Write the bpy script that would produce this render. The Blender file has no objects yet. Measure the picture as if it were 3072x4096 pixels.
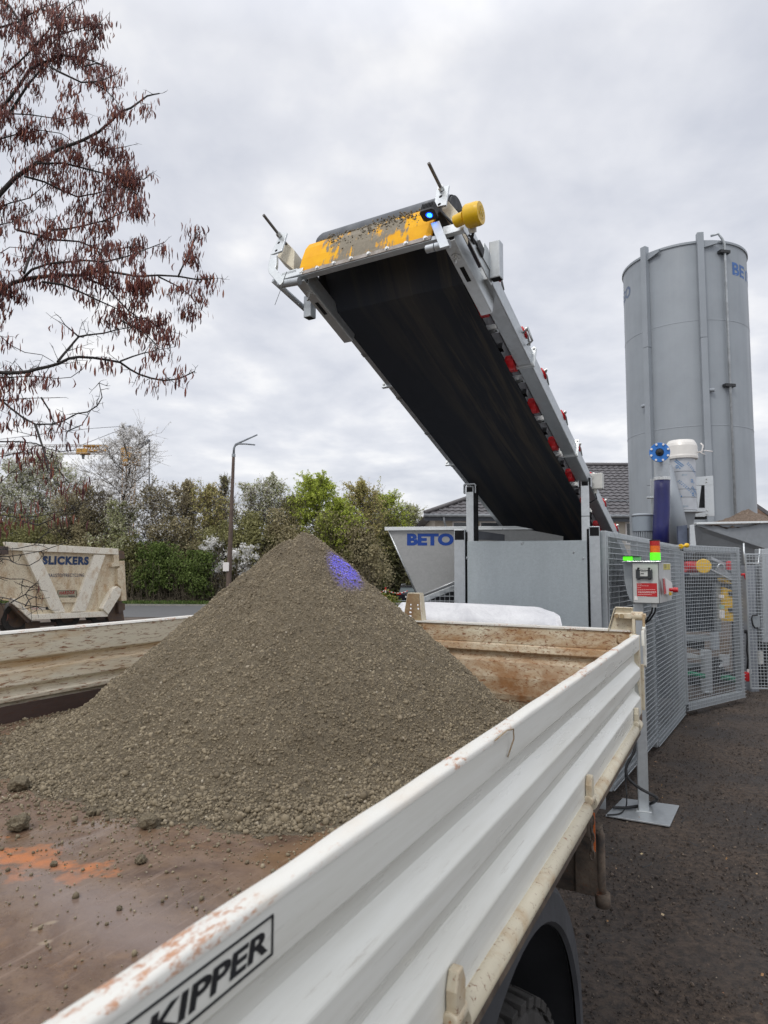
import bpy, math, random
import numpy as np
from mathutils import Vector, Matrix, noise as mnoise
random.seed(7); RNG = np.random.default_rng(11)
scene = bpy.context.scene
COL = scene.collection
R_ = math.radians

# ------------------------------------------------------------------ camera
CAM_H = 1.85
FPX = 1420*768/1659            # focal length in pixels of the 768x1024 frame
PITCH = math.atan(120/1420); ROLL = 0.005
cam_d = bpy.data.cameras.new('camera'); cam = bpy.data.objects.new('camera', cam_d); COL.objects.link(cam)
fwd = Vector((0, math.cos(PITCH), math.sin(PITCH))); rgt = Vector((1, 0, 0)); upv = rgt.cross(fwd)
r2 = rgt*math.cos(ROLL)+upv*math.sin(ROLL); u2 = upv*math.cos(ROLL)-rgt*math.sin(ROLL)
cam.matrix_world = Matrix(((r2.x, u2.x, -fwd.x, 0), (r2.y, u2.y, -fwd.y, 0), (r2.z, u2.z, -fwd.z, CAM_H), (0, 0, 0, 1)))
cam_d.sensor_fit = 'VERTICAL'; cam_d.sensor_height = 36; cam_d.lens = 36*FPX/1024
cam_d.clip_start = 0.05; cam_d.clip_end = 3000
cam_d.dof.use_dof = True; cam_d.dof.focus_distance = 3.2; cam_d.dof.aperture_fstop = 9.0
scene.camera = cam

# ------------------------------------------------------------------ world: overcast sky
world = bpy.data.worlds.new("World"); scene.world = world; world.use_nodes = True
nt = world.node_tree; nt.nodes.clear()
def WN(t, **k):
    n = nt.nodes.new(t)
    for a, b in k.items(): setattr(n, a, b)
    return n
SUN_EL, SUN_AZ = R_(48), R_(215)     # azimuth clockwise from +Y: behind the camera, to its left
wo = WN('ShaderNodeOutputWorld'); bg = WN('ShaderNodeBackground'); bg2 = WN('ShaderNodeBackground'); addb = WN('ShaderNodeAddShader')
sky = WN('ShaderNodeTexSky', sky_type='NISHITA'); sky.sun_disc = False; sky.sun_elevation = SUN_EL; sky.sun_rotation = SUN_AZ
sky.air_density = 1.0; sky.dust_density = 3.0
nt.links.new(sky.outputs[0], bg.inputs['Color']); bg.inputs['Strength'].default_value = 0.012
tc = WN('ShaderNodeTexCoord'); sep = WN('ShaderNodeSeparateXYZ'); nt.links.new(tc.outputs['Generated'], sep.inputs[0])
den = WN('ShaderNodeMath', operation='ADD'); den.inputs[1].default_value = 0.22; 
mx0 = WN('ShaderNodeMath', operation='MAXIMUM'); mx0.inputs[1].default_value = 0.0
nt.links.new(sep.outputs['Z'], mx0.inputs[0]); nt.links.new(mx0.outputs[0], den.inputs[0])
dx = WN('ShaderNodeMath', operation='DIVIDE'); dy = WN('ShaderNodeMath', operation='DIVIDE')
nt.links.new(sep.outputs['X'], dx.inputs[0]); nt.links.new(den.outputs[0], dx.inputs[1])
nt.links.new(sep.outputs['Y'], dy.inputs[0]); nt.links.new(den.outputs[0], dy.inputs[1])
cmb = WN('ShaderNodeCombineXYZ'); nt.links.new(dx.outputs[0], cmb.inputs[0]); nt.links.new(dy.outputs[0], cmb.inputs[1])
n1 = WN('ShaderNodeTexNoise'); n1.inputs['Scale'].default_value = 1.5; n1.inputs['Detail'].default_value = 6; n1.inputs['Roughness'].default_value = 0.56; n1.inputs['Distortion'].default_value = 0.25
n2 = WN('ShaderNodeTexNoise'); n2.inputs['Scale'].default_value = 4.2; n2.inputs['Detail'].default_value = 5; n2.inputs['Roughness'].default_value = 0.5
nt.links.new(cmb.outputs[0], n1.inputs['Vector']); nt.links.new(cmb.outputs[0], n2.inputs['Vector'])
cr = WN('ShaderNodeValToRGB'); e = cr.color_ramp
e.elements[0].position = 0.385; e.elements[0].color = (0.525, 0.545, 0.605, 1)
e.elements[1].position = 0.64; e.elements[1].color = (0.87, 0.86, 0.85, 1)
m1 = e.elements.new(0.52); m1.color = (0.665, 0.675, 0.715, 1)
mixn = WN('ShaderNodeMath', operation='MULTIPLY_ADD'); mixn.inputs[1].default_value = 0.65
m2_ = WN('ShaderNodeMath', operation='MULTIPLY'); m2_.inputs[1].default_value = 0.35
nt.links.new(n2.outputs['Fac'], m2_.inputs[0]); nt.links.new(n1.outputs['Fac'], mixn.inputs[0]); nt.links.new(m2_.outputs[0], mixn.inputs[2])
nt.links.new(mixn.outputs[0], cr.inputs[0]); nt.links.new(cr.outputs[0], bg2.inputs['Color'])
# an overcast sky is brighter overhead than near the horizon
zr = WN('ShaderNodeMapRange'); zr.inputs['From Min'].default_value = 0.64; zr.inputs['From Max'].default_value = 0.95
zr.inputs['To Min'].default_value = 1.06; zr.inputs['To Max'].default_value = 2.2
nt.links.new(sep.outputs['Z'], zr.inputs['Value']); nt.links.new(zr.outputs[0], bg2.inputs['Strength'])
nt.links.new(bg.outputs[0], addb.inputs[0]); nt.links.new(bg2.outputs[0], addb.inputs[1]); nt.links.new(addb.outputs[0], wo.inputs[0])
# ------------------------------------------------------------------ sun through cloud
sd = bpy.data.lights.new('sun', 'SUN'); sd.energy = 1.1; sd.angle = R_(14); sd.color = (1, 0.96, 0.9)
so = bpy.data.objects.new('sun', sd); COL.objects.link(so)
sdir = Vector((math.sin(SUN_AZ)*math.cos(SUN_EL), math.cos(SUN_AZ)*math.cos(SUN_EL), math.sin(SUN_EL)))
so.rotation_euler = (-sdir).to_track_quat('-Z', 'Y').to_euler()
scene.view_settings.view_transform = 'Standard'; scene.view_settings.look = 'None'
scene.view_settings.exposure = 0.13; scene.view_settings.gamma = 1.0; scene.view_settings.use_curve_mapping = False
scene.cycles.max_bounces = 6; scene.cycles.transparent_max_bounces = 8; scene.cycles.use_denoising = True

# ------------------------------------------------------------------ measuring: photo pixel (3072x4096) -> world
O = Vector((0, 0, CAM_H))
def ray(x, y): return fwd + r2*((x/4-384)/FPX) - u2*((y/4-512)/FPX)
def atY(x, y, Y): d = ray(x, y); return O + d*(Y/d.y)
def atZ(x, y, Z): d = ray(x, y); return O + d*((Z-CAM_H)/d.z)
def hit(x, y, P0, N):
    d = ray(x, y); return O + d*((P0-O).dot(N)/d.dot(N))
def V(*a): return Vector(a)

# ------------------------------------------------------------------ mesh builder
class Fr:
    def __init__(s, o=(0, 0, 0), x=(1, 0, 0), y=(0, 1, 0), z=(0, 0, 1)):
        s.o, s.x, s.y, s.z = Vector(o), Vector(x), Vector(y), Vector(z)
    def __call__(s, a, b, c): return s.o + s.x*a + s.y*b + s.z*c
ID = Fr()
ORG = {}
class MB:
    def __init__(s, fr=ID): s.v = []; s.f = []; s.sm = []; s.fr = fr
    def add(s, vs, fs, smooth=False, raw=False):
        n = len(s.v); s.v += [Vector(p) if raw else s.fr(*p) for p in vs]
        s.f += [tuple(i+n for i in f) for f in fs]; s.sm += [smooth]*len(fs); return s
    def box(s, lo, hi, raw=False):
        x0, y0, z0 = lo; x1, y1, z1 = hi
        return s.add([(x0,y0,z0),(x1,y0,z0),(x1,y1,z0),(x0,y1,z0),(x0,y0,z1),(x1,y0,z1),(x1,y1,z1),(x0,y1,z1)],
              [(0,3,2,1),(4,5,6,7),(0,1,5,4),(1,2,6,5),(2,3,7,6),(3,0,4,7)], raw=raw)
    def hexa(s, p, raw=True):
        return s.add(p, [(0,3,2,1),(4,5,6,7),(0,1,5,4),(1,2,6,5),(2,3,7,6),(3,0,4,7)], raw=raw)
    def prism(s, poly, ext, raw=True):          # poly: outline points, ext: extrusion vector
        if not raw: poly = [s.fr(*p) for p in poly]; ext = s.fr.x*ext[0]+s.fr.y*ext[1]+s.fr.z*ext[2]
        n = len(poly); poly = [Vector(p) for p in poly]; ext = Vector(ext)
        vs = poly+[p+ext for p in poly]
        fs = [tuple(range(n))[::-1], tuple(range(n, 2*n))]+[(i, (i+1) % n, n+(i+1) % n, n+i) for i in range(n)]
        return s.add(vs, fs, raw=True)
    def tube(s, p0, p1, r0, r1=None, n=12, raw=False, caps=True, smooth=True):
        r1 = r0 if r1 is None else r1
        p0 = Vector(p0) if raw else s.fr(*p0); p1 = Vector(p1) if raw else s.fr(*p1)
        d = (p1-p0).normalized(); a = d.orthogonal().normalized(); b = d.cross(a)
        ring = lambda c, r: [c+(a*math.cos(2*math.pi*i/n)+b*math.sin(2*math.pi*i/n))*r for i in range(n)]
        s.add(ring(p0, r0)+ring(p1, r1), [(i, (i+1) % n, n+(i+1) % n, n+i) for i in range(n)], smooth, True)
        if caps:
            s.add(ring(p0, r0), [tuple(range(n))[::-1]], False, True); s.add(ring(p1, r1), [tuple(range(n))], False, True)
        return s
    def path(s, pts, rad, n=8, raw=True):
        pts = [Vector(p) if raw else s.fr(*p) for p in pts]
        rad = [rad]*len(pts) if isinstance(rad, (int, float)) else rad
        base = len(s.v); a = None
        for i, p in enumerate(pts):
            d = (pts[min(i+1, len(pts)-1)]-pts[max(i-1, 0)]).normalized()
            a = (d.orthogonal() if a is None else (a-d*a.dot(d))).normalized(); b = d.cross(a)
            s.v += [p+(a*math.cos(2*math.pi*k/n)+b*math.sin(2*math.pi*k/n))*rad[i] for k in range(n)]
        for i in range(len(pts)-1):
            for k in range(n):
                s.f.append((base+i*n+k, base+i*n+(k+1) % n, base+(i+1)*n+(k+1) % n, base+(i+1)*n+k)); s.sm.append(True)
        s.f.append(tuple(base+k for k in range(n))[::-1]); s.f.append(tuple(base+(len(pts)-1)*n+k for k in range(n))); s.sm += [False, False]
        return s
    def lathe(s, o, ax, prof, n=32, raw=True, smooth=True):   # prof: (distance along axis, radius)
        o = Vector(o) if raw else s.fr(*o); ax = Vector(ax).normalized() if raw else (s.fr.x*ax[0]+s.fr.y*ax[1]+s.fr.z*ax[2]).normalized()
        a = ax.orthogonal().normalized(); b = ax.cross(a)
        for (h0, ra), (h1, rb) in zip(prof[:-1], prof[1:]):
            vs = [o+ax*h+(a*math.cos(2*math.pi*i/n)+b*math.sin(2*math.pi*i/n))*max(r, 1e-5) for h, r in ((h0, ra), (h1, rb)) for i in range(n)]
            s.add(vs, [(i, (i+1) % n, n+(i+1) % n, n+i) for i in range(n)], smooth and abs(h1-h0) > 1e-6, True)
        return s
    def build(s, name, mat, parent=None, bevel=0, seg=2):
        me = bpy.data.meshes.new(name); org = Vector((0, 0, 0))
        o = bpy.data.objects.new(name, me)
        if parent is not None: org = Vector(ORG[parent.name])
        me.from_pydata([tuple(p-org) for p in s.v], [], s.f)
        me.polygons.foreach_set('use_smooth', s.sm); me.materials.append(mat); me.update()
        COL.objects.link(o); o.parent = parent; ORG[o.name] = tuple(org)
        if bevel:
            m = o.modifiers.new('bevel', 'BEVEL'); m.width = bevel; m.segments = seg; m.limit_method = 'ANGLE'; m.angle_limit = R_(40)
        return o
def npmesh(name, verts, faces, mat, parent=None, smooth=False):   # verts (n,3), faces (m,k) arrays
    org = np.array(ORG[parent.name]) if parent is not None else np.zeros(3)
    me = bpy.data.meshes.new(name); k = faces.shape[1]
    me.vertices.add(len(verts)); me.vertices.foreach_set('co', (verts-org).astype(np.float32).ravel())
    me.loops.add(faces.size); me.loops.foreach_set('vertex_index', faces.astype(np.int32).ravel())
    me.polygons.add(len(faces)); me.polygons.foreach_set('loop_start', np.arange(0, faces.size, k, dtype=np.int32))
    me.polygons.foreach_set('loop_total', np.full(len(faces), k, dtype=np.int32))
    me.polygons.foreach_set('use_smooth', np.full(len(faces), smooth)); me.materials.append(mat); me.update(calc_edges=True)
    o = bpy.data.objects.new(name, me); COL.objects.link(o); o.parent = parent; ORG[o.name] = tuple(org); return o
def tag(o, label=None, cat=None, group=None, kind=None):
    if label: o['label'] = label
    if cat: o['category'] = cat
    if group: o['group'] = group
    if kind: o['kind'] = kind
    return o
def thing(name, loc, label, cat, group=None):
    o = bpy.data.objects.new(name, None); COL.objects.link(o); o.location = Vector(loc); ORG[o.name] = tuple(loc); o.empty_display_size = .1
    return tag(o, label, cat, group)
def copy_tree(o, parent=None):
    c = o.copy(); COL.objects.link(c); c.parent = parent; ORG[c.name] = ORG[o.name]
    for ch in list(o.children): copy_tree(ch, c)
    return c
def text_mb(txt, fr, w=None, h=None, bold=0.0, ext=0.002, shear=0.0, center=False, bend=None, space=1.0):
    cu = bpy.data.curves.new('t', 'FONT'); cu.body = txt; cu.offset = bold; cu.shear = shear; cu.space_character = space; cu.resolution_u = 4
    to = bpy.data.objects.new('t', cu); COL.objects.link(to)
    dg = bpy.context.evaluated_depsgraph_get(); dg.update()
    me = bpy.data.meshes.new_from_object(to.evaluated_get(dg))
    co = [v.co.copy() for v in me.vertices]; x0 = min(c.x for c in co); x1 = max(c.x for c in co); y0 = min(c.y for c in co); y1 = max(c.y for c in co)
    sy = h/(y1-y0) if h else w/(x1-x0); sx = w/(x1-x0) if w else sy
    m = MB(fr); fs = [tuple(p.vertices) for p in me.polygons]
    P = [((c.x-x0)*sx-(w or (x1-x0)*sx)/2*center, (c.y-y0)*sy, 0) for c in co]
    if bend: m.add([bend(*p) for p in P], fs, raw=True)
    else: m.add([(a, b, ext) for a, b, _ in P], fs)
    bpy.data.objects.remove(to); bpy.data.meshes.remove(me); return m

# ------------------------------------------------------------------ materials
UA = R_(27.9)      # heading of the tipper truck (clockwise from +Y)
def newmat(name):
    m = bpy.data.materials.new(name); m.use_nodes = True; t = m.node_tree; b = t.nodes['Principled BSDF']; return m, t, b
def N(t, typ, **k):
    n = t.nodes.new(typ)
    for a, v in k.items():
        if a in n.inputs: n.inputs[a].default_value = v
        else: setattr(n, a, v)
    return n
def coords(t, scale=(1, 1, 1), rotz=0.0):
    c = N(t, 'ShaderNodeTexCoord'); out = c.outputs['Object']
    if rotz:
        m = N(t, 'ShaderNodeMapping'); m.inputs['Rotation'].default_value = (0, 0, rotz); t.links.new(out, m.inputs[0]); out = m.outputs[0]
    m = N(t, 'ShaderNodeMapping'); m.inputs['Scale'].default_value = scale; t.links.new(out, m.inputs[0]); return m.outputs[0]
def noise(t, vec, scale, detail=4, rough=0.55, dist=0.0):
    n = N(t, 'ShaderNodeTexNoise'); n.inputs['Scale'].default_value = scale; n.inputs['Detail'].default_value = detail
    n.inputs['Roughness'].default_value = rough; n.inputs['Distortion'].default_value = dist; t.links.new(vec, n.inputs['Vector']); return n.outputs['Fac']
def ramp(t, fac, stops):
    r = N(t, 'ShaderNodeValToRGB'); e = r.color_ramp
    while len(e.elements) < len(stops): e.elements.new(0.5)
    for el, (p, c) in zip(e.elements, stops): el.position = p; el.color = (*c, 1) if len(c) == 3 else c
    t.links.new(fac, r.inputs[0]); return r.outputs[0]
def mix(t, fac, a, b, mode='MIX'):
    m = N(t, 'ShaderNodeMix', data_type='RGBA', blend_type=mode)
    for i, x in ((0, fac), (6, a), (7, b)):
        if isinstance(x, (int, float)): m.inputs[i].default_value = x
        elif isinstance(x, tuple): m.inputs[i].default_value = (*x, 1)
        else: t.links.new(x, m.inputs[i])
    return m.outputs[2]
def bump(t, b, h, strength=0.3, dist=0.01):
    n = N(t, 'ShaderNodeBump'); n.inputs['Strength'].default_value = strength; n.inputs['Distance'].default_value = dist
    t.links.new(h, n.inputs['Height']); t.links.new(n.outputs[0], b.inputs['Normal'])
def g3(v): return (v, v, v)
def simple(name, col, rough=0.6, metal=0.0, var=0.25, scale=6.0, bmp=0.0, emit=None, rv=0.12, scl=(1, 1, 1)):
    m, t, b = newmat(name); v = coords(t, scl)
    n = noise(t, v, scale, 5, 0.6)
    lo = tuple(c*(1-var) for c in col); hi = tuple(min(1, c*(1+var)) for c in col)
    t.links.new(ramp(t, n, [(0.3, lo), (0.7, hi)]), b.inputs['Base Color'])
    b.inputs['Metallic'].default_value = metal
    t.links.new(ramp(t, noise(t, v, scale*2.3, 4), [(0.3, g3(max(0.02, rough-rv))), (0.7, g3(min(1, rough+rv)))]), b.inputs['Roughness'])
    if bmp: bump(t, b, noise(t, v, scale*6, 5), bmp, 0.004)
    if emit: b.inputs['Emission Color'].default_value = (*emit[0], 1); b.inputs['Emission Strength'].default_value = emit[1]
    return m
def galv(name, col=(0.50, 0.53, 0.55), rough=0.42, sc=38.0, metal=0.72, streak=(1, 1, 0.25)):
    m, t, b = newmat(name); v = coords(t)
    vo = N(t, 'ShaderNodeTexVoronoi'); vo.inputs['Scale'].default_value = sc; vo.inputs['Randomness'].default_value = 1.0; t.links.new(v, vo.inputs['Vector'])
    sp = N(t, 'ShaderNodeSeparateColor'); t.links.new(vo.outputs['Color'], sp.inputs[0])
    a = mix(t, sp.outputs[0], tuple(c*0.94 for c in col), tuple(c*1.04 for c in col))
    big = noise(t, coords(t, streak), 3.2, 6, 0.65)
    a = mix(t, ramp(t, big, [(0.35, g3(0.0)), (0.7, g3(0.45))]), a, tuple(c*0.78 for c in col))
    fine = noise(t, v, 120, 3, 0.7); a = mix(t, ramp(t, fine, [(0.60, g3(0)), (0.72, g3(0.45))]), a, tuple(min(1, c*1.35) for c in col))
    t.links.new(a, b.inputs['Base Color']); b.inputs['Metallic'].default_value = metal
    t.links.new(ramp(t, sp.outputs[1], [(0.0, g3(rough-0.02)), (1.0, g3(rough+0.08))]), b.inputs['Roughness'])
    bump(t, b, big, 0.12, 0.01)
    return m
def rusty(name, paint, amount=0.5, scale=5.0, stretch=(1, 1, 1), rotz=0.0, rough=0.5, dirt=(0.23, 0.14, 0.07), rust=(0.20, 0.07, 0.025), dirtamt=0.5, scr=0.5):
    """painted steel with rust blotches, long scratches and ingrained dirt"""
    m, t, b = newmat(name); v = coords(t, stretch, rotz); v1 = coords(t, (1, 1, 1), rotz)
    a = mix(t, ramp(t, noise(t, v1, scale*0.5, 6, 0.6), [(0.30, g3(0)), (0.75, g3(1))]), paint, tuple(c*0.86 for c in paint))
    d = noise(t, v, scale, 8, 0.68, 0.3)
    a = mix(t, ramp(t, d, [(0.62-dirtamt*0.34, g3(0)), (0.80-dirtamt*0.25, g3(0.92))]), a, dirt)
    s1 = noise(t, coords(t, tuple(x*6 for x in stretch), rotz), scale*2.2, 6, 0.75, 0.6)
    a = mix(t, ramp(t, s1, [(0.60-scr*0.08, g3(0)), (0.66-scr*0.06, g3(0.9))]), a, tuple(c*0.75 for c in rust))
    r = noise(t, v1, scale*3.1, 9, 0.72, 0.2)
    a = mix(t, ramp(t, r, [(0.70-amount*0.20, g3(0)), (0.735-amount*0.20, g3(1))]), a, mix(t, noise(t, v1, scale*25, 3), (rust[0]*0.55, rust[1]*0.55, rust[2]*0.6), (rust[0]*2.0, rust[1]*2.2, rust[2]*2)))
    t.links.new(a, b.inputs['Base Color'])
    t.links.new(ramp(t, d, [(0.35, g3(rough)), (0.7, g3(min(0.95, rough+0.3)))]), b.inputs['Roughness'])
    bump(t, b, r, 0.25, 0.004)
    return m
TU = V(math.sin(UA), math.cos(UA), 0); TV = V(-math.cos(UA), math.sin(UA), 0)
M = {}
M['galv'] = galv('galvanised_steel')
M['galv_dark'] = galv('galvanised_steel_dull', (0.34, 0.37, 0.39), 0.5)
M['galv_light'] = galv('galvanised_steel_bright', (0.62, 0.65, 0.66), 0.36, 60)
M['panel'] = galv('galvanised_sheet', (0.50, 0.55, 0.565), 0.50, 90, 0.45, (1.6, 1.6, 0.35))
M['hopper'] = galv('galvanised_hopper_sheet', (0.42, 0.425, 0.42), 0.5, 55, 0.5, (0.4, 1, 1.6))
M['wire'] = simple('zinc_wire', (0.44, 0.475, 0.50), 0.45, 0.4, 0.15, 20)
m, t, b = newmat('white_truck_paint'); v = coords(t, (1, 1, 1), UA-math.pi/2)
c = mix(t, ramp(t, noise(t, coords(t, (.5, 1, 9), UA-math.pi/2), 3.0, 6, .65), [(.42, g3(0)), (.75, g3(.5))]), (0.78, 0.785, 0.735), (0.52, 0.50, 0.42))
c = mix(t, ramp(t, noise(t, coords(t, (3, 1, 60), UA-math.pi/2), 2.0, 6, .8), [(.60, g3(0)), (.68, g3(.5))]), c, (0.45, 0.42, 0.36))
c = mix(t, ramp(t, noise(t, v, 70, 5, .85), [(.70, g3(0)), (.74, g3(.8))]), c, (0.20, 0.12, 0.07))
c = mix(t, ramp(t, noise(t, v, 17, 6, .8), [(.70, g3(0)), (.735, g3(.9))]), c, (0.34, 0.16, 0.08))
t.links.new(c, b.inputs['Base Color']); t.links.new(ramp(t, noise(t, coords(t, (.6, 1, 5), UA-math.pi/2), 4, 5), [(.3, g3(.22)), (.7, g3(.40))]), b.inputs['Roughness'])
bump(t, b, noise(t, coords(t, (1, 1, 1.6), UA-math.pi/2), 2.6, 3, .5), 0.10, 0.02); M['white_paint'] = m
M['black'] = simple('black_rubber', (0.012, 0.013, 0.015), 0.65, 0, 0.3, 20)
M['dark'] = simple('dark_steel', (0.03, 0.032, 0.035), 0.6, 0.1, 0.4, 9)
M['void'] = simple('unlit_tube_inside', (0.006, 0.006, 0.007), 0.9, 0, 0.2, 9)
M['yellow'] = simple('yellow_paint', (0.75, 0.46, 0.008), 0.35, 0, 0.1, 14, 0.05)
M['red'] = simple('red_plastic', (0.50, 0.010, 0.016), 0.38, 0, 0.12, 14)
M['bolt'] = simple('zinc_bolt', (0.62, 0.63, 0.62), 0.35, 0.8, 0.2, 60)
M['blue'] = simple('blue_paint', (0.02, 0.16, 0.52), 0.4, 0, 0.1, 14)
M['hose'] = simple('blue_plastic_hose', (0.014, 0.016, 0.105), 0.38, 0, 0.25, 5, rv=0.1, scl=(1, 1, 0.3))
M['letter'] = simple('blue_lettering', (0.004, 0.052, 0.30), 0.5, 0, 0.08, 12)
def streaked(name, col, rough, sc=5.0, dirt=(0.5, 0.5, 0.48), amt=0.35, metal=0.1):
    m, t, b = newmat(name); v = coords(t); vs = coords(t, (sc, sc, sc*0.05))
    a = ramp(t, noise(t, v, 1.3, 6, .6), [(0.3, tuple(c*.93 for c in col)), (0.7, tuple(c*1.07 for c in col))])
    a = mix(t, ramp(t, noise(t, vs, 1.0, 7, .72), [(0.48, g3(0)), (0.72, g3(amt))]), a, dirt)
    a = mix(t, ramp(t, noise(t, coords(t, (sc*1.7, sc*1.7, sc*.12)), 1.3, 6, .75), [(0.58, g3(0)), (0.70, g3(amt*.8))]), a, tuple(c*.5 for c in col))
    a = mix(t, ramp(t, noise(t, v, 34, 5, .8), [(0.66, g3(0)), (0.72, g3(.5))]), a, (0.16, 0.10, 0.06))
    t.links.new(a, b.inputs['Base Color']); b.inputs['Metallic'].default_value = metal
    t.links.new(ramp(t, noise(t, vs, 1.7, 5), [(.3, g3(rough-.06)), (.7, g3(rough+.16))]), b.inputs['Roughness']); return m
M['silo'] = streaked('grey_silo_paint', (0.285, 0.315, 0.345), 0.42, 4.0, (0.40, 0.42, 0.43), 0.16)
M['plastic'] = simple('light_grey_plastic', (0.55, 0.55, 0.52), 0.5, 0, 0.06, 20)
M['cabinet'] = simple('cabinet_paint', (0.47, 0.48, 0.47), 0.45, 0, 0.05, 10)

# ------------------------------------------------------------------ ground
def sstep(a, b, x): x = np.clip((x-a)/(b-a), 0, 1); return x*x*(3-2*x)
def vnoise(x, y, seed=0):
    """smooth value noise on arrays"""
    xi = np.floor(x).astype(np.int64); yi = np.floor(y).astype(np.int64); fx = x-xi; fy = y-yi
    fx = fx*fx*(3-2*fx); fy = fy*fy*(3-2*fy)
    def hsh(a, b):
        n = (a*374761393+b*668265263+seed*1274126177) & 0x7fffffff
        n = ((n ^ (n >> 13))*1274126177) & 0x7fffffff
        return ((n ^ (n >> 16)) & 0xffff)/65535.0
    return (hsh(xi, yi)*(1-fx)+hsh(xi+1, yi)*fx)*(1-fy)+(hsh(xi, yi+1)*(1-fx)+hsh(xi+1, yi+1)*fx)*fy
def fbm(x, y, seed=0, oct=4, g=0.5):
    s = 0; a = 1; n = 0
    for k in range(oct): s = s+a*vnoise(x*2**k, y*2**k, seed+k*17); n += a; a *= g
    return s/n
def gz(y): return -0.75*sstep(14, 40, np.asarray(y, float))
def gzf(y): return float(gz(y))
def grid_sheet(name, xs, ys, mat, dz=0.0, rough=0.0, kind='structure', tilt=None):
    X, Y = np.meshgrid(xs, ys); Z = gz(Y)+dz
    if rough: Z = Z+rough*(fbm(X*3, Y*3, 5, 3)-0.5)*2+rough*0.6*(fbm(X*14, Y*14, 9, 2)-0.5)*2
    vt = np.stack([X.ravel(), Y.ravel(), Z.ravel()], 1); nx = len(xs); ny = len(ys)
    i, j = np.meshgrid(np.arange(nx-1), np.arange(ny-1)); a = (j*nx+i).ravel()
    o = npmesh(name, vt, np.stack([a, a+1, a+1+nx, a+nx], 1), mat, smooth=True); return tag(o, kind=kind)
m, t, b = newmat('cinder_ground'); v = coords(t)
n1_ = noise(t, v, 1.1, 6, 0.6); n2_ = noise(t, v, 26, 6, 0.75); n3_ = noise(t, v, 90, 4, 0.8)
c = mix(t, ramp(t, n1_, [(0.35, g3(0)), (0.65, g3(1))]), (0.028, 0.020, 0.0155), (0.112, 0.080, 0.058))
c = mix(t, ramp(t, n2_, [(0.40, g3(0)), (0.62, g3(0.9))]), c, (0.019, 0.015, 0.013))
c = mix(t, ramp(t, n3_, [(0.62, g3(0)), (0.72, g3(0.8))]), c, (0.11, 0.09, 0.075))
sepg = N(t, 'ShaderNodeSeparateXYZ'); t.links.new(v, sepg.inputs[0])
sandm = N(t, 'ShaderNodeMapRange'); t.links.new(sepg.outputs[1], sandm.inputs[0]); sandm.inputs[1].default_value = 8.5; sandm.inputs[2].default_value = 11
sm_ = N(t, 'ShaderNodeMath', operation='MULTIPLY'); t.links.new(sandm.outputs[0], sm_.inputs[0]); t.links.new(ramp(t, noise(t, v, 1.7, 5), [(0.35, g3(0.25)), (0.6, g3(0.95))]), sm_.inputs[1])
c = mix(t, sm_.outputs[0], c, (0.115, 0.088, 0.066))
t.links.new(c, b.inputs['Base Color'])
t.links.new(ramp(t, n1_, [(0.40, g3(0.55)), (0.62, g3(0.95))]), b.inputs['Roughness'])
bump(t, b, n2_, 0.9, 0.03); M['ground'] = m
xs = np.concatenate([np.linspace(-300, -14, 16), np.linspace(-12, 0, 20), np.linspace(0.05, 6.5, 220), np.linspace(7, 16, 40), np.linspace(18, 300, 16)])
ys = np.concatenate([np.linspace(-12, 0, 10), np.linspace(0.1, 12, 300), np.linspace(12.5, 60, 60), np.linspace(70, 900, 14)])
ground = grid_sheet('ground', xs, ys, M['ground'], 0, 0.012)

# road, paving, verge far behind the truck
m, t, b = newmat('asphalt'); v = coords(t); nn = noise(t, v, 0.6, 6, 0.6)
t.links.new(mix(t, noise(t, v, 30, 4, .8), ramp(t, nn, [(0.3, (0.075, 0.077, 0.08)), (0.7, (0.105, 0.107, 0.11))]), (0.13, 0.13, 0.13)), b.inputs['Base Color']); b.inputs['Roughness'].default_value = 0.8; M['asphalt'] = m
M['paving'] = simple('concrete_paving', (0.30, 0.29, 0.27), 0.85, 0, 0.15, 2.0, 0.1)
M['kerb'] = simple('kerb_stone', (0.25, 0.24, 0.22), 0.85, 0, 0.2, 3.0)
M['verge'] = simple('verge_grass', (0.055, 0.095, 0.018), 0.9, 0, 0.5, 9.0, 0.5)
grid_sheet('road', np.linspace(-60, 3.2, 30), np.linspace(31.5, 43.6, 14), M['asphalt'], 0.012)
grid_sheet('pavement', np.linspace(-9.5, 12, 20), np.linspace(24.0, 31.3, 10), M['paving'], 0.016)
grid_sheet('car_park', np.linspace(3.4, 60, 20), np.linspace(31.5, 50, 14), M['asphalt'], 0.010)
grid_sheet('verge', np.linspace(-60, 1.2, 30), np.linspace(44.0, 60, 14), M['verge'], 0.10, 0.03)
k = MB(); 
for x in np.arange(-60, 3.0, 1.0): k.box((x, 43.62, -0.78), (x+0.985, 43.80, -0.75+0.12))
tag(k.build('kerb', M['kerb']), kind='structure')
k = MB(); k.box((1.3, 43.9, -0.80), (3.2, 44.9, -0.62)); tag(k.build('paved_edge', M['paving'], bevel=.01), kind='structure')
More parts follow.
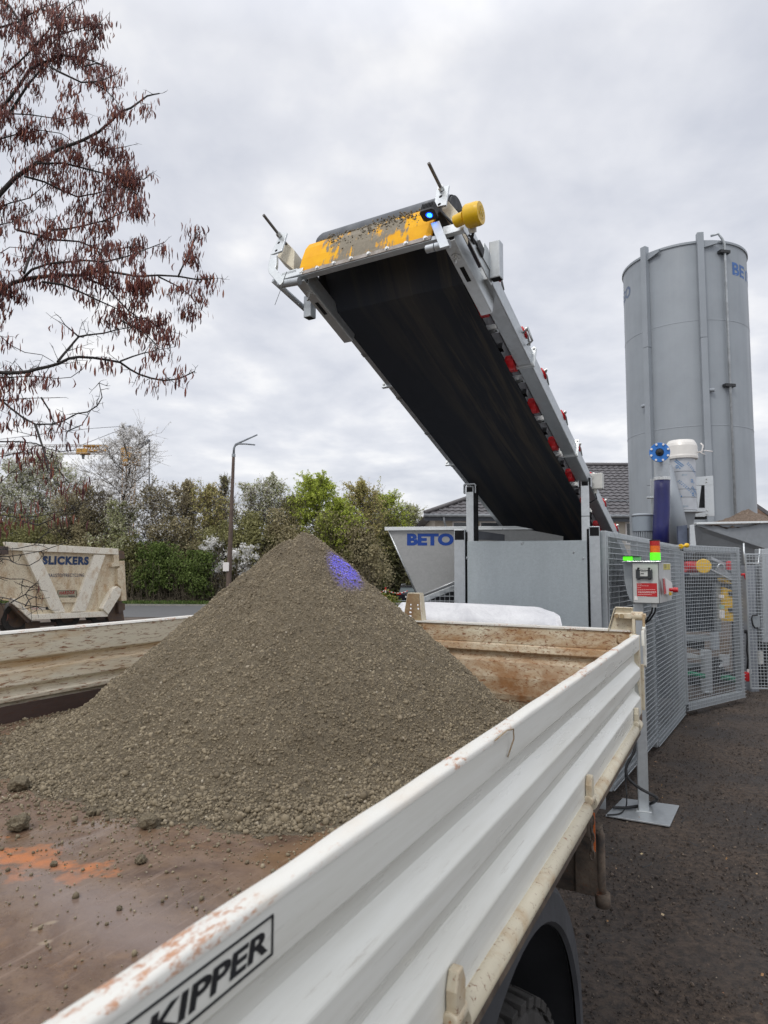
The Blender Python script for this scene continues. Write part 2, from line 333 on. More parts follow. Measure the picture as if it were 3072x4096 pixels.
# grass tufts of the verge
def quads(cent, ux, uy):            # arrays (n,3): centre, half-extent vectors -> verts, faces
    n = len(cent); vt = np.empty((n, 4, 3)); vt[:, 0] = cent-ux-uy; vt[:, 1] = cent+ux-uy; vt[:, 2] = cent+ux+uy; vt[:, 3] = cent-ux+uy
    return vt.reshape(-1, 3), np.arange(n*4).reshape(n, 4)
def rvec(n):
    a = RNG.normal(size=(n, 3)); return a/np.linalg.norm(a, axis=1)[:, None]
n = 16000; cx_ = RNG.uniform(-30, 1.5, n); cy_ = 44.0+RNG.random(n)**1.5*5; hh = RNG.uniform(0.05, 0.16, n)
cn = np.stack([cx_, cy_, gz(cy_)+0.1+hh*0.6], 1); ux = rvec(n)*0.02; ux[:, 2] *= 0.1; uy = np.stack([RNG.normal(0, .03, n), RNG.normal(0, .03, n), hh], 1)
m, t, b = newmat('grass_blades'); gi = N(t, 'ShaderNodeNewGeometry'); t.links.new(ramp(t, gi.outputs['Random Per Island'], [(0, (0.04, 0.075, 0.012)), (0.6, (0.085, 0.15, 0.022)), (1, (0.14, 0.15, 0.05))]), b.inputs['Base Color']); b.inputs['Roughness'].default_value = 0.7; M['blades'] = m
tag(npmesh('grass', *quads(cn, ux, uy), M['blades']), 'short spring grass along the foot of the hedge', 'grass', kind='stuff')

# ------------------------------------------------------------------ stones
ico = None
def ico_arrays():
    import bmesh
    bm = bmesh.new(); bmesh.ops.create_icosphere(bm, subdivisions=1, radius=1); vs = np.array([v.co[:] for v in bm.verts]); fs = np.array([[v.index for v in f.verts] for f in bm.faces]); bm.free(); return vs, fs
def stones(cent, rad, flat=0.7, jag=0.22):
    vs, fs = ico_arrays(); n = len(cent); q = RNG.normal(size=(n, 4)); q /= np.linalg.norm(q, axis=1)[:, None]
    w, x, y, z = q.T
    Rm = np.stack([1-2*(y*y+z*z), 2*(x*y-z*w), 2*(x*z+y*w), 2*(x*y+z*w), 1-2*(x*x+z*z), 2*(y*z-x*w), 2*(x*z-y*w), 2*(y*z+x*w), 1-2*(x*x+y*y)], 1).reshape(n, 3, 3)
    P = vs[None]*(1+RNG.uniform(-jag, jag, (n, len(vs), 1)))*np.stack([np.ones(n), RNG.uniform(flat, 1, n), RNG.uniform(flat*0.8, 0.95, n)], 1)[:, None, :]
    P = np.einsum('nij,nkj->nki', Rm, P)*rad[:, None, None]+cent[:, None, :]
    F = fs[None]+(np.arange(n)*len(vs))[:, None, None]; return P.reshape(-1, 3), F.reshape(-1, 3)
def island_mat(name, stops, rough=0.85, wet=None, damp=0.0):
    m, t, b = newmat(name); gi = N(t, 'ShaderNodeNewGeometry'); c = ramp(t, gi.outputs['Random Per Island'], stops)
    v = coords(t); c = mix(t, ramp(t, noise(t, v, 3.4, 5, .65, .4), [(0.40, g3(0.0)), (0.62, g3(damp))]), c, mix(t, 1.0, c, (.52, .49, .46), 'MULTIPLY')); c = mix(t, ramp(t, noise(t, v, 160, 3, .7), [(0.3, g3(0.0)), (0.7, g3(0.5))]), c, mix(t, 0.5, c, (0.02, 0.018, 0.016)))
    t.links.new(c, b.inputs['Base Color']); b.inputs['Roughness'].default_value = rough; return m
M['cinder'] = island_mat('cinder_stones', [(0, (0.026, 0.020, 0.0165)), (0.75, (0.070, 0.052, 0.041)), (0.955, (0.12, 0.09, 0.07)), (0.975, (0.20, 0.16, 0.12)), (1, (0.26, 0.21, 0.16))])
n = 46000; gy = 1.0+RNG.random(n)**1.25*9.5; gx = 0.10+gy*0.20+RNG.random(n)*(0.9+gy*0.46)
keep = (gx*0.884-gy*0.467 > -1.0); gx, gy = gx[keep], gy[keep]
rr = np.clip(RNG.lognormal(-5.55, 0.45, len(gx)), 0.0015, 0.014)
tag(npmesh('ground_gravel', *stones(np.stack([gx, gy, 0.004+rr*0.1], 1), rr, 0.5), M['cinder']), 'dark loose cinders and small stones strewn over the yard ground', 'gravel', kind='stuff')
m, t, b = newmat('dead_leaf'); gi = N(t, 'ShaderNodeNewGeometry'); t.links.new(ramp(t, gi.outputs['Random Per Island'], [(0, (0.20, 0.09, 0.04)), (0.6, (0.33, 0.19, 0.08)), (1, (0.36, 0.30, 0.18))]), b.inputs['Base Color']); M['leaf'] = m
n = 230; gy = 1.6+RNG.random(n)*7; gx = 0.9+RNG.random(n)*(0.8+gy*0.6); cn = np.stack([gx, gy, np.full(n, 0.025)], 1)
ux = rvec(n)*RNG.uniform(.004, .010, (n, 1)); ux[:, 2] *= 0.3; uy = np.cross(ux, [0, 0, 1])*RNG.uniform(0.4, 1, (n, 1)); uy[:, 2] += RNG.normal(0, .003, n)
tag(npmesh('leaf_litter', *quads(cn, ux, uy), M['leaf']), 'small brown dead leaves and chips on the dark ground', 'leaf litter', kind='stuff')
tw = MB()
for (x, y) in [(2790, 3385), (2725, 3290), (2680, 3420), (2570, 3470)]:
    p = atZ(x, y, 0.015); a = random.uniform(0, 6); q = p+V(math.cos(a)*.07, math.sin(a)*.07, .004); r_ = q+V(math.cos(a+.7)*.05, math.sin(a+.7)*.05, 0)
    tw.path([p, q, r_], [.003, .0025, .0015], 5)
tag(tw.build('fallen_twigs', M['dark']), 'thin dark twigs lying on the ground', 'twigs', kind='stuff')

# ------------------------------------------------------------------ tipper truck
TF = Fr((0, 0, 0), TU, TV, (0, 0, 1))       # (t along, s to the left, z)
creamA = (0.60, 0.54, 0.38); creamB = (0.47, 0.38, 0.22)
RZ = UA - math.pi/2                          # rotates object space so that x runs along the truck
M['side_in'] = rusty('scratched_cream_side', (0.80, 0.74, 0.59), 0.16, 5.5, (0.22, 1.3, 1.5), UA-math.pi/2, 0.5, (0.52, 0.31, 0.11), (0.32, 0.12, 0.035), 0.40, 0.85)
M['gate_in'] = rusty('rusty_cream_tailgate', (0.74, 0.69, 0.53), 0.28, 6.5, (1.1, 0.55, 1.2), UA-math.pi/2, 0.55, (0.36, 0.20, 0.085), (0.26, 0.09, 0.03), 0.80, 0.9)
def low_stain(m, z0, z1, col, amt):
    t = m.node_tree; b = t.nodes['Principled BSDF']; src = b.inputs['Base Color'].links[0].from_socket; v = coords(t)
    s = N(t, 'ShaderNodeSeparateXYZ'); t.links.new(v, s.inputs[0]); mr = N(t, 'ShaderNodeMapRange'); t.links.new(s.outputs[2], mr.inputs[0]); mr.inputs[1].default_value = z1; mr.inputs[2].default_value = z0
    ad = N(t, 'ShaderNodeMath', operation='MULTIPLY'); t.links.new(mr.outputs[0], ad.inputs[0]); t.links.new(ramp(t, noise(t, v, 9, 7, .7), [(0.35, g3(0.1)), (0.6, g3(amt))]), ad.inputs[1])
    t.links.new(mix(t, ad.outputs[0], src, mix(t, noise(t, v, 30, 5, .7), (col[0]*.6, col[1]*.55, col[2]*.5), (col[0]*1.3, col[1]*1.3, col[2]*1.3))), b.inputs['Base Color'])
low_stain(M['gate_in'], 1.30, 1.47, (0.30, 0.145, 0.055), 0.97); low_stain(M['side_in'], 1.20, 1.36, (0.15, 0.085, 0.05), 0.9)
M['cream'] = rusty('cream_paint_worn', (0.66, 0.60, 0.46), 0.30, 7.0, (1, 1, 1), 0, 0.42, (0.42, 0.27, 0.13), (0.24, 0.08, 0.03), 0.30, 0.2)
# rim of the near side: white with rust where the paint is knocked off
m, t, b = newmat('white_rim_chipped'); v = coords(t, (1, 1, 1), UA-math.pi/2)
nn = noise(t, coords(t, (.45, 1, 1), UA-math.pi/2), 115, 8, 0.8, 0.2); n2 = noise(t, coords(t, (1, 1, 1), UA-math.pi/2), 10, 4, 0.6)
sm = N(t, 'ShaderNodeMath', operation='MULTIPLY_ADD'); t.links.new(n2, sm.inputs[0]); sm.inputs[1].default_value = 0.60; t.links.new(nn, sm.inputs[2])
c = mix(t, ramp(t, sm.outputs[0], [(0.865, g3(0)), (0.95, g3(.9))]), (0.70, 0.69, 0.64), mix(t, noise(t, v, 120, 3), (0.34, 0.12, 0.045), (0.55, 0.28, 0.14)))
c = mix(t, ramp(t, noise(t, v, 9, 5, .7), [(0.50, g3(0)), (0.75, g3(0.4))]), c, (0.66, 0.55, 0.42))
t.links.new(c, b.inputs['Base Color']); b.inputs['Roughness'].default_value = 0.5; bump(t, b, nn, 0.2, 0.003); M['rim'] = m
# wet rusty bed plate
m, t, b = newmat('wet_rusty_bed'); v = coords(t)
n_a = noise(t, v, 3.2, 9, 0.68, 0.5); n_b = noise(t, v, 14, 6, 0.7)
c = ramp(t, n_a, [(0.34, (0.075, 0.045, 0.032)), (0.48, (0.175, 0.113, 0.070)), (0.56, (0.12, 0.072, 0.045)), (0.68, (0.235, 0.135, 0.062))])
c = mix(t, ramp(t, n_b, [(0.45, g3(0)), (0.75, g3(0.6))]), c, (0.20, 0.145, 0.115))
c = mix(t, ramp(t, noise(t, v, 130, 5, .8), [(0.52, g3(0)), (0.66, g3(0.55))]), c, (0.075, 0.045, 0.03))
c = mix(t, ramp(t, noise(t, coords(t, (.8, 9, 1), UA-math.pi/2), 5, 7, .75), [(0.56, g3(0)), (0.66, g3(0.45))]), c, (0.30, 0.22, 0.17))
def blob(cx, cy, rx, ry, ang=0.0, wob=0.6, sc=3.0):
    mp = N(t, 'ShaderNodeMapping', vector_type='TEXTURE'); mp.inputs['Location'].default_value = (cx-TF(1.4, 1.5, 0).x, cy-TF(1.4, 1.5, 0).y, 1.22); mp.inputs['Rotation'].default_value = (0, 0, ang); mp.inputs['Scale'].default_value = (rx, ry, 1)
    t.links.new(v, mp.inputs[0]); ln = N(t, 'ShaderNodeVectorMath', operation='LENGTH'); t.links.new(mp.outputs[0], ln.inputs[0])
    ad = N(t, 'ShaderNodeMath', operation='MULTIPLY_ADD'); t.links.new(noise(t, v, sc, 6, .65), ad.inputs[0]); ad.inputs[1].default_value = wob*2; t.links.new(ln.outputs['Value'], ad.inputs[2]); hf_ = N(t, 'ShaderNodeMath', operation='MULTIPLY'); hf_.inputs[1].default_value = 0.5; t.links.new(ad.outputs[0], hf_.inputs[0]); return hf_.outputs[0]
c = mix(t, ramp(t, blob(-0.76, 1.47, 0.40, 0.12, -0.42, 1.5, 11.0), [(0.74, g3(0.85)), (0.90, g3(.4)), (1.0, g3(0))]), c, (0.50, 0.165, 0.045))
c = mix(t, ramp(t, blob(-0.46, 1.22, 0.5, 0.09, -0.6), [(0.4, g3(0.5)), (0.8, g3(0))]), c, (0.24, 0.19, 0.17))
c = mix(t, ramp(t, blob(0.02, 1.55, 0.35, 0.12, 0.3), [(0.4, g3(0.7)), (0.85, g3(0))]), c, (0.22, 0.12, 0.05))
for (sx, sy) in ((205, 3690), (180, 3770), (150, 3715)):
    pt = atZ(sx, sy, 1.22); c = mix(t, ramp(t, blob(pt.x, pt.y, 0.012, 0.007, 0.5, 0.4, 30), [(0.42, g3(0.7)), (0.8, g3(0))]), c, (0.33, 0.26, 0.18))
t.links.new(c, b.inputs['Base Color'])
wet = ramp(t, noise(t, v, 2.6, 9, 0.62, 0.5), [(0.44, g3(0.10)), (0.50, g3(0.36)), (0.57, g3(0.70))])
t.links.new(wet, b.inputs['Roughness']); bump(t, b, noise(t, v, 60, 6, .8), 0.18, 0.003); b.inputs['Specular IOR Level'].default_value = 0.5
M['bed'] = m
M['mudsteel'] = rusty('muddy_steel', (0.045, 0.038, 0.033), 0.45, 14, dirt=(0.17, 0.13, 0.095), rust=(0.12, 0.05, 0.03), dirtamt=0.75, rough=0.7)
M['fender'] = simple('dull_black_plastic', (0.045, 0.048, 0.054), 0.62, 0, 0.25, 7, 0.1)
FL = 1.22
truck = thing('tipper_truck', TF(1.4, 1.5, 0), 'white tipper truck whose rusty open bed holds the grey concrete heap', 'truck')
# near side board: corrugated outer profile swept along the truck
prof = [(1.569, .353), (1.519, .353), (1.508, .362), (1.498, .384), (1.480, .386), (1.441, .353), (1.399, .353), (1.390, .361), (1.380, .384), (1.360, .386), (1.322, .353), (1.262, .353), (1.245, .358), (1.245, .378), (1.569, .378)]
def sweep(prof, t0, t1, mb, n=1):
    P0 = [TF(t0, s, z) for z, s in prof]; mb.prism(P0, TU*(t1-t0))
a = MB(); sweep(prof, -0.6, 2.93, a)
side = a.build('side_board', M['white_paint'], truck, bevel=.003); side['label'] = 'near side board, white outside with three long ribs'
# end post of the board and flat end plates
a = MB(TF); a.box((2.93, .356, 1.25), (2.985, .389, 1.572)); a.box((2.985, .345, 1.262), (3.0, .39, 1.45)); a.build('end_post', M['cream'], side, bevel=.003)
# cream rim along the top, with dents
ts = np.linspace(-0.6, 2.93, 260); rv = []; 
for tt in ts:
    dzz = 0.0016*(mnoise.noise((tt*9, 0, 0))) ; ds = 0.002*mnoise.noise((tt*7, 5, 0))
    rv.append([TF(tt, .3522, 1.567), TF(tt, .3522, 1.5735+dzz), TF(tt, .3555, 1.5765+dzz), TF(tt, .3755+ds, 1.5765+dzz), TF(tt, .3790+ds, 1.573+dzz), TF(tt, .3790, 1.50)])
a = MB(); K = 6
a.v = [p for r in rv for p in r]
for i in range(len(ts)-1):
    for k in range(K-1): a.f.append((i*K+k, i*K+k+1, (i+1)*K+k+1, (i+1)*K+k)); a.sm.append(True)
a.build('rim', M['rim'], side)
a = MB(TF)
for (t0, t1) in ((-0.6, 0.835), (0.885, 1.755), (1.815, 2.69), (2.735, 2.80)):
    a.path([(t0, .350, 1.243), (t1, .350, 1.243)], 0.019, 16, raw=False)
    a.box((t0, .352, 1.225), (t1, .3545, 1.262))
a.build('hinge_tube', M['cream'], truck)
for tt in (0.86, 1.785, 2.715):
    a = MB(TF); pts = [(tt-.016, 1.258), (tt-.018, 1.300), (tt-.008, 1.322), (tt+.008, 1.322), (tt+.018, 1.300), (tt+.016, 1.258)]
    a.prism([TF(p, .352, z) for p, z in pts], TV*-0.016)
    a.path([(tt-.022, .346, 1.262), (tt+.022, .346, 1.262)], 0.013, 10, raw=False)
    a.build('hinge_lug', M['cream'], side, bevel=.003)
# KIPPER decal
def deco(fr, w, h, th, e=.0006):
    a = MB(fr); a.box((0, 0, 0), (w, th, e)); a.box((0, h-th, 0), (w, h, e)); a.box((w-th, th, 0), (w, h-th, e)); return a
DF = Fr(TF(0.335, .353, 1.533), TU, (0, 0, 1), -TV)
a = text_mb('KIPPER', DF, w=0.128, h=0.0185, bold=0.03, ext=0.0008, shear=0.12); 
kd = a.build('lettering', M['black'], side)
DF2 = Fr(TF(0.10, .3528, 1.5265), TU, (0, 0, 1), -TV); deco(DF2, 0.370, 0.0325, 0.0016, .0011).build('lettering_frame', M['black'], side)
# bed plate
a = MB(TF); a.box((-0.6, .3785, FL-.05), (3.17, 2.62, FL)); a.build('bed_floor', M['bed'], truck)
a = MB(TF); a.box((-0.6, .42, FL-.15), (3.05, .50, FL-.052)); a.box((-0.6, 2.5, FL-.15), (3.05, 2.58, FL-.052))
for tt in np.arange(-.4, 3.0, .5): a.box((tt, .50, FL-.13), (tt+.06, 2.5, FL-.053))
a.box((-1.2, .95, .62), (2.7, 1.03, FL-.155)); a.box((-1.2, 1.95, .62), (2.7, 2.03, FL-.155)); a.build('chassis', M['mudsteel'], truck)
# far side board, inner face
pr = [(1.572, 2.612), (1.468, 2.612), (1.452, 2.640), (1.436, 2.640), (1.418, 2.612), (1.362, 2.604), (1.345, 2.625), (1.330, 2.625), (1.318, 2.600), (1.300, 2.600), (1.298, 2.614), (1.222, 2.617), (1.222, 2.66), (1.572, 2.66)]
a = MB(); sweep(pr, -0.6, 3.10, a); fs_ = a.build('side_board', M['side_in'], truck, bevel=.004); fs_['label'] = 'far side board, cream inside with long scratches'
a = MB(); sweep([(1.574, 2.606), (1.582, 2.612), (1.582, 2.664), (1.574, 2.668)], -0.6, 3.10, a); a.build('rim', M['rim'], fs_)
a = MB(TF); a.box((-0.6, 2.592, 1.2212), (3.08, 2.5985, 1.288)); a.build('floor_strip', rusty('brown_floor_strip', (0.085, 0.055, 0.048), 0.2, 6, (.3, 1.5, 1.5), UA-math.pi/2, .6, (0.05, 0.03, 0.025), (.12, .05, .03), .5, .4), fs_)
# tailgate, inner face profile swept across
pg = [(1.572, 3.100), (1.492, 3.100), (1.488, 3.103), (1.484, 3.098), (1.452, 3.094), (1.444, 3.118), (1.418, 3.120), (1.402, 3.104), (1.33, 3.095), (1.25, 3.100), (1.2205, 3.112), (1.2205, 3.16), (1.572, 3.16)]
a = MB(); a.prism([TF(tt, .405, z) for z, tt in pg], TV*2.21); gate = a.build('tailgate', M['gate_in'], truck, bevel=.004)
a = MB(TF); a.box((3.092, .41, 1.5725), (3.165, 2.61, 1.580)); a.build('rim', M['rim'], gate)
# perforated upright on the tailgate
def cut(o, cutter):
    c_o = cutter.build('cutter', M['dark']); md = o.modifiers.new('b', 'BOOLEAN'); md.object = c_o; md.solver = 'EXACT'; md.operation = 'DIFFERENCE'
    dg = bpy.context.evaluated_depsgraph_get(); dg.update(); me = bpy.data.meshes.new_from_object(o.evaluated_get(dg))
    loc = Vector(ORG[o.name]) if o.parent else Vector((0, 0, 0)); o.modifiers.clear(); old = o.data; o.data = me; bpy.data.objects.remove(c_o); return o
M['upright'] = rusty('rusty_tan_upright', (0.36, 0.28, 0.16), 0.25, 12, dirt=(0.21, 0.12, 0.06), dirtamt=0.6, rough=0.6)
a = MB(); P_ = [TF(3.10, 1.532, 1.535), TF(3.10, 1.415, 1.535), TF(3.10, 1.420, 1.56), TF(3.10, 1.436, 1.715), TF(3.10, 1.500, 1.715), TF(3.10, 1.528, 1.56)]
a.prism(P_, TU*0.006); up = a.build('gate_upright', M['upright'], gate)
ct = MB()
def slot(sc, zc, w, h=.009):
    pts = []
    for k in range(14):
        an = 2*math.pi*k/14; sg = 1 if math.cos(an) > 0 else -1
        pts.append(TF(3.09, sc+(w/2-h/2)*sg+math.cos(an)*h/2, zc+math.sin(an)*h/2))
    ct.prism(pts, TU*0.03)
for (x, y, w) in ((685, 818, .011), (680, 945, .014), (665, 1070, .019), (655, 1195, .023), (915, 830, .011), (930, 955, .014)):
    p = hit(1560+x*.1206, 2320+y*.1206, TF(3.10, 0, 0), TU); slot(p.dot(TV), p.z, w*0.9)
p = hit(1560+657*.1206, 2320+1305*.1206, TF(3.10, 0, 0), TU); slot(p.dot(TV), p.z, .023, .008)
for o_ in (up,):
    cb = ct; cb.v = [q-Vector(ORG[truck.name])+Vector((0, 0, 0)) for q in cb.v]
    up_loc = up.location.copy(); up.parent = None; cut(up, cb); up.parent = gate
a = MB(); a.prism([TF(3.1055, 1.415, 1.50), TF(3.1055, 1.419, 1.56), TF(3.1055, 1.435, 1.715), TF(3.15, 1.435, 1.715), TF(3.16, 1.415, 1.50)], TV*-0.004)
a.prism([TF(3.1055, 1.532, 1.50), TF(3.1055, 1.528, 1.56), TF(3.1055, 1.501, 1.715), TF(3.15, 1.501, 1.715), TF(3.16, 1.532, 1.50)], TV*0.004)
a.prism([TF(3.1065, 1.434, 1.7155), TF(3.1065, 1.502, 1.7155), TF(3.15, 1.502, 1.7155), TF(3.15, 1.434, 1.7155)], V(0, 0, .004)); a.build('upright_flange', M['cream'], gate, bevel=.001)
for sx in (1.425, 1.522):
    a = MB(TF); a.box((3.080, sx-.010, 1.500), (3.099, sx+.010, 1.560)); a.path([(3.088, sx, 1.500), (3.088, sx, 1.485)], .010, 8, raw=False)
    a.build('upright_foot', M['upright'], gate, bevel=.004)
# upper hinge corner at the near side
a = MB(); a.prism([TF(3.10, .498, 1.575), TF(3.10, .398, 1.575), TF(3.10, .396, 1.674), TF(3.10, .468, 1.676)], TU*0.006)
a.prism([TF(3.086, .470, 1.676), TF(3.086, .394, 1.675), TF(3.106, .394, 1.675), TF(3.106, .470, 1.676)], V(0, 0, .005))
a.prism([TF(3.084, .500, 1.575), TF(3.084, .470, 1.675), TF(3.106, .470, 1.675), TF(3.106, .500, 1.575)], TV*.004)
hb = a.build('hinge_bracket', M['cream'], gate, bevel=.002)
a = MB(TF); a.box((3.062, .39, 1.632), (3.098, .470, 1.656)); a.path([(3.075, .40, 1.645), (3.075, .352, 1.645)], .019, 14, raw=False); a.path([(3.075, .352, 1.645), (3.075, .340, 1.645)], .012, 10, raw=False)
a.box((3.060, .384, 1.568), (3.085, .397, 1.662)); a.build('hinge_pin', M['cream'], gate, bevel=.003)
a = MB(TF)
for sx in (.460, .438): a.tube((3.064, sx, 1.644), (3.052, sx, 1.644), .0095, n=12)
a.build('hinge_bolt', M['upright'], gate)
a = MB(); pts = [(3.02, 1.600), (3.055, 1.612), (3.066, 1.600), (3.066, 1.448), (3.045, 1.430), (3.035, 1.440), (3.035, 1.585), (3.02, 1.590)]
a.prism([TF(p, .352, z) for p, z in pts], TV*-0.012); a.build('latch_hook', M['white_paint'], truck, bevel=.002)
a = MB(TF); a.box((2.990, .340, 1.525), (3.012, .352, 1.590)); a.build('latch_plate', M['white_paint'], truck, bevel=.002)
a = MB(TF); a.path([(3.03, .345, 1.655), (3.035, .346, 1.60), (3.02, .349, 1.585)], .006, 8, raw=False); a.build('latch_link', M['upright'], truck)
a = MB(TF); a.path([(3.07, .460, 1.555), (3.05, .458, 1.548), (3.045, .457, 1.53), (3.06, .456, 1.525)], .004, 8, raw=False); a.build('gate_eye', M['upright'], gate)
# corner post behind the near side board
a = MB(TF); a.box((3.0, .375, 1.20), (3.05, .402, 1.57)); a.build('corner_post', M['cream'], truck, bevel=.003)
# lower edge: cream skirt and dark hangers
a = MB(TF); a.box((-0.6, .36, 1.17), (2.95, .40, 1.224)); a.build('sub_frame', M['mudsteel'], truck)
# mud guard: arch lip, side band and top sheet
fc, fz = 1.35, 0.60; a = MB(TF); aa = np.radians(np.linspace(-12, 192, 40)); 
def arc(r, s, sx=1.0): return [(fc+r*math.cos(q)*sx, s, fz+r*math.sin(q)) for q in aa]
L = [arc(.492, .400), arc(.500, .390), arc(.560, .398), arc(.580, .412), arc(.580, .78), arc(.570, .78), arc(.570, .418), arc(.492, .406)]
for A_, B_ in zip(L[:-1], L[1:]):
    n_ = len(aa); a.add(A_+B_, [(i, i+1, n_+i+1, n_+i) for i in range(n_-1)], True)
a.build('mudguard', M['fender'], truck)
# wheel
def wheel(parent, C, ax, R, W, mt, mr, n=48):
    a = MB(); prf = [(-W/2, R*.60), (-W/2*1.02, R*.80), (-W/2*.92, R*.93), (-W/2*.80, R*.985), (-W*.30, R), (W*.30, R), (W/2*.80, R*.985), (W/2*.92, R*.93), (W/2*1.02, R*.80), (W/2, R*.60)]
    a.lathe(C, ax, prf, 56); ty = a.build('wheel', mt, parent)
    g = MB(); b1 = ax.orthogonal().normalized(); b2 = ax.cross(b1)
    for k in range(44):
        q = 2*math.pi*k/44; rd = b1*math.cos(q)+b2*math.sin(q); tg = ax.cross(rd)
        for (w0, w1) in ((-.49, -.22), (-.19, -.02), (.02, .19), (.22, .49)):
            cc = C+rd*(R+.004)+ax*W*(w0+w1)/2; hw = W*(w1-w0)/2*.92; dr = .006 if abs(w0) < .4 and abs(w1) < .4 else -.006
            g.hexa([cc+ax*x*hw+tg*y*.020+rd*(z-abs(dr)*(1 if (x*(w0+w1) > 0 and abs(w0+w1) > .4) else 0)*1.5) for z in (-.016, .004) for x, y in ((-1, -1), (1, -1), (1, 1), (-1, 1))])
    g.build('tread', mt, ty, bevel=.002)
    r = MB(); r.lathe(C, ax, [(-W/2*.98, R*.60), (-W/2*.98, R*.56), (-W*.30, R*.52), (-W*.22, R*.30), (-W*.34, R*.26), (-W*.36, R*.10), (-W*.36, .001)], 40); r.build('rim', mr, ty)
M['tyre'] = simple('dusty_tyre', (0.035, 0.033, 0.031), 0.8, 0, 0.4, 18, 0.2); M['rimsteel'] = simple('grey_rim', (0.22, 0.20, 0.18), 0.7, 0.1, 0.3, 12)
wheel(truck, TF(1.35, .545, .465), TV, .465, .235, M['tyre'], M['rimsteel'])
# rear under-run box, chain and dirt on it
a = MB(TF); a.box((2.0, .362, .925), (2.06, 1.15, 1.10)); a.box((1.985, .362, 1.1005), (2.06, 1.0, 1.108)); a.box((1.990, .362, .93), (1.9995, .43, 1.098)); a.box((1.994, .56, .93), (1.9995, .60, 1.098)); ub = a.build('rear_bumper', M['mudsteel'], truck, bevel=.004)
a = MB(TF); a.path([(2.0, .362, 1.112), (2.0, .360, 1.10), (2.0, .360, .97), (2.0, .357, .93)], [.008, .013, .013, .012], 12, raw=False); a.path([(2.0, .357, .94), (2.0, .355, .905)], .021, 12, raw=False); a.build('bumper_tube', M['mudsteel'], ub)
a = MB(TF); a.box((1.82, .352, 1.15), (1.86, .37, 1.235)); a.build('hanger', M['mudsteel'], truck, bevel=.005)
a = MB(TF); a.box((1.868, .349, 1.10), (1.872, .354, 1.20)); M['orange'] = simple('orange_strap', (0.55, 0.13, 0.03), .6); a.build('strap', M['orange'], truck)
c_ = MB(TF)
for k in range(5):
    z0 = 1.195-k*.022; pts = [(1.83+(.006*math.cos(q) if k % 2 else 0), .350+(0 if k % 2 else .006*math.cos(q)), z0+.014*math.sin(q)) for q in np.linspace(0, 2*math.pi, 11)]
    c_.path(pts, .0024, 6, raw=False)
c_.build('chain', M['mudsteel'], truck)
a = MB(); a.prism([TF(-.6, s_, z_) for s_, z_ in ((.40, 1.2), (2.66, 1.2), (2.66, 1.9), (.40, 1.9))], TU*-.05); a.build('front_board', M['cream'], truck, bevel=.004)
# bent wire caught on the rim
a = MB(TF); a.path([(1.05, .350, 1.572), (1.10, .346, 1.578), (1.13, .344, 1.574), (1.135, .345, 1.556), (1.115, .350, 1.530)], .0012, 6, raw=False); a.build('bent_wire', M['upright'], truck)

# ------------------------------------------------------------------ concrete heap
PT, PS, PH, PR = 2.27, 1.585, 0.835, 0.955
def heap_h(T, S):
    dxx, dyy = T-PT, S-PS; r = np.sqrt(dxx**2+dyy**2); th = np.arctan2(dyy, dxx)
    R = PR*(1+0.04*np.sin(th*2+.6)+0.025*np.sin(th*5+2)); q = r/R
    h = np.where(q < .80, PH*(1-q), PH*.2*np.exp(-(q-.80)/.15)*1.0-.012*np.clip(q-.8, 0, 1))     # straight slope at the angle of repose, flattening towards the foot
    h = h-0.035*np.exp(-(r/0.075)**2)              # rounded peak
    h = h+.018*(fbm(T*2.4+3, S*2.4, 31, 2)-.5)*np.clip(q-.7, 0, .5)*2
    h = h+0.026*(fbm(th*7.0, r*1.6, 21, 3)-.5)*np.clip(r/.35, 0, 1)*np.clip(h/.1, 0, 1)+0.040*(fbm(T*3.1, S*3.1, 1, 3)-.5)*np.clip(h/0.08, 0, 1)+0.019*(fbm(T*24, S*24, 3, 4, .62)-.5)*np.clip(h/0.03, 0, 1)*2
    return h-0.014
T1, S1 = np.linspace(0.75, 3.098, 520), np.linspace(.404, 2.608, 490); TT, SS = np.meshgrid(T1, S1); HH = heap_h(TT, SS)
Hf = np.maximum(HH, -0.004)
vt = TT[..., None]*np.array(TU)+SS[..., None]*np.array(TV); vt[..., 2] = FL+Hf; vt = vt.reshape(-1, 3)
i, j = np.meshgrid(np.arange(len(T1)-1), np.arange(len(S1)-1)); a0 = (j*len(T1)+i).ravel(); fc4 = np.stack([a0, a0+1, a0+1+len(T1), a0+len(T1)], 1)
kf = Hf.ravel()[fc4].max(1) > 0.0005; fc4 = fc4[kf]
m, t, b = newmat('moist_concrete'); v = coords(t); nf = noise(t, v, 95, 6, 0.8); nb = noise(t, v, 5, 5, .6)
c = ramp(t, nf, [(0.34, (0.055, 0.044, 0.029)), (0.52, (0.195, 0.158, 0.103)), (0.72, (0.28, 0.232, 0.156))])
c = mix(t, ramp(t, nb, [(0.35, g3(0)), (0.7, g3(0.28))]), c, (0.125, 0.105, 0.072)); t.links.new(c, b.inputs['Base Color']); b.inputs['Roughness'].default_value = 0.85; bump(t, b, nf, 1.0, 0.012); M['concrete'] = m
heap = thing('concrete_heap', TF(PT, PS, FL), 'steep grey-brown heap of earth-moist concrete in the truck bed', 'heap')
npmesh('heap_body', vt, fc4, M['concrete'], heap, smooth=True)
M['pebble'] = island_mat('concrete_pebbles', [(0, (0.170, 0.137, 0.089)), (0.55, (0.272, 0.225, 0.149)), (0.93, (0.335, 0.28, 0.19)), (0.975, (0.36, 0.30, 0.21)), (1, (0.48, 0.43, 0.34))], damp=.45)
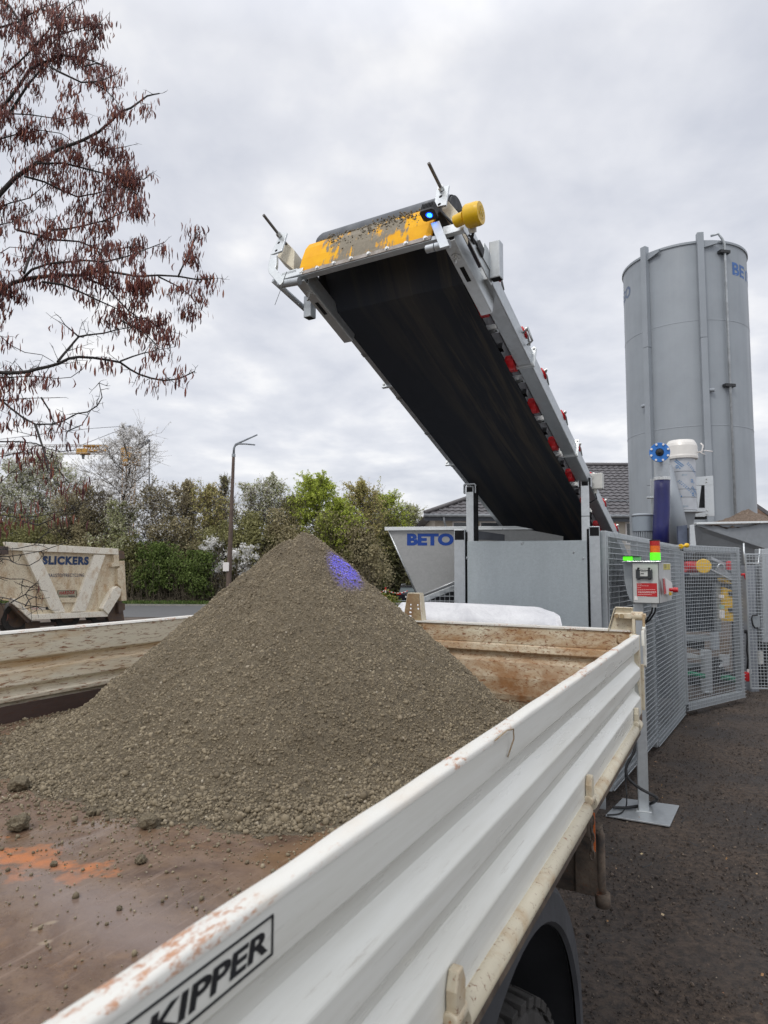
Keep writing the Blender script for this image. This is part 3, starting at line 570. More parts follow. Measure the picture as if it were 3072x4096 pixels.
def scatter(n, rfun, tlim=(0.75, 3.09), slim=(.41, 2.60)):
    T = RNG.uniform(*tlim, n); S = RNG.uniform(*slim, n); h = heap_h(T, S); return T, S, h
T, S, h = scatter(215000, None); r = np.hypot(T-PT, S-PS)
q = r/PR; front = (T*math.cos(UA)-S*math.sin(UA)*0 < 9)      # all of it
keep = (h > 0.004) & (RNG.random(len(T)) < np.clip(1.25-0.55*q, .45, 1)); T, S, h, q = T[keep], S[keep], h[keep], q[keep]
rad = np.clip(RNG.lognormal(-6.04, 0.42, len(T)), .0011, .008)*(1+np.clip(q-.6, 0, .6)*.65)
big = RNG.random(len(T)) < 0.035*np.clip(q-.6, 0, 1); rad[big] *= 2.2
cn = T[:, None]*np.array(TU)+S[:, None]*np.array(TV); cn[:, 2] = FL+h+rad*0.05
pv = npmesh('pebbles', *stones(cn, rad, .62, .2), M['pebble'], heap, smooth=True); tag(pv, kind='stuff')
# loose crumbs thrown over the bed
n = 17000; ang = RNG.uniform(0, 2*math.pi, n); rr = PR*(1.04+np.abs(RNG.exponential(0.15, n))*(1+.9*np.clip(-np.cos(ang-1.9), 0, 1)*0+.8*np.clip(np.sin(ang), 0, 1))); T = PT+rr*np.cos(ang); S = PS+rr*np.sin(ang)
rad = np.clip(RNG.lognormal(-5.75, 0.50, n), .0015, .014)*np.where(rr < PR*1.22, .85, 0.65)
ok_ = (T > 0.3) & (T < 3.08) & (S > .41) & (S < 2.60); T, S, rad = T[ok_], S[ok_], rad[ok_]
n2 = 1500; T = np.concatenate([T, RNG.uniform(0.45, 1.35, n2)]); S = np.concatenate([S, RNG.uniform(.45, 2.2, n2)]); rad = np.concatenate([rad, np.clip(RNG.lognormal(-6.35, .45, n2), .001, .006)])
cn = T[:, None]*np.array(TU)+S[:, None]*np.array(TV); cn[:, 2] = FL+np.maximum(heap_h(T, S), 0)+rad*.5
tag(npmesh('loose_crumbs', *stones(cn, rad, .7, .2), M['pebble'], smooth=True), 'loose crumbs of concrete scattered over the wet rusty bed', 'crumbs', kind='stuff')
m, t, b = newmat('lump_concrete'); v = coords(t); nf = noise(t, v, 160, 6, 0.8)
t.links.new(ramp(t, nf, [(0.32, (0.09, 0.073, 0.047)), (0.55, (0.215, 0.178, 0.118)), (0.75, (0.30, 0.25, 0.17))]), b.inputs['Base Color']); b.inputs['Roughness'].default_value = 0.9; bump(t, b, nf, 1.0, 0.006); M['lump'] = m
# single larger lumps, each its own thing
import bmesh
def lump(x, y, rpx, label, mat=None):
    p = atZ(x, y, FL); d = (p-O).length; r = rpx/4/FPX*d
    bm = bmesh.new(); bmesh.ops.create_icosphere(bm, subdivisions=4, radius=1); sd_ = random.random()*99
    for v_ in bm.verts:
        q_ = v_.co.copy(); v_.co *= r*(1+.34*mnoise.noise(q_*1.5+V(sd_, 0, 0))+.20*mnoise.noise(q_*4.2+V(0, sd_, 0))+.10*mnoise.noise(q_*11)); v_.co.z *= .78
    me = bpy.data.meshes.new('lump'); bm.to_mesh(me); bm.free(); me.polygons.foreach_set('use_smooth', [True]*len(me.polygons)); me.materials.append(mat or M['lump'])
    o = bpy.data.objects.new('concrete_lump', me); COL.objects.link(o); o.location = p+V(0, 0, r*.68); return tag(o, label, 'lump', 'concrete lumps on the truck bed')
lump(76, 3320, 32, 'large concrete lump farthest left on the wet bed, above the orange rust')
lump(590, 3310, 30, 'large round concrete lump alone in front of the middle of the heap')
lump(562, 3452, 18, 'middle-sized concrete lump on the wet bed right of the orange rust')
lump(75, 3160, 30, 'lump half in the scattered edge of the heap at its left foot')
lump(365, 3262, 15, 'small flat lump on the bed between the two big round lumps')
lump(215, 3465, 11, 'small dark crumb standing on the orange rust patch')
lump(478, 3640, 9, 'lowest small dark crumb on the brown part of the bed')
lump(1240, 3330, 14, 'small crumb nearest the white side board')

# ------------------------------------------------------------------ inclined belt conveyor
CA = atY(1799, 984.6, 3.2)                                   # right lower corner of the belt at the head
cw = ray(1690*1.85172, 1900*1.85172).normalized()             # down along the belt
chd = math.atan2(cw.x, cw.y); cn_ = V(math.cos(chd), -math.sin(chd), 0); cc_ = cn_.cross(cw)
CF = Fr(CA, cw, cn_, cc_)                                     # (a along belt downwards, b to the right, c up from belt)
m, t, b = newmat('belt_rubber'); v0 = N(t, 'ShaderNodeUVMap'); 
v = coords(t)
# streaks of dried cement run along the belt: build belt coordinates from the object's own position
def axis(t, vec, d, off=0.0):
    n = N(t, 'ShaderNodeVectorMath', operation='DOT_PRODUCT'); t.links.new(vec, n.inputs[0]); n.inputs[1].default_value = tuple(d)
    a_ = N(t, 'ShaderNodeMath', operation='ADD'); t.links.new(n.outputs['Value'], a_.inputs[0]); a_.inputs[1].default_value = off; return a_.outputs[0]
def combine(t, x, y, z):
    n = N(t, 'ShaderNodeCombineXYZ'); 
    for i, q in enumerate((x, y, z)):
        if isinstance(q, (int, float)): n.inputs[i].default_value = q
        else: t.links.new(q, n.inputs[i])
    return n.outputs[0]
def mul(t, x, k):
    n = N(t, 'ShaderNodeMath', operation='MULTIPLY'); t.links.new(x, n.inputs[0]); n.inputs[1].default_value = k; return n.outputs[0]
ba = axis(t, v, cw); bb = axis(t, v, cn_)
w_ = noise(t, combine(t, mul(t, ba, 0.45), mul(t, bb, 6), 0), 1.0, 4, 0.55, 0.1); w2 = noise(t, combine(t, mul(t, ba, 2.0), mul(t, bb, 30), 0), 1.0, 7, 0.75)
c = mix(t, ramp(t, w_, [(0.46, g3(0)), (0.62, g3(0.6))]), (0.028, 0.033, 0.043), (0.068, 0.063, 0.057))
bc = N(t, 'ShaderNodeMapRange'); t.links.new(bb, bc.inputs[0]); bc.inputs[1].default_value = -.15; bc.inputs[2].default_value = .10; bm2 = N(t, 'ShaderNodeMath', operation='MULTIPLY'); t.links.new(bc.outputs[0], bm2.inputs[0]); t.links.new(ramp(t, noise(t, combine(t, mul(t, ba, .8), mul(t, bb, 16), 3), 1.0, 7, .72, .5), [(.50, g3(0)), (.60, g3(.55))]), bm2.inputs[1]); c = mix(t, bm2.outputs[0], c, (0.095, 0.082, 0.066))
c = mix(t, ramp(t, w2, [(0.60, g3(0)), (0.74, g3(0.22))]), c, (0.08, 0.068, 0.055))
t.links.new(c, b.inputs['Base Color']); b.inputs['Roughness'].default_value = 0.75; b.inputs['Specular IOR Level'].default_value = 0.2; bump(t, b, w_, .3, .004); M['belt'] = m
m, t, b = newmat('belt_rubber_top'); v = coords(t); w_ = noise(t, combine(t, mul(t, axis(t, v, cw), 3), mul(t, axis(t, v, cn_), 9), mul(t, axis(t, v, cc_), 3)), 1.0, 5, 0.6)
t.links.new(ramp(t, w_, [(0.42, (0.045, 0.052, 0.062)), (0.66, (0.10, 0.108, 0.118)), (0.73, (0.24, 0.24, 0.235))]), b.inputs['Base Color']); b.inputs['Roughness'].default_value = 0.5; M['belt_top'] = m
# yellow scraper rubber with cement streaks running down
m, t, b = newmat('yellow_scraper'); v = coords(t); bb = axis(t, v, cn_); bz = axis(t, v, cc_)
st = noise(t, combine(t, mul(t, bb, 34), mul(t, bz, 5), 0), 1.0, 7, 0.72, .3); pat = noise(t, combine(t, mul(t, bb, 5.5), mul(t, bz, 5), 3.0), 1.0, 4, .6)
sm = N(t, 'ShaderNodeMath', operation='MULTIPLY_ADD'); t.links.new(pat, sm.inputs[0]); sm.inputs[1].default_value = 1.3; t.links.new(st, sm.inputs[2])
OFF = CA.dot(cn_)
cen = N(t, 'ShaderNodeMath', operation='MULTIPLY_ADD')   # more cement around the middle of the plate
ab = N(t, 'ShaderNodeMath', operation='ABSOLUTE'); t.links.new(axis(t, v, cn_, 0.05), ab.inputs[0]); t.links.new(ab.outputs[0], cen.inputs[0]); cen.inputs[1].default_value = -1.05; t.links.new(sm.outputs[0], cen.inputs[2])
mask = ramp(t, cen.outputs[0], [(0.90, g3(0)), (1.0, g3(1))])
yc = ramp(t, noise(t, v, 7, 5, .7), [(0.3, (0.78, 0.35, 0.002)), (0.7, (0.88, 0.47, 0.004))])
t.links.new(mix(t, mask, yc, mix(t, noise(t, v, 60, 4, .7), (0.13, 0.115, 0.085), (0.33, 0.29, 0.22))), b.inputs['Base Color']); b.inputs['Roughness'].default_value = 0.6; b.inputs['Specular IOR Level'].default_value = 0.25; bump(t, b, mask, .3, .004); M['scraper'] = m
BL, BR = -.872, -.035
conv = thing('belt_conveyor', CF(2.0, -.45, 0), 'tall inclined belt conveyor on galvanised beams pouring over the heap', 'conveyor')
DC = (0.050, 0.288); DR = 0.105                                # drum axis (a,c), radius incl. belt
a = MB(CF)
LEN = 7.6
a.box((0.26, BL, .0), (LEN, BR, .006)); a.hexa([CF(x, b_, z) for z in (0, .006) for x, b_, z_ in ((0.26, BL, 0),) for x, b_, z in ((DC[0], BL, DC[1]-DR+z), (.26, BL, z), (.26, BR, z), (DC[0], BR, DC[1]-DR+z))])
belt = a.build('belt', M['belt'], conv)
a = MB(CF); ang = np.linspace(-math.pi/2, -3*math.pi/2-.1, 22); P0 = [(DC[0]+DR*math.cos(q), DC[1]+DR*math.sin(q)) for q in ang]
ins = lambda s: [(x, s, z) for x, z in P0]
Bs = [BL+.0, BL+.02, BR-.02, BR]; 
rows = [[(DC[0]+(DR-(.006 if k in (0, 3) else 0))*math.cos(q), s_, DC[1]+(DR-(.006 if k in (0, 3) else 0))*math.sin(q)) for q in ang] for k, s_ in enumerate(Bs)]
for A_, B_ in zip(rows[:-1], rows[1:]): a.add(A_+B_, [(i, len(ang)+i, len(ang)+i+1, i+1) for i in range(len(ang)-1)], True)
a.build('belt_wrap', M['belt_top'], belt)
a = MB(CF); pr_ = [(DC[0], .392), (0.6, .25), (LEN, .24), (LEN, .232), (0.6, .242), (DC[0], .384)]; a.prism([(x, BL, z) for x, z in pr_], (0, BR-BL, 0), raw=False); a.build('belt_top_run', M['belt_top'], belt)
a = MB(CF); a.tube((DC[0], BL-.012, DC[1]), (DC[0], BR+.012, DC[1]), DR-.012, n=40); a.tube((DC[0], BL-.12, DC[1]), (DC[0], BR+.14, DC[1]), .024, n=16); a.build('head_drum', M['dark'], conv)
a = MB(CF); a.box((0.25, BR-.06, .10), (LEN, BR-.045, .20)); a.box((.25, BL+.06, .10), (LEN, BL+.07, .20))
for q in np.arange(.3, LEN, .5): a.box((q+.13, BL+.02, .095), (q+.17, BR-.02, .135))
a.box((.25, BL+.05, .200), (LEN, BR-.05, .206)); a.build('belt_tray', M['dark'], conv)
# long beams with bolted flanges
def beam(b0, b1, c0, c1, name='beam'):
    a = MB(CF); js = [0.30, 1.07, 2.20, 4.6, LEN]
    for s0, s1 in zip(js[:-1], js[1:]): a.box((s0, b0, c0), (s1-.004, b1, c1))
    bm_ = a.build(name, M['galv'], conv, bevel=.006)
    for j in js[1:3]:
        f = MB(CF); f.box((j-.012, b0-.035, c0-.012), (j-.0035, b1+.018, c1+.03)); f.box((j-.0005, b0-.035, c0-.012), (j+.008, b1+.018, c1+.03))
        f.build('flange', M['galv_light'], bm_, bevel=.002)
        for bb_, cc2 in ((b0-.02, c0+.012), (b1+.004, c0-.001), (b1+.004, c1+.02)):
            f = MB(CF); f.tube((j-.022, bb_, cc2), (j+.018, bb_, cc2), .005, n=8); f.tube((j-.020, bb_, cc2), (j-.0125, bb_, cc2), .0095, n=6); f.build('flange_bolt', M['bolt'], bm_)
    return bm_
rb = beam(.005, .100, .035, .135); lb = beam(-.950, -.890, .045, .135)
# cross brackets and return rollers in the gap beside the belt
for i, aa_ in enumerate((.525, 1.05, 1.53, 2.04, 2.54, 3.04, 3.54)):
    for sgn, b0 in ((1, BR-.02),):
        r = MB(CF); r.tube((aa_, b0, .055), (aa_, b0+.055 if sgn > 0 else b0+.06, .055), .054, n=24); r.build('return_roller', M['red'], conv)
for i, aa_ in enumerate((.28, .70, 1.21, 1.70, 2.21, 2.71, 3.21)):
    r = MB(CF); r.box((aa_, BL-.08, .045), (aa_+.035, BR+.06, .052)); r.box((aa_, BL-.08, .045), (aa_+.005, BR+.06, .085)); 
    r.build('cross_bracket', M['galv_light'], conv)
    r = MB(CF); r.tube((aa_+.018, .005-.018, .0445), (aa_+.018, .005-.018, .0455), .008, n=10); r.build('bolt_hole', M['void'], conv)
# troughing rollers above the beam, with their brackets
for i, aa_ in enumerate((.40, .90, 1.325, 1.83, 2.28, 2.77, 3.26, 3.8)):
    for sg, b0 in ((1, .075),):
        ax0 = V(aa_, b0, .165); dv = V(0, .045*sg, .030)
        r = MB(CF); r.tube(tuple(ax0-dv*1.8), tuple(ax0+dv*.15), .053, n=24); r.tube(tuple(ax0+dv*.15), tuple(ax0+dv*.35), .030, n=16); rl = r.build('carrying_roller', M['red'], conv)
        r = MB(CF); r.tube(tuple(ax0+dv*.3), tuple(ax0+dv*.75), .010, n=8); r.tube(tuple(ax0+dv*.5), tuple(ax0+dv*.62), .016, n=6); r.build('roller_axle', M['bolt'], rl)
        r = MB(CF); p0 = ax0+dv*.42; r.path([tuple(p0), tuple(p0+V(.045, .004*sg, -.010)), (aa_+.10, b0+.022*sg, .134)], .0085, 4, raw=False); r.build('roller_bracket', M['galv_light'], conv)
# steps / handles on the beam
r = MB(CF); r.path([(.86, .102, .12), (.83, .135, .13), (.92, .14, .10), (.93, .108, .08)], .008, 4, raw=False); r.build('step_iron', M['galv_light'], conv)
# head carriages at both sides with slot and tension bolt
for (b0, b1, bp) in ((.000, .066, .068), (-.915, -.850, -.921)):
    r = MB(CF); r.box((-.075, b0, -.055), (.468, b1, -.048)); r.box((-.075, b1-.006 if b0 > -.5 else b0, -.0475), (.468, b1 if b0 > -.5 else b0+.006, .045)); r.box((.461, b0+.001, -.0475), (.467, b1-.0065 if b0 > -.5 else b1, .03))
    if b0 < -.5: r.box((-.04, b1-.006, -.0475), (.468, b1, .045))
    hc = r.build('head_carriage', M['galv_light'], conv, bevel=.003)
    r = MB(CF); mb_ = (b0+b1)/2; r.box((.10, mb_-.012, -.0562), (.205, mb_+.012, -.0555)); r.build('slot', M['void'], hc)
    r = MB(CF); r.tube((.03, mb_, -.075), (.03, mb_, -.056), .012, n=6); r.tube((.03, mb_, -.0625), (.03, mb_, -.0557), .024, n=20); r.tube((.03, mb_, -.100), (.03, mb_, -.07), .0065, n=8); r.build('tension_bolt', M['bolt'], hc)
    r = MB(CF)
    if b0 > -.5: r.box((-.10, .0, -.03), (-.075, .120, .03)); r.box((-.075, .112, -.02), (.30, .118, .075))
    else: r.box((-.10, -1.02, -.03), (-.075, -.86, .02))
    r.build('end_bracket', M['galv_light'], conv, bevel=.003)
r = MB(CF); r.box((.06, -.884, .046), (.30, -.878, .30)); r.box((-.02, -.890, -.04), (.46, -.885, .10)); r.build('side_skirt', M['dark'], conv)
# scraper bar, clamp strip, bolts and rubber
SA = -.085
r = MB(CF); r.box((SA-.004, -1.005, -.032), (SA+.03, .0, -.004)); bar = r.build('scraper_bar', M['galv'], conv, bevel=.002)
M['strip'] = rusty('stained_clamp_strip', (0.36, 0.33, 0.30), 0.1, 14, dirt=(0.20, 0.17, 0.14), dirtamt=0.7)
r = MB(CF); r.box((SA-.010, -.890, -.028), (SA-.0045, -.060, .000)); r.build('clamp_strip', M['strip'], bar, bevel=.0015)
for k in range(8):
    bx = -.868+k*.111; r = MB(CF); r.tube((SA-.0105, bx, -.012), (SA-.019, bx, -.012), .0095, n=6, smooth=False); r.tube((SA-.0105, bx, -.012), (SA-.0125, bx, -.012), .0125, n=16); r.build('bolt', M['bolt'], bar)
r = MB(CF); P_ = [(SA-.006, -.002), (SA-.010, .03), (SA-.014, .09), (SA-.010, .17), (SA+.006, .222), (SA+.020, .236)]
outer = [(x, z) for x, z in P_]; inner = [(x+.012, z+.001) for x, z in P_[::-1]]
bw = np.linspace(-.890, -.062, 57); rows = []
for bx in bw:
    k = abs(((bx+.868) % .111)-.0555)/.0555; dip = -.004+ (0.012 if k > .80 else 0)
    rows.append([(x, bx, z+(dip if zi == 0 else 0)) for zi, (x, z) in enumerate(outer)]+[(x, bx, z) for x, z in inner])
nk = len(rows[0])
for A_, B_ in zip(rows[:-1], rows[1:]): r.add(A_+B_, [(i, (i+1) % nk, nk+(i+1) % nk, nk+i) for i in range(nk)])
r.build('scraper_rubber', M['scraper'], conv)
# cement caked between rubber and belt
n = 2200; bx = RNG.beta(2.2, 2.0, n)*-.72-.12; amp = .3+.9*fbm(bx*14, bx*0+1, 7, 3); h = np.abs(RNG.normal(0, .009, n))*amp; aa2 = SA+.020+RNG.normal(0, .005, n)-h*.15; c2 = .232+h*.9-RNG.random(n)*.012
P_ = np.array(CA)+aa2[:, None]*np.array(cw)+bx[:, None]*np.array(cn_)+c2[:, None]*np.array(cc_)
n_b = 300; bb2 = RNG.uniform(-.75, -.15, n_b); P2 = np.array(CA)+(SA-.010+RNG.normal(0, .002, n_b))[:, None]*np.array(cw)+bb2[:, None]*np.array(cn_)+(.165+RNG.normal(0, .028, n_b)+.03*np.sin(bb2*14))[:, None]*np.array(cc_)
P_ = np.concatenate([P_, P2]); mudm = island_mat('caked_cement', [(0, (0.12, 0.10, 0.072)), (0.6, (0.22, 0.19, 0.14)), (1, (0.34, 0.30, 0.225))])
tag(npmesh('caked_cement', *stones(P_, RNG.uniform(.0025, .0075, len(P_)), .6, .3), mudm, conv, smooth=True), kind='stuff')
# left end: tensioning plate with threaded rod, bent strap and tubes
def pc(x, y, b=None, a_=None, c=None):       # pixel of the 1000..2100/600..1500 study -> conveyor coordinates on a plane
    px, py = 1000+x*.6631, 600+y*.6631
    n_, d_ = (cn_, b) if b is not None else (cw, a_) if a_ is not None else (cc_, c)
    P = hit(px, py, CA+n_*d_, n_); q = P-CA; return (q.dot(cw), q.dot(cn_), q.dot(cc_))
def plate(pts, a0, th, name, mat, par, bevel=.002):
    Q = [pc(x, y, a_=a0) for x, y in pts]; r = MB(CF); r.prism(Q, (th, 0, 0), raw=False); return r.build(name, mat, par, bevel=bevel)
lp = plate([(185, 500), (222, 498), (190, 608), (122, 632)], -.12, .012, 'rod_plate', M['galv_light'], conv)
for x, y in ((173, 559), (158, 606)):
    q = pc(x, y, a_=-.1203); r = MB(CF); r.tube(q, (q[0]+.0035, q[1], q[2]), .0095, n=14); r.build('hole', M['void'], lp)
q = pc(180, 518, a_=-.122); r = MB(CF)
M['rod'] = simple('dirty_threaded_rod', (0.16, 0.15, 0.14), 0.5, 0.5, 0.5, 160, 0.6)
def rod_end(q, x, y):       # length so that the rod ends at this pixel
    lo_, best = 0, (9e9, 0)
    for k in range(60):
        L_ = .02*k; P = CF(q[0]-L_, q[1], q[2]); d = P-O; z_ = d.dot(fwd); X = (384+FPX*d.dot(r2)/z_)*4; Y = (512-FPX*d.dot(u2)/z_)*4
        e_ = (X-(1000+x*.6631))**2+(Y-(600+y*.6631))**2
        if e_ < best[0]: best = (e_, L_)
    return best[1]
L_ = max(.12, rod_end(q, 82, 392)); r.tube((q[0]+.1, q[1], q[2]), (q[0]-L_, q[1], q[2]), .0085, n=10); r.build('threaded_rod', M['rod'], conv)
r = MB(CF); r.tube((q[0], q[1], q[2]), (q[0]-.018, q[1], q[2]), .016, n=6, smooth=False); r.tube((q[0]-.018, q[1], q[2]), (q[0]-.026, q[1], q[2]), .014, n=12); r.build('nut', M['bolt'], lp)
S1_ = [pc(122, 632, a_=-.12), pc(160, 632, a_=-.12), pc(158, 690, a_=-.12), pc(152, 712, a_=-.12), pc(208, 785, a_=-.12), pc(178, 815, a_=-.12), pc(112, 740, a_=-.12), pc(107, 715, a_=-.12)]
r = MB(CF); r.prism(S1_, (.022, 0, 0), raw=False); r.build('bent_strap', M['galv_light'], conv, bevel=.003)
plate([(212, 545), (268, 605), (262, 722), (162, 640)], -.055, .09, 'bearing_housing', M['cream'], conv, .004)
q0 = pc(178, 812, a_=-.095); q1 = pc(300, 790, a_=-.095); r = MB(CF); r.tube(q0, q1, .022, n=20); r.build('pivot_tube', M['galv'], conv)
q0 = pc(190, 750, a_=-.10); q1 = pc(262, 735, a_=-.10); r = MB(CF); r.box((-.10, q0[1], q0[2]-.014), (-.08, q1[1]+.02, q0[2]+.014)); r.build('tube_lug', M['galv_light'], conv, bevel=.002)
q0 = pc(140, 785, a_=-.06); q1 = pc(360, 985, c=q0[2]); r = MB(CF)
dq = V(*q1)-V(*q0); r.path([q0, q1], [.016, .016], 4, raw=False); r.build('side_arm', M['galv'], conv)
def upright(x, y0, y1, b_, wd, name):
    """short tube standing plumb beside the belt, its lower end open"""
    top = CF(*pc(x, y0, b=b_)); bot = hit(1000+x*.6631, 600+y1*.6631, top, V(top.x, top.y, 0).normalized()); 
    F2 = Fr(V(bot.x, bot.y, bot.z), cn_, V(cw.x, cw.y, 0).normalized(), (0, 0, 1)); r = MB(F2); h = top.z-bot.z
    r.box((-wd/2, -wd/2, .0), (wd/2, wd/2, h)); u_ = r.build(name, M['galv'], conv, bevel=.004)
    r = MB(F2); r.box((-wd/2+.004, -wd/2+.004, -.0008), (wd/2-.004, wd/2-.004, .02)); r.build('tube_mouth', M['void'], u_); return u_
upright(360, 885, 1015, -1.02, .055, 'tube_stub'); upright(1487, 560, 780, .150, .058, 'tube_stub')
r = MB(CF); q = pc(222, 735, a_=-.14); r.path([q, (q[0], q[1]-.004, q[2]-.05), (q[0], q[1], q[2]-.085)], .0022, 6, raw=False); q2 = pc(150, 935, a_=-.14); r.path([(q[0], q[1], q[2]-.085), q2], .0014, 5, raw=False); r.build('cable_tie', M['dark'], conv)
# right end: rod plate, housing, work lamp, motor
rp = plate([(1125, 232), (1200, 210), (1182, 330), (1108, 345)], -.12, .012, 'rod_plate', M['galv_light'], conv)
for x, y in ((1150, 280), (1142, 327)):
    q = pc(x, y, a_=-.1203); r = MB(CF); r.tube(q, (q[0]+.0035, q[1], q[2]), .0095, n=14); r.build('hole', M['void'], rp)
q = pc(1156, 238, a_=-.122); r = MB(CF); L_ = max(.12, rod_end(q, 1074, 75)); r.tube((q[0]+.1, q[1], q[2]), (q[0]-L_, q[1], q[2]), .0085, n=10); r.build('threaded_rod', M['rod'], conv)
r = MB(CF); r.tube((q[0], q[1], q[2]), (q[0]-.018, q[1], q[2]), .016, n=6, smooth=False); r.build('nut', M['bolt'], rp)
plate([(1190, 300), (1268, 390), (1262, 468), (1228, 470), (1150, 360)], -.05, .12, 'bearing_housing', M['cream'], conv, .004)
plate([(1088, 442), (1140, 425), (1202, 575), (1145, 592)], -.135, .012, 'lamp_strap', M['galv'], conv, .002)
q0 = pc(1065, 600, a_=-.10); q1 = pc(1200, 575, a_=-.10); r = MB(CF); r.tube(q0, (q0[0], q0[1]+.045, q0[2]), .020, n=20); r.tube((q0[0], q0[1]+.05, q0[2]), (q0[0], q1[1], q0[2]), .021, n=20); r.build('pivot_tube', M['galv'], conv)
# gearbox drum with red brake and yellow motor
LB = .19
q = pc(1352, 390, b=LB); mr_ = .056
r = MB(CF); r.lathe(q, (0, 1, 0), [(-.040, .001), (-.040, mr_*.92), (-.030, mr_), (.02, mr_), (.035, mr_*.93), (.04, .001)], 48, raw=False); mo = r.build('drive_motor', M['yellow'], conv)
r = MB(CF); r.lathe(q, (0, 1, 0), [(.0405, mr_*.55), (.0405, mr_*.50)], 30, raw=False)
for i in range(3): r.box((q[0]-.02+i*.015, q[1]+.0402, q[2]-.025+i*.006), (q[0]-.014+i*.015, q[1]+.0412, q[2]+.028-i*.006))
r.build('motor_mark', simple('worn_yellow_emboss', (0.42, 0.30, 0.02), .5), mo)
r = MB(CF); r.tube((q[0]+.01, q[1]-.10, q[2]), (q[0], q[1]-.05, q[2]), .030, n=28); r.build('gear_neck', M['yellow'], mo)
r = MB(CF); g0 = pc(1335, 440, b=LB-.03); g1 = pc(1345, 500, b=LB-.03); r.tube(g0, g1, .024, .018, n=14); r.build('cable_gland', M['plastic'], mo)
wpts = [pc(1345, 500, b=LB-.03), pc(1340, 530, b=.13), pc(1362, 560, b=.12), pc(1385, 620, b=.11)]
r = MB(CF); r.path(wpts, .007, 8, raw=False); r.path([pc(1135, 345, a_=-.11), pc(1180, 400, a_=-.10), pc(1240, 462, a_=-.08), pc(1300, 500, a_=-.02), pc(1330, 520, b=.13), pc(1352, 565, b=.12)], .006, 8, raw=False); r.build('cable', M['black'], conv)
r = MB(CF); q = pc(1380, 590, b=.12); r.box((q[0]-.02, q[1]-.02, q[2]-.02), (q[0]+.05, q[1]+.01, q[2]+.035)); r.build('terminal_block', M['dark'], conv, bevel=.004)
plate_q = [pc(1395, 640, b=.118), pc(1408, 560, b=.118), pc(1432, 600, b=.118), pc(1448, 660, b=.118), pc(1448, 735, b=.118)]
r = MB(CF); r.prism(plate_q, (0, .006, 0), raw=False); r.build('gusset_plate', M['galv_light'], conv, bevel=.001)
# blue work lamp
lc = pc(1076, 394, a_=-.165); target = atY(740*1.85172, 1247*1.85172, 2.62)
LP = CF(*lc); ld = (target-LP).normalized(); lx = cn_.cross(ld).normalized(); LF = Fr(LP, cn_, lx, ld)
lx = ld.cross(cn_).normalized(); LF = Fr(LP, cn_, lx, ld)
M['lens'] = simple('blue_lens', (0.01, 0.03, 0.5), 0.1, 0, 0.3, 40, emit=((0.0, 0.06, 1.0), 2.2))
M['lens_core'] = simple('blue_lens_core', (0.1, 0.25, 0.9), 0.1, 0, 0.3, 90, emit=((0.02, 0.28, 1.0), 5.5))
r = MB(LF); pts = [(-.040, -.028), (-.028, -.036), (.028, -.036), (.040, -.028), (.040, .022), (.028, .032), (-.028, .032), (-.040, .022)]
r.prism([(x, y, -.014) for x, y in pts], (0, 0, .012), raw=False)
for k in range(9): r.box((-.034+k*.0080, -.030, -.060), (-.0315+k*.0080, .028, -.014))
r.box((-.033, -.022, -.052), (.033, .022, -.014))
lamp = r.build('work_lamp', M['dark'], conv, bevel=.0012)
r = MB(LF); r.lathe((0, -.002, -.004), (0, 0, 1), [(.003, .001), (.003, .012), (.001, .022), (-.002, .028)], 28, raw=False); r.build('lens', M['lens'], lamp)
r = MB(LF); r.lathe((.005, -.002, -.0035), (0, 0, 1), [(.0055, .001), (.0045, .008), (.003, .013)], 20, raw=False); r.build('lens_core', M['lens_core'], lamp)
sl = bpy.data.lights.new('blue_beam', 'SPOT'); sl.energy = 1150; sl.color = (0.02, 0.03, 1.0); sl.spot_size = R_(5.4); sl.spot_blend = 0.8; sl.shadow_soft_size = 0.02
sob = bpy.data.objects.new('blue_beam', sl); COL.objects.link(sob); sob.location = LP+ld*.012; sob.rotation_euler = ld.to_track_quat('-Z', 'Y').to_euler()
# junction box on the right beam near the support
q = CF(2.79, .16, .09)
jbP = atY(1500+.6631*1335, 1100+.6631*1245, q.y); JF = Fr(jbP, V(.86, -.51, 0), V(.51, .86, 0), (0, 0, 1))
r = MB(JF); r.box((-.055, -.035, -.065), (.055, .035, .065)); jb = r.build('junction_box', M['plastic'], conv, bevel=.006)
r = MB(JF)
for zz in (-.028, .028): r.tube((-.024, -.0355, zz), (-.024, -.037, zz), .016, n=18)
r.build('knockout', simple('plastic_knockout', (0.42, 0.42, 0.40), .5), jb)
r = MB(JF); r.tube((-.01, 0, -.065), (-.01, 0, -.10), .016, n=10); r.build('gland', M['plastic'], jb)
r = MB(JF); r.path([(-.01, 0, -.10), (.0, .01, -.14), (-.05, .01, -.17), (-.10, 0, -.17)], .005, 8, raw=False); r.build('box_cable', M['black'], jb)

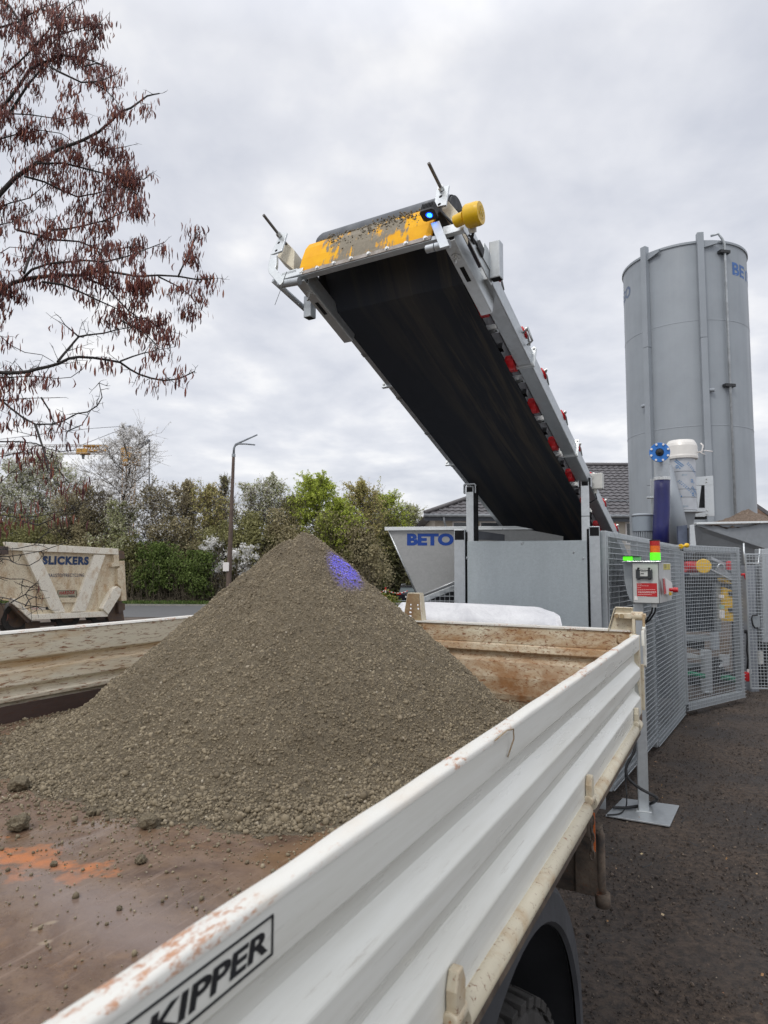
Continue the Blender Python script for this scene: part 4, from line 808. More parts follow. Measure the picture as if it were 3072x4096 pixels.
# ------------------------------------------------------------------ mixing plant: front frame with sheet panel
RC = V(1.72, 5.23, 0); FD = V(-.957, .29, 0).normalized(); FNm = V(-FD.y, FD.x, 0)     # FNm points away from the camera? checked below
if FNm.y < 0: FNm = -FNm
PFm = Fr(RC, FD, FNm, (0, 0, 1))        # (left along front, depth, z)
def fpx(x, y):                          # 1500..2600/1100..2200 study pixel on front plane -> (l, z)
    P = hit(1500+x*.6631, 1100+y*.6631, RC, FNm); return (P-RC).dot(FD), P.z
plant = thing('mixing_plant', RC, 'galvanised steel body of the mixing plant with a plain sheet front below the belt', 'mixing plant')
l0, z0 = fpx(1278, 1600); l1, z1 = fpx(555, 1602)
r = MB(PFm); r.box((l0, .0, .05), (l1, .012, z0)); r.build('front_sheet', M['panel'], plant, bevel=.01)
lr, zr_ = fpx(1355, 1515); lr2, _ = fpx(1290, 1515); r = MB(PFm); r.box((lr, -.01, 0), (lr2, .07, zr_)); r.build('post', M['galv'], plant, bevel=.004)
ll, zl_ = fpx(543, 1535); ll2, _ = fpx(478, 1535); r = MB(PFm); r.box((ll, -.01, 0), (ll2, .07, zl_)); r.build('post', M['galv'], plant, bevel=.004)
for (la, lb_, z_) in ((lr+.006, lr2-.006, zr_), (ll+.006, ll2-.006, zl_)):
    r = MB(PFm); hh_ = (lb_-la)*1.0; r.box((la, -.0108, z_-hh_-.008), (lb_, -.010, z_-.008)); r.build('tube_mouth', M['void'], plant)
r = MB(PFm); r.box((lr2+.001, .02, 0), (l0-.001, .06, zr_-.02)); r.box((l1+.001, .02, 0), (ll-.001, .06, zl_-.02)); r.build('gap_strip', M['void'], plant)
# conveyor supports rising from the sheet
def support(x0, x1, yt, name='belt_support'):
    a0, zt = fpx(x0, yt); a1, _ = fpx(x1, yt); r = MB(PFm); r.box((a1, .030, z0-.5), (a0, .10, zt)); s_ = r.build(name, M['galv_light'], plant, bevel=.004)
    r = MB(PFm); r.box((a1+.006, .0292, zt-.05), (a0-.006, .030, zt-.006)); r.build('tube_mouth', M['void'], s_)
    r = MB(PFm); pts = [(a0+.022, zt-.06), (a0+.022, zt+.012), (a0+.012, zt+.022), (a1-.012, zt+.022), (a1-.022, zt+.012), (a1-.022, zt-.06), (a1-.014, zt-.06), (a1-.014, zt+.006), (a1-.010, zt+.014), (a0+.010, zt+.014), (a0+.014, zt+.006), (a0+.014, zt-.06)]
    r.prism([(l_, .02, z_) for l_, z_ in pts], (0, .07, 0), raw=False); r.build('saddle', M['galv'], s_); return s_, a0, a1, zt
s1, a0, a1, zt = support(1240, 1290, 1232); s2, b0_, b1_, zt2 = support(545, 590, 1272)
r = MB(PFm); r.box((b1_-.03, .035, z0-.3), (b1_-.002, .10, zt2-.0)); r.build('support_inner', M['void'], s2)
for k, zq in enumerate((zt-.30, zt-.62)):
    r = MB(PFm); r.box((a1-.001, .0285, zq), (a0+.001, .1015, zq+.005)); r.build('cable_tie', M['black'], s1)
for (x, y) in ((895, 1620), (560, 1680+0), (1310-80, 1000+640), (1240+40, 1650)):
    pass
for (sx, sy) in ((2090, 2175), (1868, 2232), (2335, 2235), (2296, 2210)):
    P = hit(sx, sy, RC, FNm); r = MB(PFm); l_ = (P-RC).dot(FD); z_ = P.z
    r.path([(l_-.012, -.001, z_+.01), (l_, -.002, z_+.002), (l_+.004, -.001, z_-.012)], .0035, 5, raw=False); r.path([(l_-.002, -.001, z_+.014), (l_+.010, -.001, z_-.004)], .003, 5, raw=False); r.build('weld_bead', M['galv_light'], plant)
# inside of the plant: dark trough walls, tail frame
SD = V(.537, .8436, 0); SN = V(.8436, -.537, 0)            # side fence direction and its outward normal
SF = Fr(RC, SD, -SN, (0, 0, 1))          # (along the fence, inwards, z)
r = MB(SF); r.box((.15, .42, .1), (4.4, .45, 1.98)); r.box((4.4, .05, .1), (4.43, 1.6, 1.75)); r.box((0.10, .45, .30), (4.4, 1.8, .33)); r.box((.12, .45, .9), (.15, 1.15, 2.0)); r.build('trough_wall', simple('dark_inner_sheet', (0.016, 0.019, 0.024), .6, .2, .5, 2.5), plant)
for k in range(5):
    r = MB(SF); r.box((.55+k*.8, .36, .0), (.62+k*.8, .415, 1.95)); r.build('inner_post', M['galv_dark'], plant, bevel=.004)
for k in range(4):
    r = MB(SF); r.tube((.45+k*.22, .30, 1.92), (.45+k*.22, .40, 1.92), .045, n=20); r.build('belt_roller', M['red'], plant)
# ------------------------------------------------------------------ hopper with lettering
hY = 6.35; HP = V(0, hY, 0); HN = V(.03, 1, 0).normalized()
def hpx(x, y): return hit(1500+x*.3014, 2050+y*.3014, HP, HN)
TL = hpx(180, 215); hop = thing('feed_hopper', (TL.x+.8, hY, 0), 'large sloping galvanised feed hopper with blue capital letters, left of the sheet front', 'hopper')
pts = [hpx(180, 222), hpx(2500, 205), hpx(2500, 560), hpx(1400, 770), hpx(620, 1095), hpx(560, 1093)]
r = MB(); r.prism(pts, HN*.006); r.build('front_wall', M['hopper'], hop, bevel=.001)
BK = HN*1.9
pb = [p+BK+V(0, 0, 0) for p in pts]
r = MB(); r.add([pts[0], pts[5], pb[5], pb[0]], [(0, 1, 2, 3)], raw=True); r.add([p+V(.006, 0, 0) for p in (pts[0], pts[5], pb[5], pb[0])], [(3, 2, 1, 0)], raw=True); r.prism(pb, HN*.006); r.prism([pts[4], pts[5], pb[5], pb[4]], V(0, 0, .006)); r.build('side_wall', M['hopper'], hop)
r = MB(); e0, e1 = hpx(130, 214), hpx(2600, 196); r.prism([e0-HN*.03, e1-HN*.03, e1+HN*.05, e0+HN*.05], V(0, 0, .014)); r.prism([e0-HN*.031, e0-HN*.027, e1-HN*.027, e1-HN*.031], V(0, 0, -.02)); r.build('top_rim', simple('bright_rim', (0.72, .75, .75), .35, .4, .05), hop, bevel=.003)
r = MB(); q0, q1 = hpx(180, 240), hpx(555, 1090); r.path([q0-HN*.004, q1-HN*.004], .008, 6); q2, q3 = hpx(630, 1098), hpx(1330, 800); r.path([q2-HN*.003, q3-HN*.003], .007, 6); r.build('edge_bead', M['galv_light'], hop)
o_ = hpx(425, 440); x_ = (hpx(1045, 440)-o_); tx = x_.normalized(); BF = Fr(o_-HN*.001, tx, (0, 0, 1), -HN)
h_ = (hpx(425, 277)-o_).length
r = text_mb('BETO', BF, w=x_.length, h=h_, bold=0.055, ext=.001); r.build('lettering', M['letter'], hop)
# lower grille under the hopper and its dark backing
def grid(name, fr, w, h, mat, parent, pitch=.03, rad=.0022, x0=0., z0_=0., clip=None):
    r = MB(fr)
    for i in range(int(w/pitch)+1):
        x = x0+i*pitch; zz0, zz1 = z0_, z0_+h
        if clip: zz1 = min(zz1, clip(x))
        if zz1 > zz0+.005: r.box((x-rad*.75, -rad, zz0), (x+rad*.75, rad, zz1))
    for j in range(int(h/pitch)+1):
        z = z0_+j*pitch; xa, xb = x0, x0+w
        if clip:
            xs_ = [x for x in np.linspace(x0, x0+w, 60) if clip(x) >= z]
            if not xs_: continue
            xa = xs_[0]
        r.box((xa, -rad*3.4, z-rad*1.2), (xb, -rad*1.02, z+rad*1.2))
    return r.build(name, mat, parent)
g0 = hpx(600, 1200); g1 = hpx(1060, 1200); GF = Fr(V(g0.x, hY-.12, 0), (1, 0, 0), (0, 1, 0), (0, 0, 1)); topL = hpx(640, 1100).z; topR = hpx(1060, 915).z; ww = g1.x-g0.x
grille = thing('grille_panel', (g0.x, hY-.12, 0), 'small triangular wire grille under the feed hopper, above the white fleece', 'grille')
grid('wire_mesh', GF, ww, 1.7, M['wire'], grille, .045, .0028, 0, .1, lambda x: topL+(topR-topL)*max(0, (x-.05))/(ww-.05)-.02)
r = MB(GF); r.prism([(0.0, .004, topL-.02), (ww, .004, topR-.025), (ww, .004, topR-.075), (0.0, .004, topL-.07)], (0, .02, 0), raw=False); r.box((-.03, 0, .0), (0, .03, topL)); r.build('frame', M['galv_light'], grille, bevel=.002)
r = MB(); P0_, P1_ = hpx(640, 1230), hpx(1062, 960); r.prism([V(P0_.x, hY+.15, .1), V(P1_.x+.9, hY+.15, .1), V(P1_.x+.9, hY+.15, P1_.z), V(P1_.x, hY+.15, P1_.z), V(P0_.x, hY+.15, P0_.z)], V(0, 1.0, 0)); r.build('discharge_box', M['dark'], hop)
# inside ledge of hopper seen between the supports
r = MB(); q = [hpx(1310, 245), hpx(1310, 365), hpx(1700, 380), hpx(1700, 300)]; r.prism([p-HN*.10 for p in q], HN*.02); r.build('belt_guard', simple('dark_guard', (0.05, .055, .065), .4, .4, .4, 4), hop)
# second text seen beyond the belt
o2_ = hpx(1640, 300); 
# ------------------------------------------------------------------ fleece-covered bundle between truck and plant
m, t, b = newmat('white_fleece'); v = coords(t); nn = noise(t, v, 5, 7, 0.7, .4); n2 = noise(t, v, 60, 4, .8)
t.links.new(mix(t, ramp(t, n2, [(0.5, g3(0)), (0.75, g3(0.4))]), ramp(t, nn, [(0.3, (0.62, 0.63, 0.66)), (0.6, (0.82, 0.83, 0.85))]), (0.55, 0.56, 0.60)), b.inputs['Base Color']); b.inputs['Roughness'].default_value = 0.9; bump(t, b, nn, .5, .02); M['fleece'] = m
def sp(x, y, Y): return atY(1500+x*.6028, 1900+y*.6028, Y)
Y0 = 4.35
A0, A1 = sp(190, 850, Y0), sp(1060, 875, Y0); A2 = sp(1185, 905, Y0); A3 = sp(1240, 1000, Y0-.05); B0 = sp(115, 960, Y0-.15)
cols = [B0+V(-.05, 0, -.25), B0, A0+V(-.05, .0, -.06), A0, A0+V(.2, 0, .003), A0.lerp(A1, .55)+V(0, 0, .006), A1, A1.lerp(A2, .5)+V(0, 0, -.004), A2, A2.lerp(A3, .55)+V(.012, 0, .02), A3, A3+V(.02, 0, -.3)]
n_u, n_v = 150, 60; cv = []
def samp(u):
    k = u*(len(cols)-1); i = min(int(k), len(cols)-2); f = k-i; return cols[i].lerp(cols[i+1], f)
for j in range(n_v):
    w = j/(n_v-1)
    for i in range(n_u):
        u = i/(n_u-1); p = samp(u)
        # profile over the bundle: front skirt, rounded shoulder, top, back skirt
        if w < .45: f = w/.45; off = V(0, -.38+.10*f, -(p.z)*(1-f)-.06*(1-f)) if f < .999 else V(0, -.28, 0); zz = p.z*f**.55*.0+p.z-(1-f)*p.z; q = V(p.x, p.y-.20+.12*f, 0); z = (p.z-.10)*f
        elif w < .62: f = (w-.45)/.17; q = V(p.x, p.y-.08+.08*math.sin(f*math.pi/2), 0); z = p.z-.10+.10*math.sin(f*math.pi/2)
        elif w < .8: f = (w-.62)/.18; q = V(p.x, p.y+.5*f, 0); z = p.z-.02*f
        else: f = (w-.8)/.2; q = V(p.x, p.y+.5+.1*f, 0); z = (p.z-.02)*(1-f)
        fold = .018*math.sin(u*44+3*mnoise.noise((u*7, w*2, 0)))*max(0, .6-w)*(1.6 if u > .72 or u < .2 else .25)
        dz = .010*mnoise.noise((u*9, w*6, 3)); q.y += fold*1.6; q.x += fold*.5
        cv.append((q.x, q.y, max(0.0, z+dz*(1 if w > .3 else 0))))
i, j = np.meshgrid(np.arange(n_u-1), np.arange(n_v-1)); a_ = (j*n_u+i).ravel()
fl = npmesh('covered_bundle', np.array(cv), np.stack([a_, a_+1, a_+1+n_u, a_+n_u], 1), M['fleece'], smooth=True); tag(fl, 'long bundle wrapped in white fleece between the tailgate and the plant', 'bundle')

# ------------------------------------------------------------------ mesh fence panels along the plant
def fence(name, P, D, w, h, zb, label, cat, group=None, par=None, pitch=.045, rad=.0023, fw=.05, caps=(True, False), handle=None, topw=.055, extra_v=()):
    D = D.normalized(); Nn = V(D.y, -D.x, 0); F = Fr(P, D, -Nn, (0, 0, 1)); root = thing(name, P, label, cat, group) if par is None else par
    r = MB(F); r.box((0, .012, zb), (fw, .012+fw, h)); r.box((w-fw, .012, zb), (w, .012+fw, h)); r.box((fw, .012, h-fw), (w-fw, .012+fw, h)); r.box((fw, .012, zb), (w-fw, .012+fw, zb+fw))
    for e_ in extra_v: r.box((e_, .012, zb+fw), (e_+.045, .012+fw, h-fw))
    r.build('frame', M['galv'], root, bevel=.003)
    grid('wire_mesh', Fr(P, D, -Nn, (0, 0, 1)), w-.016, h-zb-.016, M['wire'], root, pitch, rad, .010, zb+.01)
    if caps[0]:
        r = MB(F); r.box((.004, .0112, h-fw+.004), (fw-.004, .012, h-.004)); r.build('tube_mouth', M['void'], root)
    if caps[1]:
        r = MB(F); r.box((.004, .0112, zb+.004), (fw-.004, .012, zb+fw-.004)); r.build('tube_mouth', M['void'], root)
    return root
def on_fence(sx): P = hit(sx, 2150, RC, SN); return (P-RC).dot(SD)
f1 = on_fence(2593); f2 = on_fence(2706)
fence('mesh_fence', RC+SN*.04+SD*.075, SD, f1-.08, 2.155, .12, 'nearest wire mesh fence panel along the side of the plant, behind the control cabinet', 'fence', 'mesh fence panels along the plant', caps=(False, False), extra_v=(1.15,))
fence('mesh_fence', RC+SN*.04+SD*(f1+.004), SD, f2-f1-.01, 2.150, .04, 'second wire mesh fence panel, between the nearest panel and the open gate', 'fence', 'mesh fence panels along the plant')
HG = RC+SN*.05+SD*(f2+.01)
GE = atY(1606*1.85172, 1350*1.85172, 9.35); GE.z = 0; GD = (GE-V(HG.x, HG.y, 0))
gate2 = fence('mesh_gate', V(HG.x, HG.y, 0), GD, GD.length, 2.16, .07, 'open wire mesh gate with a yellow handle pin on its top corner', 'gate', caps=(True, True), fw=.085, pitch=.044)
gN = V(GD.y, -GD.x, 0).normalized(); P = atY(2722, 2186, HG.y-.12); r = MB(); ax = (GD.normalized()+V(0, 0, .12)).normalized()
prf = [(0, .001), (0, .036), (.02, .038), (.035, .02), (.10, .018), (.13, .024), (.15, .037), (.175, .036), (.185, .001)]
r.lathe(P, ax, [(h*.95, rr_*.8) for h, rr_ in prf], 20); r.build('gate_pin', M['yellow'], gate2)
r = MB(); r.tube(P-ax*.06, P, .006, raw=True); r.build('pin_shaft', M['bolt'], gate2)
# far gate at the right frame edge
P = atY(2985, 2300, 9.6); far = fence('mesh_gate', V(P.x, P.y, 0), V(1, -.08, 0), 1.3, 2.08, .14, 'farther wire mesh gate with a black handle at the right edge, beside the open gate', 'gate', pitch=.045, rad=.003, fw=.02, caps=(False, False))
r = MB(); hp = [atY(sx, sy, 9.52) for sx, sy in ((3030, 2460), (3010, 2462), (3006, 2475), (3012, 2500), (3020, 2512), (3032, 2512))]; r.path(hp, .011, 8); r.build('handle', M['black'], far)
r = MB(); q = atY(3022, 2485, 9.56); r.box((q.x-.05, q.y-.01, q.z-.09), (q.x+.06, q.y, q.z+.09), raw=False); r.build('lock_plate', M['galv_dark'], far, bevel=.004)
r = MB(); q0, q1 = atY(2700+.3616*760, 2100+.3616*200, 9.75), atY(2700+.3616*768, 2100+.3616*425, 9.75); q2 = atY(2700+.3616*925, 2100+.3616*428, 9.75); q3 = atY(2700+.3616*938, 2100+.3616*262, 9.75); r.path([q0, q1, q2, q3], .013, 6); r.build('hook_frame', M['galv_light'], far)

# ------------------------------------------------------------------ control cabinet on its stand
PB = V(1.985, 5.17, 0)
stand = thing('control_stand', PB, 'square galvanised stand pole welded to a steel foot plate, in front of the mesh fence', 'stand')
q = [atZ(x*1.85172, y*1.85172, .012) for x, y in ((1308, 1764), (1345, 1727), (1467, 1743), (1447, 1787))]
r = MB(); r.prism(q[::-1], V(0, 0, .012)); r.build('foot_plate', M['galv'], stand, bevel=.002)
CA_ = R_(46.9); cf = V(-math.sin(CA_), -math.cos(CA_), 0); cx = V(math.cos(CA_), -math.sin(CA_), 0)      # front normal, right direction
PF = Fr(PB, cx, -cf, (0, 0, 1))
r = MB(Fr(PB, V(.95, -.31, 0), V(.31, .95, 0), (0, 0, 1))); r.box((-.038, -.038, .024), (.038, .038, 1.6)); r.build('pole', M['galv'], stand, bevel=.006)
r = MB(Fr(PB, V(.95, -.31, 0), V(.31, .95, 0), (0, 0, 1))); r.prism([(-.055, -.055, .0245), (.055, -.055, .0245), (.055, .055, .0245), (-.055, .055, .0245)], (0, 0, .006), raw=False); r.box((-.0395, -.0395, 1.02), (.0395, .0395, 1.026)); r.build('weld_foot', M['galv_light'], stand, bevel=.003)
C0 = atY(2360+.3014*570, 1800+.3014*2030, 5.05); C1 = atY(2360+.3014*920, 1800+.3014*2030, 4.93)     # lower front corners
wf = .226; hf = .325; dp = .125
cabx = (V(C1.x, C1.y, 0)-V(C0.x, C0.y, 0)); cabx = V(math.cos(R_(30)), -math.sin(R_(30)), 0)
cabn = V(-cabx.y, cabx.x, 0)      # pointing inwards (away from camera)
if cabn.y < 0: cabn = -cabn
wf = (hit(2360+.3014*920, 2400, V(C0.x, C0.y, 0), cabn)-V(C0.x, C0.y, 0)).dot(cabx)
KF = Fr(C0, cabx, cabn, (0, 0, 1)); zt_ = atY(2360+.3014*545, 1800+.3014*1492, 5.05).z-C0.z
dE = None
for k in range(400):
    d_ = k*.002; P = KF(wf, d_, 0); rel = P-O; X = (384+FPX*rel.dot(r2)/rel.dot(fwd))*4
    if X >= 2360+.3014*1085: dE = d_; break
dE = dE or .2
cab = thing('control_cabinet', C0, 'light grey electric control cabinet with a red notice and red rotary switch', 'control cabinet')
r = MB(KF); r.box((0, .012, 0), (wf, dE, zt_)); bd = r.build('body', M['cabinet'], cab, bevel=.004)
r = MB(KF); r.box((.004, 0, .003), (wf-.002, .0115, zt_-.004)); dr = r.build('door', M['cabinet'], cab, bevel=.003)
def kpx(x, y, n=-.001): # pixel in study3c on door plane -> (u, z)
    P = hit(2360+x*.3014, 1800+y*.3014, KF(0, n, 0), cabn)-C0; return P.dot(cabx), P.z
def kbox(x0, y0, x1, y1, d0, d1, name, mat, par, bevel=0):
    u0, z1_ = kpx(x0, y0, d0); u1, z0_ = kpx(x1, y1, d0); r = MB(KF); r.box((u0, d0, z0_), (u1, d1, z1_)); return r.build(name, mat, par, bevel=bevel)
kbox(603, 1580, 826, 1708, -.024, -.001, 'meter_cover', simple('smoked_plastic', (0.04, .045, .05), .2), cab, .005)
kbox(625, 1560, 650, 1600, -.028, -.001, 'cover_hinge', M['black'], cab, .002); kbox(768, 1560, 795, 1600, -.028, -.001, 'cover_hinge', M['black'], cab, .002)
kbox(625, 1700, 660, 1722, -.028, -.001, 'cover_latch', M['black'], cab, .002); kbox(770, 1700, 805, 1722, -.028, -.001, 'cover_latch', M['black'], cab, .002)
scr = kbox(663, 1602, 765, 1676, -.0252, -.0242, 'display', simple('grey_display', (0.55, .56, .54), .3), cab)
for y in (1610, 1635, 1642): kbox(672, y, 750 if y < 1620 else 715, y+7, -.0262, -.0254, 'display_text', M['dark'], cab)
kbox(620, 1765, 893, 1948, -.0022, -.0008, 'notice', simple('red_notice', (0.45, .012, .015), .45, 0, .05), cab)
M['whitetext'] = simple('white_print', (0.75, .72, .70), .5, 0, .02)
r = MB(KF)
for (y, xa, xb) in ((1776, 628, 690), (1800, 630, 782), (1823, 630, 682), (1848, 632, 870), (1872, 634, 880), (1884, 636, 885), (1893, 636, 858), (1915, 638, 826), (1940, 640, 752)):
    u0, za = kpx(xa, y, -.0024); u1, _ = kpx(xb, y, -.0024); nseg = max(2, int((xb-xa)/26)); 
    for s_ in range(nseg):
        ua = u0+(u1-u0)*s_/nseg; ub_ = u0+(u1-u0)*(s_+.85)/nseg; r.box((ua, -.0032, za-.0014), (ub_, -.0024, za+.0006))
r.build('notice_text', M['whitetext'], cab)
kbox(590, 1940, 632, 1992, -.0022, -.0008, 'small_label', M['whitetext'], cab)
r = MB(KF); u0, za = kpx(905, 1490); r.box((wf+.0002, .004, 0.0), (wf+.0008, .014, zt_)); r.build('door_seam', M['black'], cab)
# right side: isolator and yellow label
def spx(x, y, off=0.001):
    P = hit(2360+x*.3014, 1800+y*.3014, KF(wf+off, 0, 0), cabx)-C0; return P.dot(cabn), P.z
def sprism(pts, off, th, name, mat, bevel=0):
    r = MB(KF); Q = [spx(x, y, off) for x, y in pts]; r.prism([(wf+off, d, z) for d, z in Q], (th, 0, 0), raw=False); return r.build(name, mat, cab, bevel=bevel)
sprism([(975, 1512), (1062, 1512), (1062, 1588), (975, 1588)], .0008, .001, 'yellow_label', simple('yellow_label', (0.55, .47, .06), .5))
for y_ in (1524, 1540, 1556): sprism([(988, y_), (1015, y_), (1015, y_+5), (988, y_+5)], .0019, .0006, 'label_text', M['dark'])
sprism([(963, 1698), (1050, 1755), (1068, 1890), (978, 1922)], .001, .022, 'isolator_plate', M['whitetext'], .003)
sprism([(967, 1705), (985, 1715), (1012, 1900), (982, 1916)], .0235, .002, 'isolator_edge', M['red'])
d_, z_ = spx(1052, 1855, .023); r = MB(KF); r.tube((wf+.024, d_, z_), (wf+.050, d_, z_), .014, n=16); r.tube((wf+.050, d_, z_), (wf+.088, d_, z_), .021, .019, n=18); r.build('rotary_switch', M['red'], cab, bevel=.003)
sprism([(1050, 1885), (1075, 1888), (1068, 1925), (1052, 1928)], .024, .012, 'switch_yellow', M['yellow'])
# hood: curved left cheek and roof
hd = .16
r = MB(KF)
lft = [hit(2360+x*.3014, 1800+y*.3014, KF(-.002, 0, 0), cabx)-C0 for x, y in ((445, 1492), (445, 1560), (465, 1800), (500, 1960), (548, 2040))]
ch = [(-.012, .30), (-.012, .30)]
pts = [(0.0, .30, zt_-.001), (0.0, .30, .10), (0.0, .26, .03), (0.0, .18, -.012), (0.0, .0, -.012), (0.0, -.012, 0.02), (0.0, -.012, zt_-.001)]
hx = hit(2360+.3014*445, 1800+.3014*1500, KF(0, .1, zt_), cabn)
hoodw = (KF(0, .1, 0)-hx).dot(cabx); 
hp_ = [(-hoodw, zt_), (-hoodw-.001, zt_-.05), (-hoodw+.004, .17), (-hoodw+.022, .07), (-hoodw+.045, .012), (-.004, -.012), (-.004, zt_)]
r.prism([(x, .095, z) for x, z in hp_], (0, .004, 0), raw=False); r.prism([(x, .02, z) for x, z in ((-.006, -.01), (-.003, -.01), (-.003, zt_), (-.006, zt_))], (0, .075, 0), raw=False)
hood = r.build('hood_cheek', M['galv_dark'], cab, bevel=.002)
r = MB(KF); r.hexa([KF(-hoodw, -.02, zt_+.006), KF(wf+.02, -.02, zt_+.006), KF(wf+.02, .20, zt_+.010), KF(-hoodw, .20, zt_+.010), KF(-hoodw, -.02, zt_+.009), KF(wf+.02, -.02, zt_+.009), KF(wf+.02, .20, zt_+.013), KF(-hoodw, .20, zt_+.013)])
m, t, b = newmat('polished_roof'); b.inputs['Metallic'].default_value = 1.0; b.inputs['Base Color'].default_value = (.45, .47, .48, 1); b.inputs['Roughness'].default_value = 0.12; r.build('hood_roof', m, cab, bevel=.001)
# signal tower
ub_, zb_ = kpx(875, 1482, .06); bw_ = .038
sx_, _ = kpx(868, 1482, .06)
g_ = MB(KF); g_.tube((sx_, .06, zt_+.016), (sx_, .06, zt_+.075), bw_, n=28); 
M['green_on'] = simple('green_lamp_and_reflection', (.1, .6, .02), .3, 0, .2, 60, emit=((.10, 1.0, .005), .62)); M['amber'] = simple('amber_lamp', (.72, .13, .004), .25, 0, .1, 60); M['redlamp'] = simple('red_lamp', (.42, .008, .008), .25, 0, .1, 60)
cu_ = thing('signal_tower', KF(sx_, .06, zt_), 'red, amber and lit green signal tower on top of the control cabinet', 'signal light')
g_.build('green_segment', M['green_on'], cu_)
for k in range(7):
    q = 2*math.pi*k/7; 
h1 = zt_+.016; 
def seg(z0_, z1_, rr_, nm, mt): r = MB(KF); r.tube((sx_, .06, z0_), (sx_, .06, z1_), rr_, n=28); return r.build(nm, mt, cu_)
top_z = (hit(2360+.3014*870, 1800+.3014*1192, KF(0, .06, 0), cabn)-C0).z
hs = (top_z-.006-zt_-.016)/3.3
seg(zt_+.016, zt_+.017, bw_+.001, 'ring', M['black']); seg(zt_+.0755, zt_+.079, bw_-.001, 'ring', M['amber']); seg(zt_+.079, zt_+.079+hs*1.05, bw_-.001, 'amber_segment', M['amber']); seg(zt_+.080+hs*1.05, top_z-.008, bw_-.0015, 'red_segment', M['redlamp']); seg(top_z-.0079, top_z, bw_, 'cap', M['black'])
sp_ = bpy.data.lights.new('green_glow', 'POINT'); sp_.energy = 0.08; sp_.color = (.15, 1, .02); sp_.shadow_soft_size = .03; so_ = bpy.data.objects.new('green_glow', sp_); COL.objects.link(so_); so_.location = KF(sx_, -.05, zt_+.05)
# glowing green block added for the tower reflected in the roof, dark lid above
st_ = thing('tower_reflection', KF(-hoodw+.05, .06, zt_), 'low oblong glowing green block standing for the tower reflection on the left end of the cabinet roof', 'signal light')
r = MB(KF); r.box((-hoodw+.012, .01, zt_+.014), (-hoodw+.082, .09, zt_+.046)); r.build('reflection_glow', M['green_on'], st_, bevel=.004)
r = MB(KF); r.box((-hoodw+.083, .01, zt_+.014), (-hoodw+.135, .09, zt_+.046)); r.build('reflection_fade', simple('green_reflection_tint', (.10, .30, .12), .3), st_, bevel=.004)
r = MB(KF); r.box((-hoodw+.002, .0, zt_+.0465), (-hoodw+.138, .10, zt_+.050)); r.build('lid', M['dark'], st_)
# cables
r = MB(); u_, z_ = kpx(850, 2040, .05); r.tube(KF(u_, .05, -.03), KF(u_, .05, 0), .022, raw=True); r.build('cable_gland', M['cabinet'], cab)
r = MB(); 
for o__ in (-.012, .010): r.path([KF(u_+o__, .05, -.03), KF(u_+o__-.008, .06, -.07), KF(u_+o__-.05, .10, -.13), KF(u_-.10, .16, -.17)], .007, 8)
r.build('cable', M['black'], cab)
cb = MB(); pts = [atY(x, y, Y) for x, y, Y in ((2100+.4219*1045, 2900+.4219*130, 5.12), (2100+.4219*1035, 2900+.4219*250, 5.10), (2100+.4219*960, 2900+.4219*400, 5.10), (2100+.4219*985, 2900+.4219*510, 5.08), (2100+.4219*1090, 2900+.4219*600, 5.05), (2100+.4219*1220, 2900+.4219*670, 5.0), (2100+.4219*1250, 2900+.4219*705, 4.98))]
pts += [atZ(2100+.4219*x, 2900+.4219*y, .04) for x, y in ((1190, 745), (1060, 770), (950, 785), (830, 780))]
def smooth_pts(P, k=6):
    out = []
    for i in range(len(P)-1):
        p0, p1, p2, p3 = P[max(i-1, 0)], P[i], P[i+1], P[min(i+2, len(P)-1)]
        for s_ in range(k):
            t_ = s_/k; out.append(.5*((2*p1)+(p2-p0)*t_+(2*p0-5*p1+4*p2-p3)*t_*t_+(-p0+3*p1-3*p2+p3)*t_**3))
    return out+[P[-1]]
cb.path(smooth_pts(pts), .011, 8)
pts = [atY(2100+.4219*950, 2900+.4219*420, 5.1), atY(2100+.4219*955, 2900+.4219*560, 5.1), atY(2100+.4219*965, 2900+.4219*680, 5.05), atZ(2100+.4219*955, 2900+.4219*780, .03), atZ(2100+.4219*900, 2900+.4219*840, .03), atZ(2100+.4219*780, 2900+.4219*852, .03)]
cb.path(smooth_pts(pts), .0055, 7); tag(cb.build('loose_cable', M['black']), 'black cable looping from the stand pole down over the foot plate', 'cable')

# ------------------------------------------------------------------ silo
SY = 17.0; Sx = atY(1489*1.85172, 1000*1.85172, SY).x; SR = 1.50
S0 = V(Sx, SY, 0)
vdir = V(-Sx, -SY, 0).normalized(); vr = V(vdir.y*-1, vdir.x, 0)            # towards camera / to the right seen from camera
if vr.x < 0: vr = -vr
Ztop = atY(2880, 975, SY-SR*.9).z
silo = thing('silo', S0, 'tall grey cylindrical cement silo with vertical legs and a thin filling pipe', 'silo')
Zbot = 1.0
r = MB(); r.lathe(S0, (0, 0, 1), [(Zbot, .5), (Zbot+1.2, SR), (Ztop, SR)], 96); r.lathe(S0, (0, 0, 1), [(Ztop, SR), (Ztop+.02, SR-.02), (Ztop+.25, .3), (Ztop+.25, .001)], 96); body = r.build('body', M['silo'], silo)
zr = [atY(2880, 1283, SY-SR*.95).z, atY(2860, 1703, SY-SR*.95).z]
for z_ in zr: r = MB(); r.lathe(S0, (0, 0, 1), [(z_-.012, SR+.001), (z_-.006, SR+.005), (z_+.006, SR+.005), (z_+.012, SR+.001)], 96); r.build('weld_ring', M['silo'], body)
r = MB(); r.lathe(S0, (0, 0, 1), [(Ztop-.06, SR+.002), (Ztop-.055, SR+.03), (Ztop+.0, SR+.03), (Ztop+.01, SR-.01)], 96); r.build('top_rim', M['silo'], body)
def cyl(ang, rr, z): return S0+vdir*math.cos(ang)*rr+vr*math.sin(ang)*rr+V(0, 0, z)
